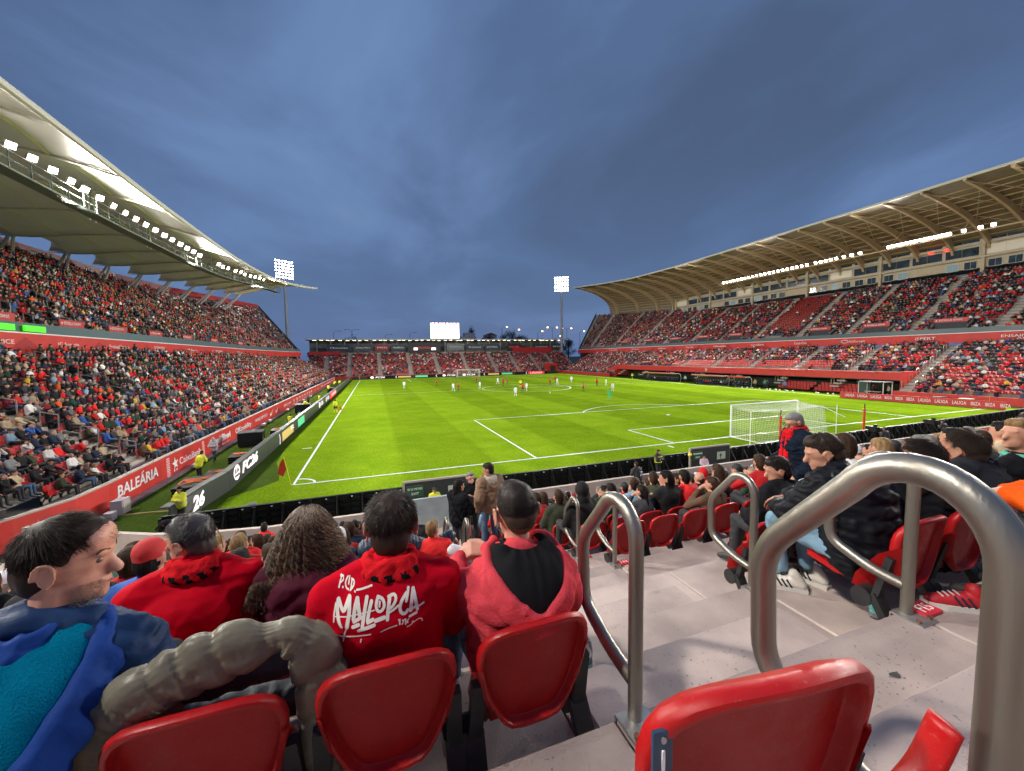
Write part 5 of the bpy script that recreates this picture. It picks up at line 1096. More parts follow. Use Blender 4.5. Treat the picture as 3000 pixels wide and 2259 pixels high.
def ribbons(name, paths, w0, w1, m_, parent):
    """thin tapered 3-sided strands"""
    V = []; F = []
    for P in paths:
        n = len(P)
        for i, p in enumerate(P):
            a = P[max(i-1, 0)]; b = P[min(i+1, n-1)]; d = np.array(b)-np.array(a); d /= max(np.linalg.norm(d), 1e-9); x = np.cross(d, (.3, .5, .8)); x /= max(np.linalg.norm(x), 1e-9); y = np.cross(d, x); w = w0+(w1-w0)*i/(n-1)
            k = len(V)
            for q in range(3): an = q*2.0944; V.append(np.array(p)+(x*math.cos(an)+y*math.sin(an))*w)
            if i:
                for q in range(3): a1 = k-3+q; a2 = k-3+(q+1) % 3; b1 = k+q; b2 = k+(q+1) % 3; F += [(a1, a2, b2), (a1, b2, b1)]
    return tri_mesh(name, np.array(V), np.array(F), m_, parent=parent)
def short_strands(P, n, length, m_, parent, rnd, lift=.12, g=1.0, front=True, comb=(0, 1, 0), zlow=-.75, w=.0008, k=1.0):
    paths = []; R0 = P(0, 0, 0); tries = 0
    while len(paths) < n and tries < n*6:
        tries += 1; d = Vector((rnd.gauss(0, 1), rnd.gauss(0, 1), rnd.gauss(0, 1))).normalized()
        if d.z < zlow*(.4+.6*max(0, -d.y)): continue
        if d.y > .2 and d.z < .50+.25*abs(d.x)*0: continue
        if abs(d.x) > .75 and d.y > -.35 and d.z < .05: continue
        if d.y > .55 and d.z < .62: continue
        if abs(d.x) > .6 and abs(d.y+.02) < .42 and d.z < .12: continue
        b = Vector((.079*g*d.x, -.012+.095*g*d.y, .022+.097*g*d.z)); t = (b-Vector((.01, -.06, .11))); t = (t-d*t.dot(d)); t = t.normalized() if t.length > 1e-3 else Vector(comb)
        t = (t+Vector((rnd.gauss(0, .15), rnd.gauss(0, .15), rnd.gauss(0, .15)))+Vector(comb)*.2).normalized(); L_ = length*rnd.uniform(.6, 1.25)*(.45+.55*min(1, max(0, (d.z+.5)/1.0)))
        pts = []; p = b-d*.003
        for j in range(4): pts.append(np.array(P(*(p/k if False else p)))); p = p+(t+d*(lift*(1-j*.45)))*(L_/3)
        paths.append(pts)
    return ribbons('hair_strands', paths, w*1.0, w*.35, m_, parent)
def hood_down(par, nk, rimM, liningM, s=1.0, skew=0.0, drop=.18, back=.15, name='hood', rimr=.028, low=.02):
    nk = Vector(nk); K = [(-.085, .085, .01), (-.125, .03, .005), (-.135, -.04, -.03), (-.10, -back*.8, -drop*.55), (-.03, -back, -drop*.93), (0, -back*1.02, -drop), (.03, -back, -drop*.93), (.10, -back*.8, -drop*.55), (.135, -.04, -.03), (.125, .03, .005), (.085, .085, .01)]
    K = [nk+Vector((x*s+skew*max(0, -z/drop), y*s, z*s)) for x, y, z in K]; C_ = curve_pts(K, 5)
    pr = [('c', tuple(a), tuple(b), rimr*s, rimr*s, 'top') for a, b in zip(C_[:-1], C_[1:])]
    for c in C_[10:-10:2]: q = c+Vector((0, .012, -.035)); pr.append(('e', tuple(q), (.05*s, .03*s, .045*s), 'top'))
    me = blob(pr, .009, 4, name); displace(me, fold(.0035, 14, (1, 1, 1), 3)); link(name, simple(me, rimM), par)
    V = []; ns = 7; M_ = len(C_)
    for j in range(ns):
        f = j/(ns-1)
        for i, c in enumerate(C_):
            a = -math.pi*.70+(i/(M_-1))*math.pi*1.4-math.pi/2; a = math.radians(-215+250*i/(M_-1)) if False else math.pi*(1.17+ .66*0)+0
            th = math.radians(215+110*0)+0; ang = math.radians(150+240*i/(M_-1)); nkp = nk+Vector((math.cos(ang)*.058*s, math.sin(ang)*.058*s, .03)); p = nkp.lerp(c, f); p += Vector((0, -.030, .018))*math.sin(math.pi*f)*s; p.z += .006*math.sin(i*.9+f*5)*math.sin(math.pi*f); V.append(tuple(p))
    F = [(j*M_+i, j*M_+i+1, (j+1)*M_+i+1, (j+1)*M_+i) for j in range(ns-1) for i in range(M_-1)]
    MB().add(V, F).build(name+'_lining', liningM, par, smooth='all')
def cloth(name, col, var=.06, bump=.25, bscale=55, rough=.9, sheen=0): return mat(name, col, rough, var=var+.05, vscale=6, bump=bump+.05, bscale=bscale, spec=.03)
RH = random.Random(5)
def hero(name_label, loc, rz, J, hair, style, yaw, pitch, topM, pantsM=None, shoeM=SHOE, coat=.02, w=1.0, dispfn=None, hands=None, skinm=SKIN, headk=1.0, strands=1500, slen=.035, vox=.0065, gar='jacket', lift=.10, hairm=None, topvox=.011, extra_top=(), g=1.0, roll=0, zlow=-.75, comb=(0, 1, 0), legs=True, face=True, headextra=None):
    t = thing('person', name_label, 'person', loc, rz)
    hp, P, Rm = head_prims(J['hd'], yaw, pitch, style, headk, face, roll=roll); bp = body_prims(J, w, coat)
    skinp = [((p[0], p[1], (p[2][0]*.55, p[2][1]*.85, p[2][2]*.9))+tuple(p[3:]) if (p[0] == 'e' and p[2][0] < .014*headk) else p) for p in flat(hp, ['skin'])]+[('c', J['pel'], tuple(J['nk']), .07, .045, 'skin'), ('c', tuple(Vector(J['nk'])-Vector((0, 0, .06))), J['hd'], .050*headk, .048*headk, 'skin')]
    for s_, q in ((-1, 'L'), (1, 'R')):
        skinp += [('c', tuple(J['nk']), J['sh'+q], .03, .03, 'skin'), ('c', J['sh'+q], J['el'+q], .03, .03, 'skin'), ('c', J['el'+q], J['ha'+q], .028, .024, 'skin')]
        h = Vector(J['ha'+q]); d = (h-Vector(J['el'+q])).normalized()
        if hands and q in hands: dd, nn, ss, cu = hands[q]; skinp += hand_prims(h, dd, nn, ss, cu)
        else: sd = Vector((-s_, 0, .3)); skinp += hand_prims(h+d*.01, d, (0, 0, -1) if abs(d.z) < .8 else (-s_, 0, 0), sd-d*sd.dot(d), .6)
    for s_ in (-1, 1):
        E_ = [P(s_*(.089+.004*math.cos(a-1.9)), -.008+.022*math.cos(a), -.010+.034*math.sin(a)) for a in [math.radians(q) for q in range(-70, 215, 19)]]
        skinp += [('c', a_, b_, .0042, .0042, 'skin') for a_, b_ in zip(E_[:-1], E_[1:])]+[('c', P(s_*.086, .0, -.042), P(s_*.084, .004, -.036), .006, .006, 'skin')]
    if headextra: skinp += headextra(P, Rm)
    me = blob(skinp, vox, 3, 'body'); link('body', simple(me, skinm), t)
    top = flat(bp, ['top'])+list(extra_top); me = blob(top, topvox, 3, gar); displace(me, dispfn or fold(.008, 9, (1, 1, 1.6), RH.random()*9)); tm = link(gar, simple(me, topM), t)
    if legs:
        me = blob(flat(bp, ['pants']), .016, 3, 'trousers'); displace(me, fold(.006, 10, (1, 1, 1), 4)); link('trousers', simple(me, pantsM or PANTS['dark']), t)
        me = blob(flat(bp, ['shoe']), .014, 2, 'shoes'); link('shoes', simple(me, shoeM), t)
    hm = hairm or HB[hair]; hh = flat(hp, ['hair', 'cap'])
    if hh:
        me = blob(hh, .008, 3, 'hair'); displace(me, fold(.0014 if strands else .004, 30, (1, 1, .5), 2)); me = simple(me, [hm if style not in ('cap', 'beanie') else (CAPR if style == 'beanie' else CAPB), mat('hair_fade_mid', (.060, .038, .028), .8, var=.3, vscale=300, spec=.05), mat('hair_fade_low', (.15, .085, .06), .8, var=.2, vscale=300, spec=.05)]); link('hair', me, t)
        if style == 'crop':
            for p_ in me.polygons:
                z_ = p_.center.z-J['hd'][2]+.012*mnoise.noise(p_.center*60); p_.material_index = 0 if z_ > .012 else (1 if z_ > -.035 else 2)
    if strands and style in ('short', 'crop'): short_strands(P, strands, slen, hm, t, RH, lift=lift, g=g*headk, zlow=zlow, comb=comb)
    return t, P, Rm, tm
HDK = mat('hair_dark_strand', (.026, .016, .011), .55, spec=.2); HBK = mat('hair_black_strand', (.018, .012, .010), .55, spec=.2); HGR = mat('hair_grey_strand', (.18, .17, .16), .55, spec=.2)
YB = lambda k: yN(k+1)+.115

SCR = cloth('scarf_red', (.50, .01, .015), .1, .4, 90); SCB = cloth('scarf_black', (.012, .01, .012), .1, .4, 90)
def scarf(par, nk, r=.085, th=.036, h=.05, tilt=.25, bars=True, tails=False, mats=None):
    nk = Vector(nk); pr = []; n = 22
    for lay in range(2):
        for i in range(n):
            a = 2*math.pi*i/n; b = 2*math.pi*(i+1)/n; f = lambda q: (nk.x+math.cos(q)*r*(1.04-.12*lay), nk.y+math.sin(q)*r*(1-.1*lay), nk.z-.015+lay*h*.75+math.sin(q)*tilt*-.06*(1 if lay == 0 else .4)); pr.append(('c', f(a), f(b), th*(1-.25*lay), th*(1-.25*lay), 'top'))
    if tails:
        for s in (-1, 1): pr += [('c', (nk.x+s*.045, nk.y+.10, nk.z-.04), (nk.x+s*.06, nk.y+.13, nk.z-.42), .045, .05, 'top')]
    me = blob(pr, .0085, 2, 'scarf'); displace(me, fold(.006, 22, (1, 1, 1), 5)); me2 = simple(me, list(mats or (SCR, SCB)))
    if bars:
        for p in me2.polygons:
            c = p.center-nk; a = math.degrees(math.atan2(c.y, c.x)) % 360
            if c.z < .012 and 215 < a < 330 and (int((a+c.z*240)/13) % 2 == 0) and c.z > -.035: p.material_index = 1
    link('collar' if mats else 'scarf', me2, par)
# ---- man in the printed red sweater (row F14)
SWR = cloth('sweater_red', (.46, .003, .014), .06, .15, 160)
J = sitJ(.02, 'lap', .14); J.update(nk=(.02, .145, .905), hd=(.03, .19, 1.01), shL=(-.165, .13, .825), shR=(.185, .13, .825))
t, P, Rm, tm = hero('man seen from behind in red sweater with white printed lettering', (4.24, YB(14), zN(14)), 0, J, 'brown', 'short', -.12, -.12, SWR, coat=.012, w=1.02, gar='sweater', strands=7500, slen=.045, lift=.05, hairm=HDK, dispfn=fold(.005, 6, (.8, 1, 2.6), 1.7), g=1.03, headk=.98, legs=True)
tr = BVHTree.FromPolygons([v.co for v in tm.data.vertices], [p.vertices[:] for p in tm.data.polygons])
m_ = MB()
for w, pts in STROKES:
    w *= 1.18; C_ = []
    for a, b in zip(pts[:-1], pts[1:]):
        n = max(1, int(math.dist(a, b)/.006))
        for k in range(n): C_.append((lerp(a[0], b[0], k/n), lerp(a[1], b[1], k/n)))
    C_.append(tuple(pts[-1])); 
    for _ in range(2):
        if len(C_) > 4: C_ = [C_[0]]+[((C_[i-1][0]+2*C_[i][0]+C_[i+1][0])/4, (C_[i-1][1]+2*C_[i][1]+C_[i+1][1])/4) for i in range(1, len(C_)-1)]+[C_[-1]]
    d0 = Vector(C_[1])-Vector(C_[0]); d0.normalize(); d1 = Vector(C_[-1])-Vector(C_[-2]); d1.normalize()
    C_ = [tuple(Vector(C_[0])-d0*w*.35)]+C_+[tuple(Vector(C_[-1])+d1*w*.35)]; V = []; n = len(C_)
    for i, c in enumerate(C_):
        d = Vector(C_[min(i+1, n-1)])-Vector(C_[max(i-1, 0)]); d.normalize(); nn = Vector((-d.y, d.x)); ww = w*(.5 if 0 < i < n-1 else .28)
        for s in (-1, -.33, .33, 1):
            x, z = c[0]+nn.x*ww*s, c[1]+nn.y*ww*s; h = tr.ray_cast(Vector((x, -1, z)), Vector((0, 1, 0))); V.append((x, (h[0].y if h[0] is not None else .0)-.0022, z))
    m_.add(V, [(4*i+s, 4*i+s+1, 4*i+5+s, 4*i+4+s) for i in range(n-1) for s in range(3)])
m_.build('printed_lettering', mat('print_cream', (.74, .68, .60), .75), t)
scarf(t, (.02, .14, .90), .078, .028)
# ---- man in the pink hoodie (row F14, next to the gangway)
PNKM = cloth('hoodie_pink', (.56, .055, .070), .08, .3, 130); LIN = cloth('lining_black', (.012, .012, .013), .1, .2, 40)
J = sitJ(.03, 'lap', .16); J.update(nk=(.015, .13, .865), hd=(.03, .185, .995), ch=(.01, .10, .70), shL=(-.155, .12, .770), shR=(.185, .11, .755), elL=(-.23, .28, .60), haL=(-.14, .50, .67), elR=(.28, .22, .56), haR=(.00, .47, .70), knL=(-.17, .47, .565), anL=(-.18, .50, .12), toL=(-.18, .62, .06), knR=(.20, .50, .54), anR=(-.02, .60, .60), toR=(-.14, .62, .66))
t, P, Rm, tm = hero('man seen from behind in pink hoodie with black hood lining, beside the gangway', (4.70, YB(14), zN(14)), 0, J, 'black', 'crop', .04, -.10, PNKM, pantsM=mat('jeans_blue', (.03, .055, .11), .85, var=.3, vscale=14, bump=.3, bscale=200), shoeM=mat('canvas_shoe', (.5, .5, .53), .6), coat=.016, w=1.04, gar='hoodie', strands=9000, slen=.008, lift=1.0, hairm=HBK, headk=1.0, g=.972, skinm=SKINR, dispfn=fold(.008, 7, (1, 1, 1.8), 6.2), vox=.0055,
    hands={'L': ((.75, .45, .1), (.1, -.3, -1), (0, .9, .4), .55), 'R': ((-.8, .35, .15), (0, -.2, -1), (.1, .8, .5), .7)}, zlow=-.12)
hood_down(t, (.03, .115, .875), PNKM, LIN, 1.02, skew=.0, drop=.15, back=.175, rimr=.020)
# ---- man in blue coat, head in profile (row F14)
NAVYQ = mat('quilt_navy', (.010, .030, .085), .55, var=.15, vscale=8, bump=.15, bscale=60, spec=.12); ROY = mat('shell_royal', (.010, .042, .20), .7, var=.15, vscale=9, bump=.4, bscale=45, spec=.1); TEAL = cloth('fleece_teal', (.0, .15, .26), .12, .9, 230)
J = sitJ(.02, 'lap', .14); J.update(nk=(.06, .13, .905), hd=(.115, .17, 1.065), ch=(.03, .12, .74), shL=(-.15, .10, .80), shR=(.23, .13, .79), elR=(.29, .16, .58))
def facex(P, Rm): return [('e', P(0, .088, -.062), (.021, .012, .008), 'skin', Rm), ('e', P(0, .086, -.076), (.019, .011, .008), 'skin', Rm), ('e', P(0, .082, .026), (.045, .014, .011), 'skin', Rm), ('e', P(0, .074, -.100), (.026, .022, .020), 'skin', Rm), ('c', P(0, .088, .012), P(0, .108, -.026), .007, .0085, 'skin'), ('c', P(0, .108, -.030), P(0, .098, -.038), .0085, .008, 'skin'), ('e', P(0, .045, -.085), (.048, .045, .034), 'skin', Rm), ('e', P(.0, .062, .055), (.058, .034, .045), 'skin', Rm)]
t, P, Rm, tm = hero('man with dark hair in profile wearing a blue coat with turquoise lined hood', (3.31, YB(14)-.0, zN(14)), 0, J, 'brown', 'short', -1.45, -.16, NAVYQ, coat=.045, w=1.06, gar='coat', strands=8000, slen=.045, lift=.10, hairm=HDK, skinm=SKINR, vox=.0055, dispfn=quilt(.010, .055, 2, .006, 2, .15), headk=.97, headextra=facex, g=1.03)
hood_down(t, (.05, .095, .885), ROY, TEAL, 1.22, skew=.05, drop=.20, back=.20, rimr=.022)
scarf(t, (.055, .115, .895), .092, .024, mats=(ROY, ROY), bars=False)
m_ = MB(); m_.ball(P(.031, .077, .004), .0085, 12, 8); m_.ball(P(-.031, .077, .004), .0085, 12, 8); m_.build('eyes', mat('eye_dull', (.16, .12, .10), .3), t, smooth='all')
paths = []
for s_ in (-1, 1):
    for q in range(70):
        f = q/69; b_ = Vector(P(s_*(.014+.036*f), .094-.016*f, .027+.006*math.sin(f*3)+RH.uniform(-.003, .003))); e_ = b_+Vector(P(s_*.010, .0, .003))-Vector(P(0, 0, 0)); paths.append([np.array(b_), np.array(b_.lerp(e_, .5)), np.array(e_)])
ribbons('eyebrows', paths, .0006, .0003, HDK, t)
m_ = MB(); m_.ball(P(0, .0965, -.0685), (.006, .012, .0018), 10, 5); m_.build('lip_line', mat('lip_dark', (.16, .05, .04), .5), t)
paths = []
for _ in range(1600):
    a = RH.uniform(-1.45, 1.45); z = RH.uniform(-.118, -.055); r_ = .063; p = (math.sin(a)*r_*.92, .028+math.cos(a)*r_*1.02, z+.0); 
    if z > -.072 and abs(a) < .35: continue
    q = Vector(P(*p)); d = (q-Vector(P(0, .02, -.05))).normalized(); paths.append([np.array(q-d*.003), np.array(q+d*.0015+Vector((0, 0, -.001)))])
ribbons('beard_stubble', paths, .00035, .0002, mat('stubble', (.20, .16, .13), .6), t)
# ---- man in red jacket with sunglasses on his head (row F13)
RJ = cloth('jacket_red', (.46, .002, .012), .05, .12, 60, .7)
J = sitJ(.06, 'cross', .14); J.update(nk=(.0, .20, .95), hd=(-.02, .24, 1.07), shL=(-.20, .16, .86), shR=(.20, .16, .86))
t, P, Rm, tm = hero('man in plain red jacket with sunglasses on his head, looking left', (3.42, YB(13), zN(13)), .15, J, 'brown', 'short', 1.1, -.1, RJ, coat=.03, w=1.12, gar='jacket', strands=4200, slen=.035, hairm=mat('hair_salt', (.045, .038, .036), .45), lift=.25, dispfn=fold(.007, 6, (1, 1, 1.5), 3.1))
scarf(t, (.0, .19, .955), .085, .036)
m_ = MB(); m_.tube([P(.085, .02, .06), P(.092, -.04, .04), P(.088, -.08, -.03), P(.05, -.11, -.08)], .003, 5); m_.build('glasses_cord', mat('cord_gold', (.45, .30, .12), .4, metal=.5), t)
m_ = MB()
for s in (-1, 1): m_.ball(P(s*.035, .065, .105), (.026, .012, .016), 10, 6)
m_.build('sunglasses', mat('lens_dark', (.02, .015, .012), .1), t)
# ---- woman with long curly hair (row F13)
MAR = mat('coat_maroon', (.075, .012, .025), .7, var=.1, vscale=5, bump=.25, bscale=50, spec=.08)
J = sitJ(.04, 'cross', .12); J.update(nk=(.0, .18, .92), hd=(.0, .21, 1.04), shL=(-.175, .15, .83), shR=(.175, .15, .83))
t, P, Rm, tm = hero('woman with very long curly brown hair in a dark maroon coat', (3.86, YB(13), zN(13)), -.1, J, 'brown', 'curly', .1, -.05, MAR, coat=.022, w=1.02, gar='coat', strands=0, dispfn=fold(.009, 6, (1, 1, 2.2), 8.8))
CUR = [mat('curl_dark', (.030, .017, .010), .4, spec=.6), mat('curl_light', (.20, .115, .055), .42, spec=.6)]
for ci, cnt in ((0, 750), (1, 750)):
    paths = []
    for _ in range(cnt):
        a = RH.uniform(0, 2*math.pi); d = Vector((math.cos(a)*RH.uniform(.2, 1), math.sin(a)*RH.uniform(.2, 1), RH.uniform(.1, 1))).normalized()
        if d.y > .35: d.y = -abs(d.y)*.5; d.normalize()
        p = Vector(P(.084*d.x, -.008+.100*d.y, .034+.103*d.z)); out_ = Vector((d.x, min(d.y, .1)-.25, 0)).normalized(); Lh = RH.uniform(.16, .44)*(1.0 if d.x < .2 else .85); ph = RH.uniform(0, 6.28); rr = RH.uniform(.005, .017); pitch_ = RH.uniform(.03, .065); pts = []; q = p.copy(); n = 34; vel = out_*.45+Vector((0, 0, .12))
        for i in range(n):
            f = i/(n-1); vel = vel.lerp(Vector((out_.x*.30, -.14, -1)), .20); q = q+vel.normalized()*(Lh/n)
            if q.z < p.z-.02: q.x += out_.x*.0012
            if q.z < zN(13)*0+.86: q.y = min(q.y, .07-abs(q.x)*.05)
            an = ph+f*Lh/pitch_*2*math.pi; r_ = rr*min(1, f*4); pts.append(np.array(q)+np.array((math.cos(an)*r_, math.sin(an)*r_, 0)))
        paths.append(pts)
    ribbons('curls', paths, .0015, .0008, CUR[ci], t)
paths = []
for _ in range(60):
    a = RH.uniform(math.pi*.95, math.pi*2.05); p = Vector(P(math.cos(a)*.10, -.02+math.sin(a)*.10, RH.uniform(-.12, .03))); L_ = RH.uniform(.10, .22); ph = RH.uniform(0, 6.28); pts = []
    for i in range(30):
        f = i/29; q = p+Vector((math.cos(a)*.03*f, math.sin(a)*.035*f, -L_*f)); an = ph+f*L_/.045*6.28; r_ = .009+.006*f; pts.append(np.array(q)+np.array((math.cos(an)*r_, math.sin(an)*r_, 0)))
    paths.append(pts)
ribbons('curl_locks', paths, .0040, .0018, mat('curl_lock', (.11, .062, .032), .45, spec=.3), t)
# ---- jackets lying over the empty seat
t = thing('puffer_jacket', 'olive grey puffer jacket draped over an empty seat between two men', 'jacket', (3.78, yN(15)+.075, zN(14)+.70))
OL = mat('puffer_olive', (.17, .15, .105), .42, var=.12, vscale=9, bump=.22, bscale=40, spec=.3); NVD = mat('puffer_navy', (.010, .014, .022), .6, bump=.3, bscale=30)
path = curve_pts([(-.25, .05, -.17), (-.215, .04, -.02), (-.13, .02, .065), (-.03, .03, .095), (.07, .035, .115), (.155, .035, .125), (.205, .03, .125), (.248, .04, .07), (.268, .05, -.02), (.268, .055, -.14), (.262, .055, -.26), (.262, .055, -.40)], 5)
def puffer_tube(path, hf, tf, seams, n=56, seed=1, name='outer_shell', long_seam=True):
    """flattened down-filled tube: stitched across at the given arc positions"""
    P_ = [Vector(p) for p in path]; L_ = [0.0]
    for a_, b_ in zip(P_[:-1], P_[1:]): L_.append(L_[-1]+(b_-a_).length)
    tot = L_[-1]; M_ = int(tot/.0045); V = []
    for i in range(M_+1):
        s = tot*i/M_; k = max(0, min(len(P_)-2, int(np.searchsorted(L_, s))-1)); f = (s-L_[k])/max(L_[k+1]-L_[k], 1e-6); p = P_[k].lerp(P_[k+1], f); d = (P_[min(k+2, len(P_)-1)]-P_[max(k-1, 0)]).normalized(); pn = Vector((-d.z, 0, d.x)).normalized(); yy = Vector((0, 1, 0)); u = s/tot; h, t_ = hf(u), tf(u); end = min(1, max(0.0, min(s, tot-s))/.03)**.5
        for j in range(n):
            a_ = 2*math.pi*j/n; ca, sa = math.cos(a_), math.sin(a_); q = Vector((math.copysign(abs(ca)**.8, ca)*t_, 0, math.copysign(abs(sa)**.9, sa)*h))
            sk = s+.022*sa+.010*math.sin(a_*2+seed)+.006*mnoise.noise(Vector((s*30, ca*2, sa*2+seed))); ds = min(abs(sk-x) for x in seams); dl = abs(sa)*h if (long_seam and ca < 0) else .1
            pil = (1-math.exp(-(ds/.016)**2))*(1-.6*math.exp(-(dl/.010)**2)); wr = math.exp(-ds/.028)*.0022*math.sin(a_*19+s*40+seed*3+2*mnoise.noise(Vector((s*50, a_*2, 0))))+math.exp(-dl/.02)*.0016*math.sin(s*230+3*mnoise.noise(Vector((s*40, 0, seed))))
            r_ = .85+.17*pil+.07*mnoise.noise(Vector((s*12+seed, ca*1.3, sa*1.3))); o_ = (yy*q.x+pn*q.z)*r_*end; o_ += o_.normalized()*wr if o_.length > 1e-5 else o_; V.append(tuple(p+o_))
    F = [(i*n+j, i*n+(j+1) % n, (i+1)*n+(j+1) % n, (i+1)*n+j) for i in range(M_) for j in range(n)]+[tuple(range(n))[::-1], tuple(M_*n+j for j in range(n))]
    return MB().add(V, F).mesh(name, OL, 'all')
link('outer_shell', puffer_tube(path, lambda u: .072-.030*math.exp(-((u-.50)/.045)**2)-.02*max(0, u-.62)/.38+.006*math.sin(u*20), lambda u: .042-.012*math.exp(-((u-.5)/.05)**2), [-.02, .085, .17, .235, .33, .385, .46, .57, .66, .78, .9, 1.05]), t)
link('sleeve', puffer_tube(curve_pts([(.21, .09, .04), (.25, .10, -.02), (.29, .11, -.14), (.31, .11, -.30)], 6), lambda u: .034, lambda u: .026, [-.02, .07, .15, .22, .30, .4], 32, 4, 'sleeve', False), t)
link('front_panel', puffer_tube(curve_pts([(-.20, .08, -.10), (-.10, .09, .0), (.0, .09, .03), (.10, .09, .05)], 6), lambda u: .055, lambda u: .03, [-.02, .09, .2, .3, .4], 40, 7, 'front_panel'), t)
me = blob([('c', (-.04, .10, -.0), (.21, .10, .03), .05, .055, 'top'), ('c', (-.12, .15, -.15), (.20, .15, -.15), .05, .05, 'top')], .012, 3, 'inner_jacket'); displace(me, quilt(.006, .05, 2, .005)); link('inner_jacket', simple(me, NVD), t)
# ---- man in jeans and black quilted jacket (row F14 right)
PUF = mat('puffer_black', (.008, .009, .012), .55, spec=.12, var=.1, bump=.2, bscale=30); JNL = mat('jeans_light', (.16, .28, .38), .85, var=.25, vscale=7, bump=.3, bscale=180)
def shoeblock(par, loc, rz, m_, name, scale=1.0, laces=None, side=None):
    s = thing('x', '', '') if False else None
    pr = [('c', (0, -.09, .045), (0, .0, .05), .040, .042, 'top'), ('c', (0, .0, .045), (0, .12, .032), .042, .034, 'top'), ('c', (0, -.08, .07), (0, -.05, .11), .036, .034, 'top')]
    me = blob(pr, .008, 3, name); o = link(name, simple(me, m_), par); o.location = loc; o.rotation_euler = (0, 0, rz)
    so_ = MB().prism([(-.035, -.13), (.035, -.13), (.045, -.02), (.048, .08), (.03, .155), (-.03, .155), (-.048, .08), (-.04, -.02)], .028).build('sole', mat('sole_white', (.62, .6, .56), .6), o)
    m2 = MB()
    for k in range(4): m2.tube([(-.022, .02+k*.022, .083-k*.006), (0, .028+k*.022, .092-k*.006), (.022, .02+k*.022, .083-k*.006)], .004, 5)
    m2.build('laces', laces or SHOEW, o)
    if side:
        for k in range(3): MB().bar((.040, -.04+k*.028, .03), (.034, -.01+k*.028, .075), .008, .010).build('stripe', side, o); MB().bar((-.040, -.04+k*.028, .03), (-.034, -.01+k*.028, .075), .008, .010).build('stripe', side, o)
    return o
J = sitJ(.16, 'knee', .12); J.update(pel=(0, .18, .44), ch=(.02, .24, .72), nk=(.03, .34, .86), hd=(.02, .42, .965), shL=(-.15, .32, .80), shR=(.19, .30, .79), elL=(-.2, .46, .60), haL=(-.08, .62, .56), knL=(-.12, .62, .47), anL=(-.06, .60, .12), toL=(-.07, .70, .08), knR=(.14, .62, .46), anR=(.12, .56, .14), toR=(.14, .66, .1))
t, P, Rm, tm = hero('man in black quilted jacket and light blue jeans leaning forward behind the handrail', (6.86, YB(14), zN(14)), 0, J, 'brown', 'short', .75, -.35, PUF, pantsM=JNL, coat=.035, w=1.1, gar='jacket', strands=3600, slen=.035, hairm=HDK, dispfn=quilt(.012, .075, 2, .007, 5), vox=.008)
shoeblock(t, (-.06, .58, .0), .75, mat('shoe_offwhite', (.62, .58, .52), .6), 'shoe', side=CAPB); shoeblock(t, (.17, .58, .0), .15, MATS['shoe_offwhite'], 'shoe', side=CAPB)
# ---- orange sleeve, dark trousers, red shoe (row F15 right)
ORG = cloth('hoodie_orange', (.66, .085, .01), .08, .3, 130)
J = sitJ(.10, 'knee', .13); J.update(nk=(.0, .25, .92), hd=(-.02, .32, 1.05), shL=(-.18, .22, .83), shR=(.18, .22, .83), elL=(-.24, .34, .62), haL=(-.10, .56, .62))
t, P, Rm, tm = hero('man at the right picture edge in orange hoodie, dark trousers and red shoes', (7.13, YB(15)-.02, zN(15)), 0, J, 'brown', 'short', .9, -.1, ORG, coat=.03, w=1.05, gar='hoodie', strands=1500, hairm=HDK, vox=.008)
t.scale = (.92, .92, .93)
RSH = mat('shoe_red', (.40, .012, .018), .55, bump=.3, bscale=120)
shoeblock(t, (-.26, .66, .0), .95, RSH, 'shoe', laces=mat('lace_grey', (.45, .43, .42), .6), side=mat('stripe_navy', (.01, .015, .04), .5)); shoeblock(t, (.10, .52, .0), .5, RSH, 'shoe', side=MATS['stripe_navy'])
# ---- row F14 right, further along
def quick(label, x, k, J, style, yaw, pitch, hair, topM, hairm=None, strands=1600, slen=.05, **kw):
    q_ = hero(label, (x, YB(k), zN(k)), kw.pop('rz', 0), J, hair, style, yaw, pitch, topM, hairm=hairm, strands=strands, slen=slen, vox=.009, topvox=.014, **kw); q_[0].scale = (.92, .92, .94); return q_
BK = cloth('coat_black', (.012, .012, .014), .1, .3, 30)
quick('person with bushy dark hair and black coat behind the big hoop, left one', 7.42, 14, sitJ(.06, 'lap', hz=.98), 'short', .2, -.1, 'black', BK, HBK, 2500, .06, coat=.05, g=1.1)
quick('person with bushy dark brown hair and black coat behind the big hoop, right one', 7.86, 14, sitJ(.04, 'lap', hz=1.0), 'short', -.2, -.15, 'brown', cloth('coat_charcoal', (.02, .021, .026), .1, .3, 30), HDK, 2500, .06, coat=.05, g=1.1)
J = sitJ(-.02, 'lap', hz=1.08); t, P, Rm, tm = quick('blond woman in profile with tied hair, black coat and colourful scarf', 8.34, 14, J, 'pony', 1.25, .05, 'blond', BK, coat=.04)
for i, (c, z) in enumerate((((.5, .05, .15), .88), ((.1, .2, .45), .905), ((.1, .35, .25), .93))):
    me = blob([('c', (math.cos(a)*.085, .10+math.sin(a)*.08, z), (math.cos(a+.5)*.085, .10+math.sin(a+.5)*.08, z), .022, .022, 'top') for a in [q*.5 for q in range(13)]], .012, 1, 'scarf_band'); link('scarf_band', simple(me, cloth('scarf_c%d' % i, c)), t)
quick('dark haired youth looking down beside the man in jeans', 7.34, 13, sitJ(.12, 'lap', hz=1.02), 'short', .9, -.3, 'black', BK, HBK, 2200, .05, coat=.03)
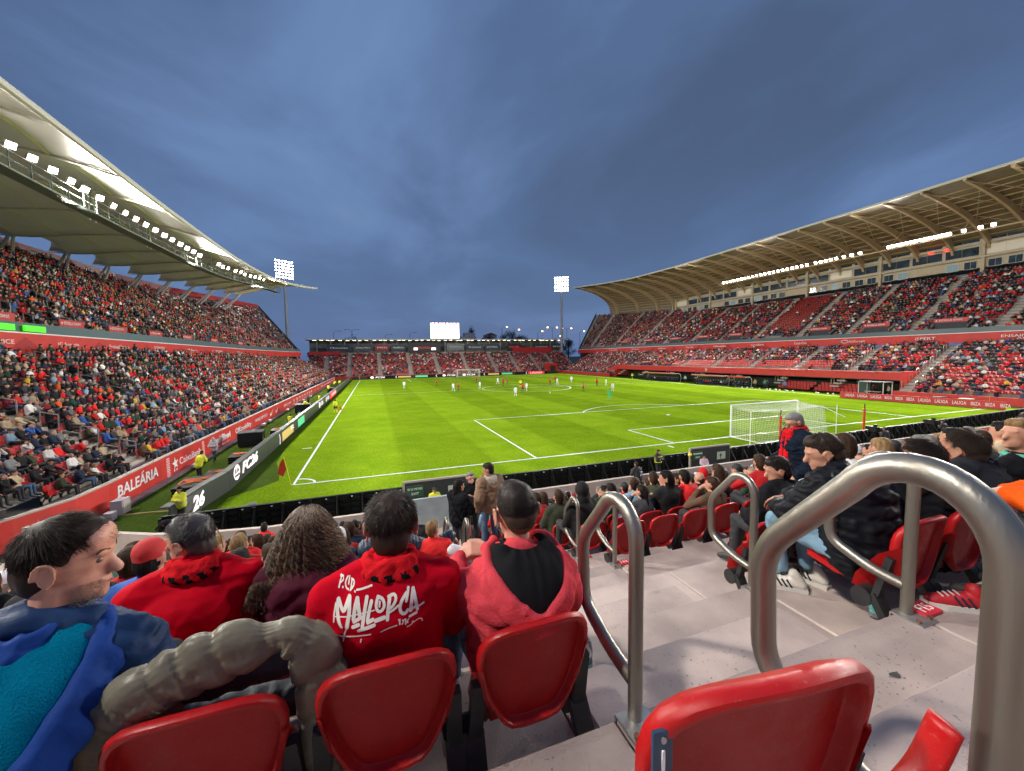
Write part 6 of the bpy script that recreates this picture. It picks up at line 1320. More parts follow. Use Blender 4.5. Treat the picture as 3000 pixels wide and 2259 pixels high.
# ---- standing man in navy coat with red scarf
NAV = mat('parka_navy', (.006, .010, .020), .75, spec=.06, var=.12, vscale=6, bump=.2, bscale=40)
J = standJ('pocket', .05, .04); J['haR'] = (.12, .24, 1.05); J['hd'] = (.0, .08, 1.57)
t, P, Rm, tm = hero('grey haired man with glasses standing in navy coat and long red scarf', (8.80, -19.62, zN(12)), 1.05, J, 'grey', 'short', .2, -.35, NAV, coat=.045, w=1.05, gar='coat', strands=2600, slen=.025, hairm=HGR, dispfn=quilt(.008, .12, 2, .008, 3), vox=.009); t.scale = (.93,)*3
scarf(t, (0, .04, 1.47), .082, .034, bars=True, tails=True)
m_ = MB()
for s in (-1, 1): m_.tube([P(s*(.032+.026*math.cos(a)), .106, .002+.019*math.sin(a)) for a in [2*math.pi*q/12 for q in range(12)]], .003, 5, closed=True); m_.tube([P(s*.058, .104, .008), P(s*.084, .0, .004)], .003, 5)
m_.build('glasses', BLACKP, t)
# ---- the trio in the gangway
BRN = mat('jacket_brown', (.21, .12, .065), .8, var=.1, vscale=5, bump=.3, bscale=50)
J = standJ('pocket', .03); t, P, Rm, tm = hero('tall man in tan brown hooded jacket and jeans standing in the gangway', (6.08, -16.15, zN(8)), .35, J, 'brown', 'short', .75, -.2, BRN, pantsM=PANTS['jeans'], coat=.045, w=1.02, gar='jacket', strands=1500, slen=.04, hairm=HDK, vox=.010, topvox=.014)
hood_down(t, (0, .0, 1.46), BRN, cloth('sherpa_cream', (.45, .38, .3), .1, .5, 90), 1.05, drop=.16, back=.13)
J = standJ('chest'); t, P, Rm, tm = hero('woman in long black coat with dark hair standing, turned to the right', (5.60, -15.72, zN(7)), -1.0, J, 'black', 'long', -.3, -.05, BK, coat=.04, gar='coat', strands=0, vox=.010, topvox=.014); t.scale = (.97,)*3
MB().tube([(-.12, -.13, 1.42), (.05, -.17, 1.2), (.2, -.14, .95)], .012, 6).build('bag_strap', BLACKP, t)
J = standJ('chest'); t, P, Rm, tm = hero('laughing grey haired man facing the camera between two others', (5.93, -15.28, zN(7)), math.pi+.1, J, 'grey', 'short', 0, .05, cloth('vest_dark', (.015, .016, .018), .1, .3, 30), coat=.03, gar='vest', strands=1500, slen=.03, hairm=HGR, vox=.008, topvox=.014, skinm=SKINR); t.scale = (.97,)*3
for s in (-1, 1): pass
m_ = MB(); m_.ball(P(0, .092, -.068), (.022, .012, .013), 10, 6); m_.build('mouth', mat('mouth_dark', (.10, .02, .02), .5), t); m_ = MB(); m_.ball(P(0, .097, -.061), (.017, .009, .004), 10, 5); m_.build('teeth', LWHITE, t)
m_ = MB()
for s in (-1, 1): m_.ball(P(s*.030, .086, .004), (.012, .009, .006), 8, 5)
m_.build('eyes', mat('eye_dark', (.03, .02, .02), .3), t)
# ---- adult arm and hand round the boy
J = sitJ(.0, 'lap'); J.update(elR=(.40, .16, .70), haR=(.60, .18, .80), hd=(-.05, .12, 1.02)); PUN = mat('puffer_blue_grey', (.018, .035, .065), .5, bump=.2, bscale=40)
t, P, Rm, tm = hero('adult in dark blue puffer jacket with one arm stretched round the boy', (4.28, YB(11), zN(11)), 0, J, 'brown', 'short', -.3, 0, PUN, coat=.04, gar='jacket', strands=800, vox=.009, topvox=.011, dispfn=quilt(.010, .032, 0, .003, 2), hands={'R': ((.75, .1, -.6), (-.2, 0, -1), (0, 1, 0), .7)})
# ================================================================== seats and people of the near stand
rn = random.Random(21)
# occupancy overrides: (side,row,j) -> 'empty' / 'skip' / 'used' / 'hero'
OCC = {}
for j in range(0, 30): OCC[('L', 14, j)] = 'hero'
OCC.update({('L', 14, 2): 'empty', ('L', 13, 0): 'empty', ('L', 13, 1): 'empty', ('L', 13, 2): 'hero', ('L', 13, 3): 'hero', ('L', 13, 4): 'empty', ('L', 12, 0): 'empty', ('L', 12, 1): 'empty', ('L', 12, 2): 'empty', ('L', 11, 0): 'boy', ('L', 11, 1): 'hero', ('R', 15, 0): 'empty'})
for j in range(4): OCC[('R', 14, j)] = 'hero'
OCC[('R', 13, 0)] = 'empty'; OCC[('R', 13, 1)] = 'hero'; OCC[('R', 13, 2)] = 'empty'; OCC[('R', 12, 0)] = OCC[('R', 12, 1)] = 'skip'; OCC[('R', 12, 2)] = 'empty'; OCC[('R', 12, 3)] = 'empty'; OCC[('R', 12, 4)] = 'skipp'
OCC.update({('R', 11, 0): 'empty', ('R', 11, 1): 'empty', ('R', 11, 4): 'empty', ('R', 10, 1): 'empty', ('L', 10, 0): 'empty'})
SPEC = {('R', 11, 2): ('s_bob', 'black', 'brown'), ('R', 11, 3): ('s_pony', 'brown', 'brown'), ('R', 10, 0): ('s_hood', 'black', 'black'), ('R', 9, 0): ('s_short', 'dark olive', 'brown'), ('R', 8, 0): ('s_short', 'bright red', 'brown'), ('R', 10, 2): ('s_pony', 'charcoal', 'black'), ('R', 10, 3): ('s_long_left', 'black', 'black'), ('L', 11, 0): ('s_right', 'bright red', 'blond'),
 ('L', 9, 0): ('s_long', 'black', 'brown'), ('L', 9, 1): ('s_long_left', 'black', 'blond'), ('L', 12, 3): ('s_short', 'maroon', 'black'), ('L', 12, 4): ('s_cap', 'blue', 'black'), ('L', 12, 5): ('s_lean', 'black', 'black'), ('L', 11, 4): ('s_short', 'charcoal', 'black'), ('L', 13, 5): ('s_long', 'dark navy', 'blond')}
nseat = 0
def seatlabel(side, k, j, st): return '%s red seat, %s %s of the gangway in row %s from the front' % (st, ORD[j+1], 'left' if side == 'L' else 'right', ORD[k])
cand = []
for side in 'LR':
    for k in range(1, 16):
        nj = {'L': 26 if k < 14 else 6, 'R': 92}[side]
        for j in range(nj):
            x = sx(j, side)
            if side == 'L' and x < -6.2+.35*k*0: continue
            y = yN(k+1)+SEAT_OFF; z = zN(k)
            if not in_view((x, y+.2, z+.9), .12, .3)[0]: continue
            d = np.linalg.norm(np.array((x, y, z))-CAM); cand.append((d, side, k, j, x, y, z))
cand.sort()
FILLED = []; EXTRA_SEATS = []
for d, side, k, j, x, y, z in cand:
    o = OCC.get((side, k, j))
    if o in ('skip', 'skipp'): continue
    if k == 15 and side == 'L': continue
    occ = o in ('hero', 'boy') or (o is None and (rn.random() < .90))
    if side == 'L' and k in (5, 6, 7) and j in (0,): occ = False
    if nseat < 270: put_seat(x, y, z, 0, seatlabel(side, k, j, 'occupied' if occ else 'empty'), 'red seats of the near terrace', down=occ); nseat += 1
    else: EXTRA_SEATS.append((x, y, z, 0))
    if occ and o != 'hero': FILLED.append((d, side, k, j, x, y, z))
# seat with number plate closest to the camera
s1 = put_seat(4.745, -22.30, 5.345, -.13, 'red seat with number plate 1, closest to the camera at the bottom of the picture', 'red seats of the near terrace')
s1.scale = (.95, 1.0, 1.125)
t = MB().box((-.188, .006, .600), (.030, .005, .080)).build('number_plate', mat('plate_navy', (.02, .05, .10), .4), s1)
MB().tube(curve_pts([(.24, .05, .34), (.30, .04, .40), (.345, .03, .455), (.372, .02, .53)], 5), [.026]*16, 12, oval=.5).build('side_wing', RED, s1, smooth='all')
t.rotation_euler = (0, 0, 0); o = link('lettering', text_mesh('1', LWHITE, 1, .02), t); o.matrix_local = frame3((-.188, .0025, .600), (1, 0, 0), (0, 0, 1))@Matrix.Diagonal((.045, .045, .045, 1))
m_ = MB()
for dz in (-.03, .03): m_.cyl((-.188, .006, .600+dz), (-.188, .001, .600+dz), .004, 8)
m_.build('rivet', STEEL, t)
s2 = put_seat(4.30, -22.33, 5.20, 0, 'red seat at the very bottom of the picture, only its top edge showing', 'red seats of the near terrace')
npers_near = 0
BACKP = []
for d, side, k, j, x, y, z in FILLED:
    sp = SPEC.get((side, k, j)); rz = rn.uniform(-.18, .18); where = 'row %s, %s %s of gangway' % (ORD[k], ORD[j+1], 'left' if side == 'L' else 'right')
    if npers_near < 165:
        kw = dict(style=sp[0], col=sp[1], hair=sp[2]) if sp else {}
        sc_ = .78 if OCC.get((side, k, j)) == 'boy' else rn.choice((1, 1, 1, 1, .97, .9))
        p = crowd_person(x, y+.10, z, rz, where, 'spectators seated in the near terrace', rn, scale=sc_, **kw); npers_near += 1
        if sc_ < .8: p.location.z += .12
    else: BACKP.append((x, y+.06, z, rz))
# steel mounting rails under the rows
for k in range(9, 16):
    for (a, b) in ((AX1, 12.0), (0.2, AX0)):
        if k == 15 and a == AX1: pass
        MB().box(((a+b)/2, yN(k+1)+.035, zN(k)+.20), (b-a-.1, .06, .07)).build('seat_rail', STEEL, st_n)
# small litter: sunflower husks and stains on the floor
m_ = MB()
for _ in range(420):
    x = rn.uniform(3.3, 5.1); y = rn.uniform(-21.55, -20.8) if rn.random() < .6 else rn.uniform(-22.35, -21.7); z = zN(14) if y > -21.57 else zN(15); a = rn.uniform(0, 3.14); l = rn.uniform(.005, .011); w_ = l*.4; c, s = math.cos(a), math.sin(a)
    P4 = [(-l, 0, .002), (0, -w_, .004), (l, 0, .003), (0, w_, .006)]; m_.add([(x+p[0]*c-p[1]*s, y+p[0]*s+p[1]*c, z+p[2]) for p in P4], [(0, 1, 2, 3)])
o = m_.build('seed_husks', mat('husk', (.30, .25, .2), .8, var=.5, vscale=40)); o['kind'] = 'stuff'; tag(o, 'scattered sunflower seed husks on the concrete under the seats', 'litter')
for x, y, k, a, r_ in ((5.55, -20.95, 14, .4, .025), (5.62, -21.35, 14, .9, .022), (5.70, -21.40, 14, .2, .02), (5.9, -20.4, 13, 0, .02), (6.1, -21.8, 15, 1.2, .016)):
    P_ = [(x+math.cos(q)*r_*rn.uniform(.7, 1.2)*1.3, y+math.sin(q)*r_*rn.uniform(.6, 1.1), zN(k)+.003) for q in [2*math.pi*i/12 for i in range(12)]]
    MB().add(P_, [tuple(range(12))]).build('gum_stain', mat('gum_dark', (.06, .055, .055), .8), st_n)
# water bottle beside the rail, small one by the right shoes
def bottle(x, y, z, lab, k=1.0, col=(.25, .6, .6)):
    t = thing('water_bottle', lab, 'bottle', (x, y, z)); rr = [.030, .033, .033, .030, .033, .033, .028, .014, .0125]; zz = [0, .01, .07, .10, .13, .17, .20, .225, .25]
    MB().tube([(0, 0, q*k) for q in zz], [q*k for q in rr], 16).build('bottle_body', mat('clear_plastic', (.8, .9, .92), .08, trans=.92), t, smooth=True); MB().tube([(0, 0, .25*k), (0, 0, .268*k)], .015*k, 12).build('cap', mat('cap_pale', (.55, .6, .62), .4), t); MB().tube([(0, 0, .05*k), (0, 0, .12*k)], .0335*k, 16, cap=False).build('label', mat('label_teal', (.1, .38, .36), .4), t)
bottle(5.13, -21.1, zN(14), 'clear plastic water bottle standing by the left handrail', 1.15); bottle(7.0, -21.28, zN(14), 'small clear bottle on the floor beside the white shoes', .8)
# steward sitting by the gate, stewards standing at the boards
HV = mat('hi_vis_yellow', (.62, .62, .02), .6, emit=(.5, .5, .0), estr=.05, bump=.3, bscale=30); HVG = mat('reflective_band', (.5, .5, .5), .4)
def vest_person(label, x, y, z, rz, J, style='short', hair='brown', topm=None, scale=1.0, pants='dark', yaw=0, group=None, capm=None, shoe=SHOE):
    me = proto(J, style, yaw, -.05, hair, pants, .026, 1.0, .03, topm=topm or HV, capm=capm, shoe=shoe); o = link('person', me); o.location = (x, y, z); o.rotation_euler = (0, 0, rz); o.scale = (scale,)*3; tag(o, label, 'person', group); return o
def bands(o, J, zs=(1.05, 1.18)):
    m_ = MB()
    for z in zs: m_.tube([(math.cos(a)*.20, math.sin(a)*.165+.01, z) for a in [2*math.pi*q/18 for q in range(18)]], .022, 6, closed=True)
    m_.build('reflective_band', HVG, o)
JS = standJ('cross'); o = vest_person('steward in yellow vest standing with folded arms at the near left corner', -3.1, -4.3, 0, 2.6, JS, 'long', 'black', capm=CAPB); bands(o, JS)
o = vest_person('bearded steward in yellow jacket sitting in front of the gate', 6.35, -6.55, .05, 3.4, sitJ(.02, 'lap'), 'cap', capm=CAPB)
o = vest_person('steward with long hair in yellow vest standing by the board backs', 18.0, -6.4, 0, 3.3, standJ('cross'), 'long', 'brown', topm=CAPB, scale=.95); bands(o, JS, (1.02, 1.12, 1.22, 1.32)); o.children[0].data.materials[0] = HV
t = thing('folding_chair', 'dark folding chair standing beside the steward at the corner', 'chair', (-2.5-1.0, -3.2, 0)); MB().box((0, 0, .45), (.45, .42, .04)).build('seat', BLACKP, t); MB().box((0, -.2, .75), (.45, .04, .3)).build('backrest', BLACKP, t)
m_ = MB()
for s in (-1, 1): m_.bar((s*.22, -.25, .9), (s*.22, .2, 0), .025).bar((s*.22, .2, .45), (s*.22, -.25, 0), .025)
m_.build('leg', STEEL, t)
ss = [(-4.35, 11.6, 'crouching steward in yellow jacket beside the big black case', .6, 's'), (-4.9, 2.4, 'steward in yellow leaning over the stacked cases', 1.2, 'b'), (-4.3, 23.2, 'steward in yellow vest sitting low by the board', 1.6, 's'), (-3.9, 26.0, 'man in light grey sitting next to the yellow steward', 1.4, 'g'), (-4.1, 30.6, 'worker in yellow bending over the dark case', .5, 'b'), (-4.4, 36.2, 'person in black standing beyond the cases', .3, 'k'), (-4.5, 47.6, 'steward in yellow sitting far along the board', 1.2, 's'), (-4.3, 60, 'steward in yellow near the far end of the board', 1.4, 'b'), (-4.6, 75, 'distant steward in green by the far left corner', .4, 'b'), (-3.8, 78, 'distant steward in yellow beside the far board end', .4, 'b')]
for x, y, lab, rz, m__ in ss:
    J = sitJ(.15, 'knee') if m__ in 'sg' else (standJ('chest', .1, .22) if m__ == 'b' else standJ('down', .1)); vest_person(lab, x, y, -.28 if m__ in 'sg' else 0, rz-math.pi/2, J, topm={'g': mat('cloth_grey', (.3, .3, .32), .8), 'k': CAPB}.get(m__))
o = vest_person('person in grey bib walking along the dark turf below the red wall', -5.6, 6.75, 0, 2.9, standJ('cross', .45), 'hood', topm=mat('bib_grey', (.36, .33, .36), .7)); 
for lab, x, y, z, rz, J, st, tm_ in (('person in black hooded coat at the left end of the parapet', -.75, -9.75, .62, .4, standJ('down'), 'hood', BK), ('boy in black shirt with number 7 leaning on the parapet', 14.2, -9.75, .62, .1, standJ('chest', 0, .1), 'short', CAPB), ('person in white cap beside the parapet', -.35, -9.9, .62, 1.0, standJ('cross'), 'cap', BK)):
    o = vest_person(lab, x, y, z, rz, J, st, topm=tm_, capm=CAPW, scale=.92)
    if '7' in lab: letter('7', LWHITE, (0, -.155, 1.22), (1, 0, 0), (0, 0, 1), .26, o)
vest_person('child in pale pink bib sitting by the gate with yellow ball', 20.9, -6.5, .1, 2.8, sitJ(.02, 'lap'), 'short', topm=mat('bib_pink', (.5, .35, .4), .7), scale=.85)
for i, (x, y, zz) in enumerate(((20.3, -6.2, 1.05), (18.9, -7.6, .45), (19.3, -7.6, .45))): tag(MB().ball((x, y, zz), .11, 12, 8).build('football', YEL, smooth='all'), ('yellow ball held by the sitting child', 'left yellow ball lying by the parapet', 'right yellow ball lying by the parapet')[i], 'ball')
# television cameras at the right end of the boards
for i, x in enumerate((35.0, 41.5)):
    t = thing('television_camera', ('black television camera on tripod near the right end of the boards', 'smaller black television camera further right')[i], 'camera', (x, -6.8, 0), -.3)
    MB().box((0, 0, 1.45), (.28, .55, .3)).box((0, .38, 1.47), (.2, .25, .2)).box((0, -.1, 1.68), (.1, .2, .14)).build('camera_body', BLACKP, t); m_ = MB()
    for a in (0, 2.1, 4.2): m_.bar((0, 0, 1.3), (math.cos(a)*.5, math.sin(a)*.5, 0), .05)
    m_.build('tripod', BLACKP, t); vest_person(('camera operator in dark clothes behind the first television camera', 'camera operator behind the smaller television camera')[i], x-.2, -7.6, 0, 0, standJ('chest', 0, .1), 'cap', topm=CAPB, capm=CAPB)
MB().box((0, 0, 0), (.1, .1, .1)) if False else None
for lab, x, y, z, rz, st, tm_, sc_ in (('man in red tracksuit jacket leaning on a rail at the left picture edge', -9.9, -8.4, .92, -.9, 'cap', mat('tracksuit_red', (.45, .012, .015), .7), 1.0), ('person in white sleeves and dark red vest standing among the corner seats', -9.9, -5.2, .92, -1.4, 'short', mat('cloth_white', (.6, .58, .55), .8), .98), ('child in red coat standing at the corner behind the red wall', -8.9, -4.6, .92, 1.5, 'short', MATS['tracksuit_red'], .75), ('person in cream hooded coat beside the curved wall end', -8.6, -4.4, .92, .8, 'hood', mat('cloth_cream', (.5, .42, .33), .8), .8)):
    vest_person(lab, x, y, z, rz, standJ('cross' if sc_ > .9 else 'down'), st, topm=tm_, scale=sc_, capm=CAPB)
t = thing('monitor', 'small dark monitor standing on the walkway behind the parapet', 'monitor', (.4, -9.7, .62)); MB().box((0, 0, .62), (.62, .06, .42)).build('screen', DARK, t); MB().box((0, .03, .2), (.06, .06, .42)).build('stand', BLACKP, t)

# ================================================================== players and officials
def kit(shirt, shorts, socks, hair='brown', style='short'):
    out = []
    for J in (standJ('down', .15), standJ('hips', .2), standJ('down', .5), standJ('pocket', .35, .05)):
        hp, P, Rm = head_prims(J['hd'], 0, 0, style, 1, True); pr = body_prims(J, 1.0, .008)+hp; q2 = []
        for p in pr:
            if p[0] == 'c' and p[5] == 'pants' and p[3] > .07: a, b = Vector(p[1]), Vector(p[2]); q2 += [('c', p[1], tuple(a.lerp(b, .6)), .10, .095, 'pants'), ('c', p[1], p[2], p[3], p[4], 'skin')]
            elif p[0] == 'c' and p[5] == 'pants': q2.append(('c', p[1], p[2], p[3], p[4], 'cap'))
            else: q2.append(p)
        me = blob(q2, .03, 2, 'person'); out.append(assign(me, q2, TAGS, [SKIN, shirt, HB[hair], shorts, SHOE, socks]))
    return out
KR = mat('kit_red', (.55, .02, .02), .7); KB = mat('kit_black', (.014, .014, .016), .7); KW = mat('kit_white', (.72, .72, .74), .7); KG = mat('kit_green', (.03, .42, .14), .7); KY = mat('kit_yellow', (.72, .68, .02), .7)
red = kit(KR, KB, KB, 'black'); whi = kit(KW, KW, KW); grn = kit(KG, KG, KG); yel = kit(KY, KB, KY, 'black')
PL_ = [('w', 10.15, 63.4, 'far left on the grass'), ('r', 17.6, 67, 'alone in the left half'), ('w', 18.4, 51.3, 'by the halfway line'), ('r', 19.6, 52.5, 'marking the opponent at the halfway line'), ('w', 24.3, 53.7, 'at the left rim of the centre circle'), ('r', 28.6, 73.2, 'behind the centre circle'), ('w', 31.5, 64.5, 'beyond the circle'), ('r', 30.8, 58.2, 'inside the circle, left'), ('r', 34, 64.6, 'inside the circle, back'), ('y', 33.0, 53.4, 'referee in yellow shirt inside the centre circle'), ('w', 25.8, 36.7, 'closest to the camera in midfield'), ('r', 29.5, 42.9, 'running next to a white shirt'), ('w', 30.9, 44.6, 'beside the running red player'), ('r', 41.1, 56.1, 'at the right of the circle'), ('r', 45.6, 62.8, 'right of the circle, further back'), ('w', 42.5, 55.3, 'at the right circle rim'), ('w', 48.9, 60.7, 'on the right side by the touchline'), ('r', 39.5, 38.7, 'right half, running'), ('r', 48.1, 48, 'right half, near the dugouts'), ('w', 49.7, 47, 'right half, in front of the dugouts'), ('w', 44, 36.2, 'walking behind the green goalkeeper'), ('g', 35.6, 24.6, 'goalkeeper in green outside the penalty area'), ('y', -.35, 28.3, 'assistant referee in yellow with orange flag'), ('y', 68.4, 63.4, 'assistant referee in yellow on the right touchline')]
for i, (c, x, y, w_) in enumerate(PL_):
    me = {'w': whi, 'r': red, 'g': grn, 'y': yel}[c][i % 4]; o = link('person', me); o.location = (x, y, 0); o.rotation_euler = (0, 0, (i*1.7) % 6.2 if i not in (10, 21, 22) else {10: -.2, 21: 2.4, 22: .2}[i]); o.scale = (1.03,)*3
    tag(o, {'w': 'player in all white kit, ', 'r': 'player in red shirt and black shorts, ', 'g': '', 'y': ''}[c]+w_, 'player' if c in 'wrg' else 'referee', {'w': 'players in white', 'r': 'players in red'}.get(c))
    if i == 22: MB().bar((.25, .1, .9), (.5, .15, .35), .03).add([(.3, .12, .8), (.5, .16, .35), (.78, .1, .42), (.6, .08, .8)], [(0, 1, 2, 3)]).build('signal_flag', mat('flag_orange', (.75, .22, .03), .6), o)
tag(MB().ball((33.2, -.6+40, .12), .12, 10, 8).build('football', WHITE, smooth='all'), 'small white ball on the grass in midfield', 'ball')

# ================================================================== named spectators of the left stand (largest ones)
SIDES = [('left', LLOW, -1)]
rl = random.Random(4)
LEFTP = []; LEFTS = []
AISL = [-7.6, 3.4, 13.6, 24.5, 35, 46, 57, 68, 79, 90, 101]
def in_aisle(t, A, w=.75): return any(abs(t-a) < w for a in A)
for i in range(15):
    y = -12.3+i*.03
    while y < 111:
        p = LLOW.pos(y, i); q = LLOW.pos(y, i+1); st_ = wall_y(p[0])+.6
        if y > st_ and not in_aisle(y-(0), AISL): LEFTP.append((p[0]-(abs(q[0]-p[0])*.92), y, p[2], i))
        y += .5
LEFTP = [p for p in LEFTP if in_view((p[0], p[1], p[2]+.8), .08)[0]]
LEFTP.sort(key=lambda p: np.linalg.norm(np.array(p[:3])-CAM))
CR_P, CR_S = [], list(EXTRA_SEATS)
marks = [(-20, 'beyond the wall end'), (-.6, 'above the word BALEARIA'), (4.3, 'above the word CaixaBank'), (9.5, 'above the doubled fibwi words'), (15, 'above the word OKmobility'), (20.5, 'above the words WORLD OF HYATT'), (26.3, 'above the ticks'), (33, 'above the beer name')]
def mark(y): return [m for a, m in marks if y >= a][-1]
nl = 0; cnt = {}
for (x, y, z, i) in LEFTP:
    occ = rl.random() < (.82 if (y < 2 or i < 2 and y < 8) else .94)
    if nseat < 298 and not occ:
        kk = ('s', i, mark(y)); cnt[kk] = cnt.get(kk, 0)+1; put_seat(x, y, z, -math.pi/2, '%s empty seat in row %s of left stand, %s' % (ORD[cnt[kk]], ORD[i+1], mark(y)), 'red seats of the left stand'); nseat += 1
    else: CR_S.append((x, y, z, -math.pi/2))
    if occ:
        if nl < 75:
            kk = (i, mark(y)); cnt[kk] = cnt.get(kk, 0)+1; crowd_person(x+.06, y, z, -math.pi/2+rl.uniform(-.1, .5), '%s in row %s, %s' % (ORD[cnt[kk]], ORD[i+1], mark(y)), 'spectators in the left stand', rl, scale=rl.choice((1, 1, .96, .85))); nl += 1
        else: CR_P.append((x+.06, y, z, -math.pi/2+rl.uniform(-.2, .4)))
CR_P += BACKP
# ================================================================== the mass of the crowd and its seats (stuff)
def place_tier(T, face, ax, aisles, dens, t0, t1, rnd, skip=None, pitch=.5):
    for i in range(T.n):
        t = t0+rnd.uniform(0, .1)
        while t < t1:
            p = T.pos(t, i); q = T.pos(t, i+1)
            if not in_aisle(t, aisles) and not (skip and skip(t, i)):
                f = .9; x = p[0]+(q[0]-p[0])*f; y = p[1]+(q[1]-p[1])*f; z = p[2]
                if in_view((x, y, z+.8), .06)[0]:
                    CR_S.append((x, y, z, face))
                    d = (dens(t, i) if callable(dens) else dens)*(1.0+.75*mnoise.noise(Vector((t*.22, i*.35, x*.1))))
                    if rnd.random() < d: CR_P.append((x, y, z, face+rnd.uniform(-.35, .35)))
            t += pitch
rq = random.Random(9)
W_, E_, S_ = math.pi/2, -math.pi/2, math.pi
def lm_(t, i):  # gangway mouths clear some seats
    return any(abs(t-m_) < 1.9 for m_ in LMOUTH) and i < 4
def rm_(t, i): return any(abs(t-m_) < 2.2 for m_ in RMOUTH) and i < 4
LA = [4.5, 11.5, 19.5, 26.5, 33.5, 42, 51, 62, 76, 90]; RA = [-3.5, 6.3, 15.8, 25.0, 34.2, 44, 53.4, 63.5, 74.2, 86, 99, 113]
place_tier(LUP, E_, 'y', LA, lambda t, i: .9 if t < 55 else (.72 if t < 75 else .30), -13, 103.5, rq, lm_)
place_tier(RUP, W_, 'y', RA, lambda t, i: .03 if (36 < t < 43 and i > 6) else .82 if t < 30 else (.66 if t < 80 else .38), -16, 119, rq, lambda t, i: rm_(t, i) or (t > 82 and False) or (t < 82 and i > 22))
place_tier(RLOW, W_, 'y', [-6, 9.5, 18.4, 27.7, 37, 46.5, 56, 66, 76, 87, 98, 108], lambda t, i: (.86 if not (22 < t < 60 and i < 9) else .06) if t > 10.4 or i > 5 else .6, -12, 111, rq, lambda t, i: (10.0 < t < 79 and i < 6))
place_tier(FAR, S_, 'x', [-10.5, -3.5, 6.2, 16, 25.7, 36, 46.5, 55.2, 63.5, 70.5], lambda t, i: .58 if t < 14 else (.42 if i < 8 and t < 33 else .72), -15.5, 79, rq, lambda t, i: 66 < t < 71 and i < 7)
# corner block between far and left stands
SEG = mat('seat_mass_red', (.42, .018, .014), .45)
A = np.array(CR_S); n = len(A)
bx = np.array([(-.21, .0, .40), (.21, .0, .40), (.21, -.06, .76), (-.21, -.06, .76), (-.21, .035, .40), (.21, .035, .40), (.21, -.02, .76), (-.21, -.02, .76), (-.21, .36, .44), (.21, .36, .44)])
fc = np.array([(0, 2, 1), (0, 3, 2), (4, 5, 6), (4, 6, 7), (3, 6, 2), (3, 7, 6), (0, 7, 3), (0, 4, 7), (1, 2, 6), (1, 6, 5), (4, 9, 5), (4, 8, 9)])
def place(base, A):
    c, s = np.cos(A[:, 3]), np.sin(A[:, 3]); X = base[None, :, 0]*c[:, None]-base[None, :, 1]*s[:, None]+A[:, 0:1]; Y = base[None, :, 0]*s[:, None]+base[None, :, 1]*c[:, None]+A[:, 1:2]; Z = np.broadcast_to(base[None, :, 2], X.shape)+A[:, 2:3]; return np.stack([X, Y, Z], 2).reshape(-1, 3)
F = (fc[None]+(np.arange(n)*len(bx))[:, None, None]).reshape(-1, 3)
o = tri_mesh('stadium_seats', place(bx, A), F, SEG); o['kind'] = 'stuff'; tag(o, 'thousands of small red seats filling the far tiers', 'seats')
# low polygon spectator: torso rings, head, lap, shins, arms
def ring(cx, cy, z, rx, ry, k=6, ph=0): return [(cx+rx*math.cos(ph+2*math.pi*i/k), cy+ry*math.sin(ph+2*math.pi*i/k), z) for i in range(k)]
def lowman(var):
    V, F, T = [], [], []
    def loft(rs, tg, cap0=False, cap1=True):
        b = len(V); k = len(rs[0])
        for r_ in rs: V.extend(r_)
        for j in range(len(rs)-1):
            for i in range(k):
                a0 = b+j*k+i; a1 = b+j*k+(i+1) % k; F.extend([(a0, a1, a1+k), (a0, a1+k, a0+k)]); t_ = tg[j] if isinstance(tg, list) else tg; T.extend([t_, t_])
        if cap1:
            e_ = b+(len(rs)-1)*k
            for i in range(1, k-1): F.append((e_, e_+i, e_+i+1)); T.append(tg[-1] if isinstance(tg, list) else tg)
    ln_ = (.0, .12, .04)[var]
    loft([ring(0, .14, .40, .18, .13), ring(0, .12+ln_*.5, .66, .20, .14), ring(0, .12+ln_, .84, .215, .10), ring(0, .12+ln_, .92, .07, .06)], 0, cap1=False)
    hx, hy = (0, .14+ln_)
    loft([ring(hx, hy, .90, .045, .045), ring(hx, hy+.01, .97, .072, .085), ring(hx, hy, 1.04, .080, .092), ring(hx, hy-.01, 1.12, .05, .06)], [1, 1, 2], cap1=True)
    # back of the head hair
    loft([ring(hx, hy-.035, .93, .06, .055, 5), ring(hx, hy-.04, 1.02, .078, .065, 5), ring(hx, hy-.03, 1.11, .05, .05, 5)], 2, cap1=True)
    loft([[(-.2, .15, .40), (.2, .15, .40), (.2, .15, .53), (-.2, .15, .53)], [(-.19, .60, .40), (.19, .60, .40), (.17, .60, .53), (-.17, .60, .53)]], 3)
    loft([[(-.18, .52, .44), (.18, .52, .44), (.18, .62, .44), (-.18, .62, .44)], [(-.16, .54, .03), (.16, .54, .03), (.16, .68, .03), (-.16, .68, .03)]], 3, cap1=False)
    for s in (-1, 1):
        a = [(s*.24+.05*x, .12+ln_+.05*y, .80) for x, y in ((1, 0), (0, 1), (-1, 0), (0, -1))]; b = [(s*.23+.05*x, .24+.05*y, .60) for x, y in ((1, 0), (0, 1), (-1, 0), (0, -1))]; c = [(s*.08+.035*x, .42, .58+.035*y) for x, y in ((1, 0), (0, 1), (-1, 0), (0, -1))]
        loft([a, b, c], 0)
        loft([[(s*.08+.03*x, .42, .58+.03*y) for x, y in ((1, 0), (0, 1), (-1, 0), (0, -1))], [(s*.04+.02*x, .48, .57+.02*y) for x, y in ((1, 0), (0, 1), (-1, 0), (0, -1))]], 1)
    return np.array(V), np.array(F), np.array(T)
P = np.array(CR_P); NC = len(P); sel = NP.integers(0, 3, NC)
cols = np.array([COLS[k] for k in CK]); cw = np.array(CWs, float); cw /= cw.sum()
VV, FF, CC = [], [], []; off = 0
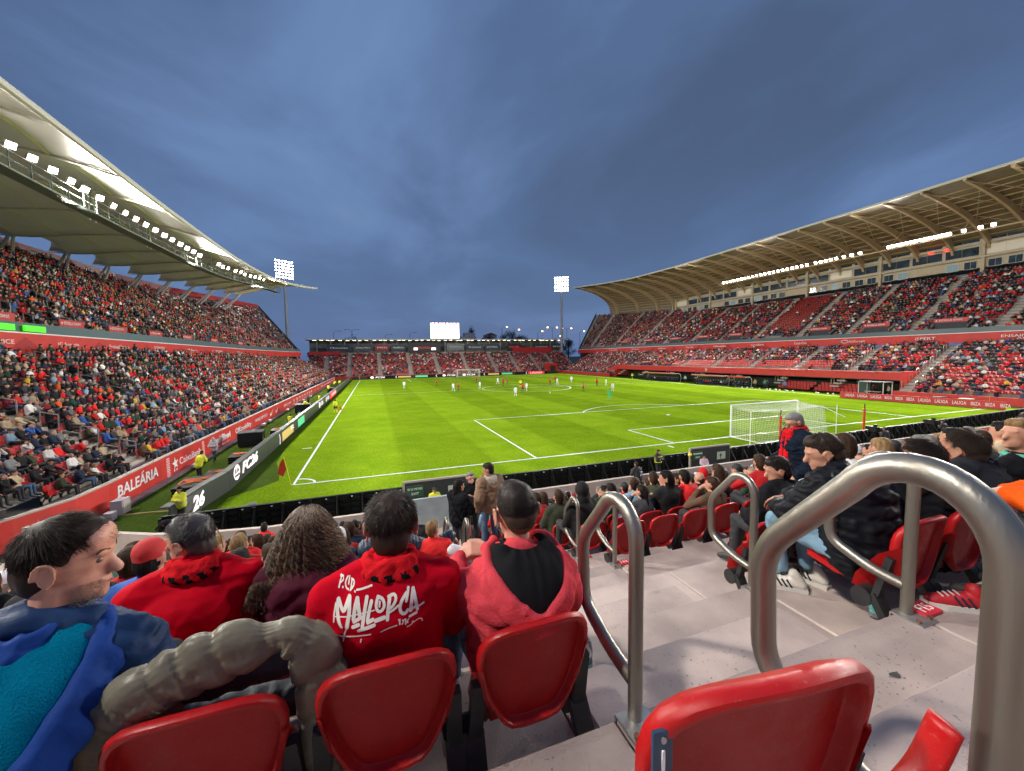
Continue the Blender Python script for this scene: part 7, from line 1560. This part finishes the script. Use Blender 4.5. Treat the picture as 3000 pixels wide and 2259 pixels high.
hairc = np.array([(.012, .010, .009), (.04, .022, .013), (.16, .15, .14), (.22, .13, .06), (.4, .02, .02), (.5, .5, .48)]); hw = np.array([.38, .32, .12, .08, .06, .04])
pantc = np.array([(.015, .016, .02), (.05, .09, .16), (.03, .03, .03), (.25, .2, .15)]); pw = np.array([.45, .35, .12, .08])
for v in range(3):
    a = P[sel == v]; n = len(a)
    if not n: continue
    bV, bF, bT = lowman(v); stand_ = NP.random(n) < .03; a = a.copy(); a[stand_, 2] += .35
    sc = NP.uniform(.93, 1.08, n); pts = place(bV, a).reshape(n, -1, 3); base = a[:, None, :3]; pts = base+(pts-base)*sc[:, None, None]; VV.append(pts.reshape(-1, 3))
    FF.append((bF[None]+(np.arange(n)*len(bV))[:, None, None]+off).reshape(-1, 3)); off += n*len(bV)
    top = cols[NP.choice(len(cols), n, p=cw)]*NP.uniform(.9, 1.7, (n, 1)); skin = np.array((.56, .31, .21))*NP.uniform(.75, 1.1, (n, 1)); hr = hairc[NP.choice(len(hairc), n, p=hw)]; pt = pantc[NP.choice(len(pantc), n, p=pw)]
    pal = np.stack([top, skin, hr, pt], 1); CC.append(pal[:, bT].reshape(-1, 3))
o = tri_mesh('crowd', np.concatenate(VV), np.concatenate(FF), objcol_mat('crowd_cloth', .8, 0, 'tint'), np.clip(np.concatenate(CC), 0, 1)); o['kind'] = 'stuff'; tag(o, 'dense crowd of spectators filling the far tiers of the stadium', 'crowd')
print('CROWD', NC, 'SEATS', len(A), 'tris', len(o.data.polygons))
# gangway railings in the far tiers: small hoops and glass gates joined per stand
def hoops(par, T, aisles, t_, up=True):
    m_ = MB()
    for a in aisles:
        for i in range(1, T.n, 2):
            for s in (-.7, .7):
                p = T.pos(a+s, i)
                if not in_view(p, .05)[0]: continue
                q = T.pos(a+s, i+1); d = Vector(q)-Vector(p); P_ = Vector(p); e_ = P_+Vector((d.x*.9, d.y*.9, .1)); m_.bar(P_, P_+Vector((0, 0, .8)), .05).bar(P_+Vector((0, 0, .8)), e_+Vector((0, 0, .9)), .05).bar(e_+Vector((0, 0, .9)), e_, .05)
    if m_.v: m_.build('gangway_hoops', STEEL, par, kind='stuff')
hoops(st_l, LLOW, AISL, 1); hoops(st_l, LUP, LA, 1); hoops(st_r, RLOW, [-6, 9.5, 18.4, 27.7, 37, 46.5, 56], 1)
# half steps in the visible gangways
def gsteps(par, T, aisles, ax='y', w=1.2):
    m_ = MB()
    for a in aisles:
        for i in range(T.n):
            p = Vector(T.pos(a, i)); q = Vector(T.pos(a, i+1)); h_ = q.z-p.z; d = Vector((q.x-p.x, q.y-p.y, 0)); 
            if not in_view(p, .05)[0]: continue
            c = p+d*.75+Vector((0, 0, h_*.25)); sz = (abs(d.x)*.5, w, h_*.5) if ax == 'y' else (w, abs(d.y)*.5, h_*.5); m_.box(c, sz)
    if m_.v: m_.build('gangway_steps', CONL, par, kind='stuff')
gsteps(st_l, LLOW, AISL); gsteps(st_l, LUP, LA); gsteps(st_r, RLOW, [9.5, 18.4, 27.7, 37, 46.5, 56, 66, 76]); gsteps(st_r, RUP, RA); gsteps(st_f, FAR, [-10.5, -3.5, 6.2, 16, 25.7, 36, 46.5, 55.2, 63.5, 70.5], 'x', 1.5)
# people standing round the right benches, seated bench people
m0 = len(CR_P)
bp = []
for k in range(16): bp.append((71.35, 50.5+k*.68, .0, W_))
for k in range(12): bp.append((71.35, 37.3+k*.64, .0, W_))
for k in range(4): bp.append((71.35, 32.2+k*.8, .0, W_))
bV, bF, bT = lowman(1); a = np.array(bp); n = len(a); pts = place(bV, a); pal = np.stack([cols[NP.choice([0, 1, 2, 6, 8, 10], n)], np.tile((.45, .26, .18), (n, 1)), hairc[NP.choice(4, n)], np.tile((.015, .016, .02), (n, 1))], 1)
o = tri_mesh('bench_people', pts, (bF[None]+(np.arange(n)*len(bV))[:, None, None]).reshape(-1, 3), MATS['crowd_cloth'], pal[:, bT].reshape(-1, 3)); o['kind'] = 'stuff'; tag(o, 'row of staff and substitutes sitting on the team benches', 'crowd')
for i, (x, y, nm) in enumerate(((70.6, 30.0, 'st_down'), (70.4, 27.4, 'st_pocket'), (71, 28.4, 'st_cross'), (70.7, 24.6, 'st_down'), (72.6, 12.9, 'st_cross'), (70.8, 47.4, 'st_walk'), (70.5, 35.9, 'st_down'), (71, 64, 'st_cross'), (73, 11.3, 'st_down'))):
    o = link('person', PR[nm]); o.location = (x, y, 0); o.rotation_euler = (0, 0, W_+RND.uniform(-1, 1)); c = [(.35, .25, .13), (.02, .02, .02), (.05, .2, .15), (.1, .2, .4), (.02, .02, .02), (.5, .5, .5), (.1, .08, .05), (.02, .1, .05), (.4, .3, .2)][i]; o.color = (*c, 1)
    tag(o, ['person in tan jacket standing beside the right benches', 'person in black at the touchline by the benches', 'person in green top between the benches', 'person in blue by the red pitchside seats', 'cameraman in black in the dark shelter', 'person in light grey between the dugouts', 'person in brown beside the crowded bench', 'person in dark green by the far dugout', 'person in beige next to the dark shelter'][i], 'person')
# pitch-side red seat blocks under the gallery
m_ = MB()
for y0, y1 in ((22.4, 27.4), (14.0, 21.2)):
    for r_ in range(3):
        y = y0
        while y < y1: m_.box((73.4+r_*.8, y, .45+r_*.35), (.08, .46, .55)).box((73.2+r_*.8, y, .25+r_*.35), (.4, .46, .08)); y += .55
m_.build('pitchside_seats', SEG, kind='stuff'); tag(bpy.data.objects['pitchside_seats'], 'blocks of red pitchside seats under the red gallery', 'seats')
# heads of people leaning over the fascia etc. are part of the crowd

# ================================================================== beyond the stadium: trees, building, street lamps
LEAF = [mat('leaf_dark', (.012, .020, .010), .8), mat('leaf_mid', (.022, .034, .014), .8)]
def tree(x, y, h, w, label, seed, cone=False, group=None, z0=9):
    t = thing('tree', label, 'tree', (x, y, 0), 0, group); r_ = random.Random(seed); m_ = MB(); m_.tube([(0, 0, 0), (.2, 0, h*.5), (0, .2, h*.85)], [.5, .35, .1], 7)
    for k in range(6): a = r_.uniform(0, 6.28); z = h*r_.uniform(.45, .75); m_.tube([(0, 0, z), (math.cos(a)*w*.35, math.sin(a)*w*.35, z+h*.14)], [.16, .05], 5)
    m_.build('trunk', mat('bark', (.03, .022, .016), .9), t)
    c1, c2 = MB(), MB(); cl = [(r_.gauss(0, .22)*w, r_.gauss(0, .22)*w, h*(r_.uniform(.45, .95))) for _ in range(16)]
    for k in range(2600):
        c = r_.choice(cl); f = (1-.75*max(0, (c[2]/h-.45)/.5)) if cone else 1; s = w*.13
        p = Vector((c[0]*f+r_.gauss(0, s), c[1]*f+r_.gauss(0, s), c[2]+r_.gauss(0, h*.055))); q = r_.uniform(.18, .42)
        a = Vector((r_.gauss(0, 1), r_.gauss(0, 1), r_.gauss(0, 1))).normalized(); b = a.cross(Vector((.3, .2, .9))).normalized(); (c1 if r_.random() < .6 else c2).add([p-a*q, p+b*q*.6, p+a*q, p-b*q*.6], [(0, 1, 2, 3)])
    cr_ = c1.build('crown', LEAF[0], t); c2.build('leaf_clumps', LEAF[1], cr_)
tree(58.5, 200, 23.5, 5.5, 'tall dark cypress-like tree standing right of the scoreboard', 1, True)
for i in range(11): tree(69+i*5.6+RND.uniform(-1, 1), 205+RND.uniform(-8, 8), (17.5, 19.5, 22.0, 21.5, 20.0, 19, 17.5, 16.5, 17, 16.5, 17)[i], 8, 'dark bushy tree in the wooded rise, %s from the left' % ORD[i+1], 30+i, group='dark trees beyond the far stand')
tree(-6, 170, 16.6, 6, 'small dark tree top showing over the canopy on the left', 77)
b = thing('building', 'pale low building with flat roofs right of the scoreboard', 'building', (52, 195, 0)); PB = mat('render_pale', (.34, .35, .38), .8)
MB().box((0, 0, 9), (14, 8, 18)).build('wall', PB, b); MB().box((3.5, -1, 18.9), (6, 5, 2.6)).build('roof_block', PB, b)
for k in range(4): MB().box((-5+k*3, -4.03, 16.2), (1.1, .08, 1.3)).build('window', GLASSD, b)
b = thing('building', 'small pale house with pitched roof among the dark trees', 'building', (74, 215, 0)); MB().box((0, 0, 10), (7, 6, 20)).build('wall', PB, b); MB().prism([(-4, 0), (4, 0), (0, 1.6)], 6.4, Matrix.Translation((0, 3.2, 20))@Matrix.Rotation(R(90), 4, 'X')).build('roof', mat('roof_tile', (.16, .08, .05), .8), b)
ORL = mat('street_lamp_glow', (.9, .5, .2), .5, emit=(1, .38, .12), estr=14); POLE = mat('lamp_pole_grey', (.16, .18, .2), .6)
for i, (x, z, lit, arms) in enumerate(((70.6, 22.7, 1, 1), (77.6, 21.3, 1, 1), (91.7, 20.5, 1, 1), (100.8, 22.7, 1, 2), (110, 22.3, 1, 2), (118.5, 20.7, 1, 1), (103, 17.8, 1, 1), (-4.5, 19.5, 0, 2), (9.5, 17.5, 0, 1), (20.5, 18.4, 0, 1), (30.5, 18.9, 0, 1), (-12, 18.8, 0, 1))):
    y = 180 if lit else 165; t = thing('street_lamp', ('lit orange' if lit else 'unlit')+' street lamp on a tall pole beyond the far stand, %s from the left' % ORD[(i+1) if lit else i-6], 'street lamp', (x, y, 0), 0, 'orange street lamps beyond the stadium' if lit else 'unlit street lamps beyond the stadium')
    m_ = MB(); m_.tube([(0, 0, 0), (0, 0, z-.6)], .12, 6)
    for s in ((-1, 1) if arms == 2 else (1,)): m_.tube(curve_pts([(0, 0, z-.8), (s*.8, 0, z), (s*2.6, 0, z+.15)], 4), .07, 5)
    m_.build('pole', POLE, t)
    for s in ((-1, 1) if arms == 2 else (1,)): MB().ball((s*2.9, 0, z+.05), (.5 if lit else .4, .3, .28 if lit else .12), 10, 6).build('lamp', ORL if lit else POLE, t)

# ---- put the source seats away and anchor the stand empties without moving their parts
for s_ in (seat_src, seat_src2):
    for c in list(s_.children): bpy.data.objects.remove(c)
    bpy.data.objects.remove(s_)
def anchor(root):
    inv = Matrix.Translation(root.location).inverted()
    for c in root.children: c.matrix_parent_inverse = inv
for o in ALLSTANDS+[b1, b2, b2b, b3, b4]: anchor(o)
bpy.context.view_layer.update()
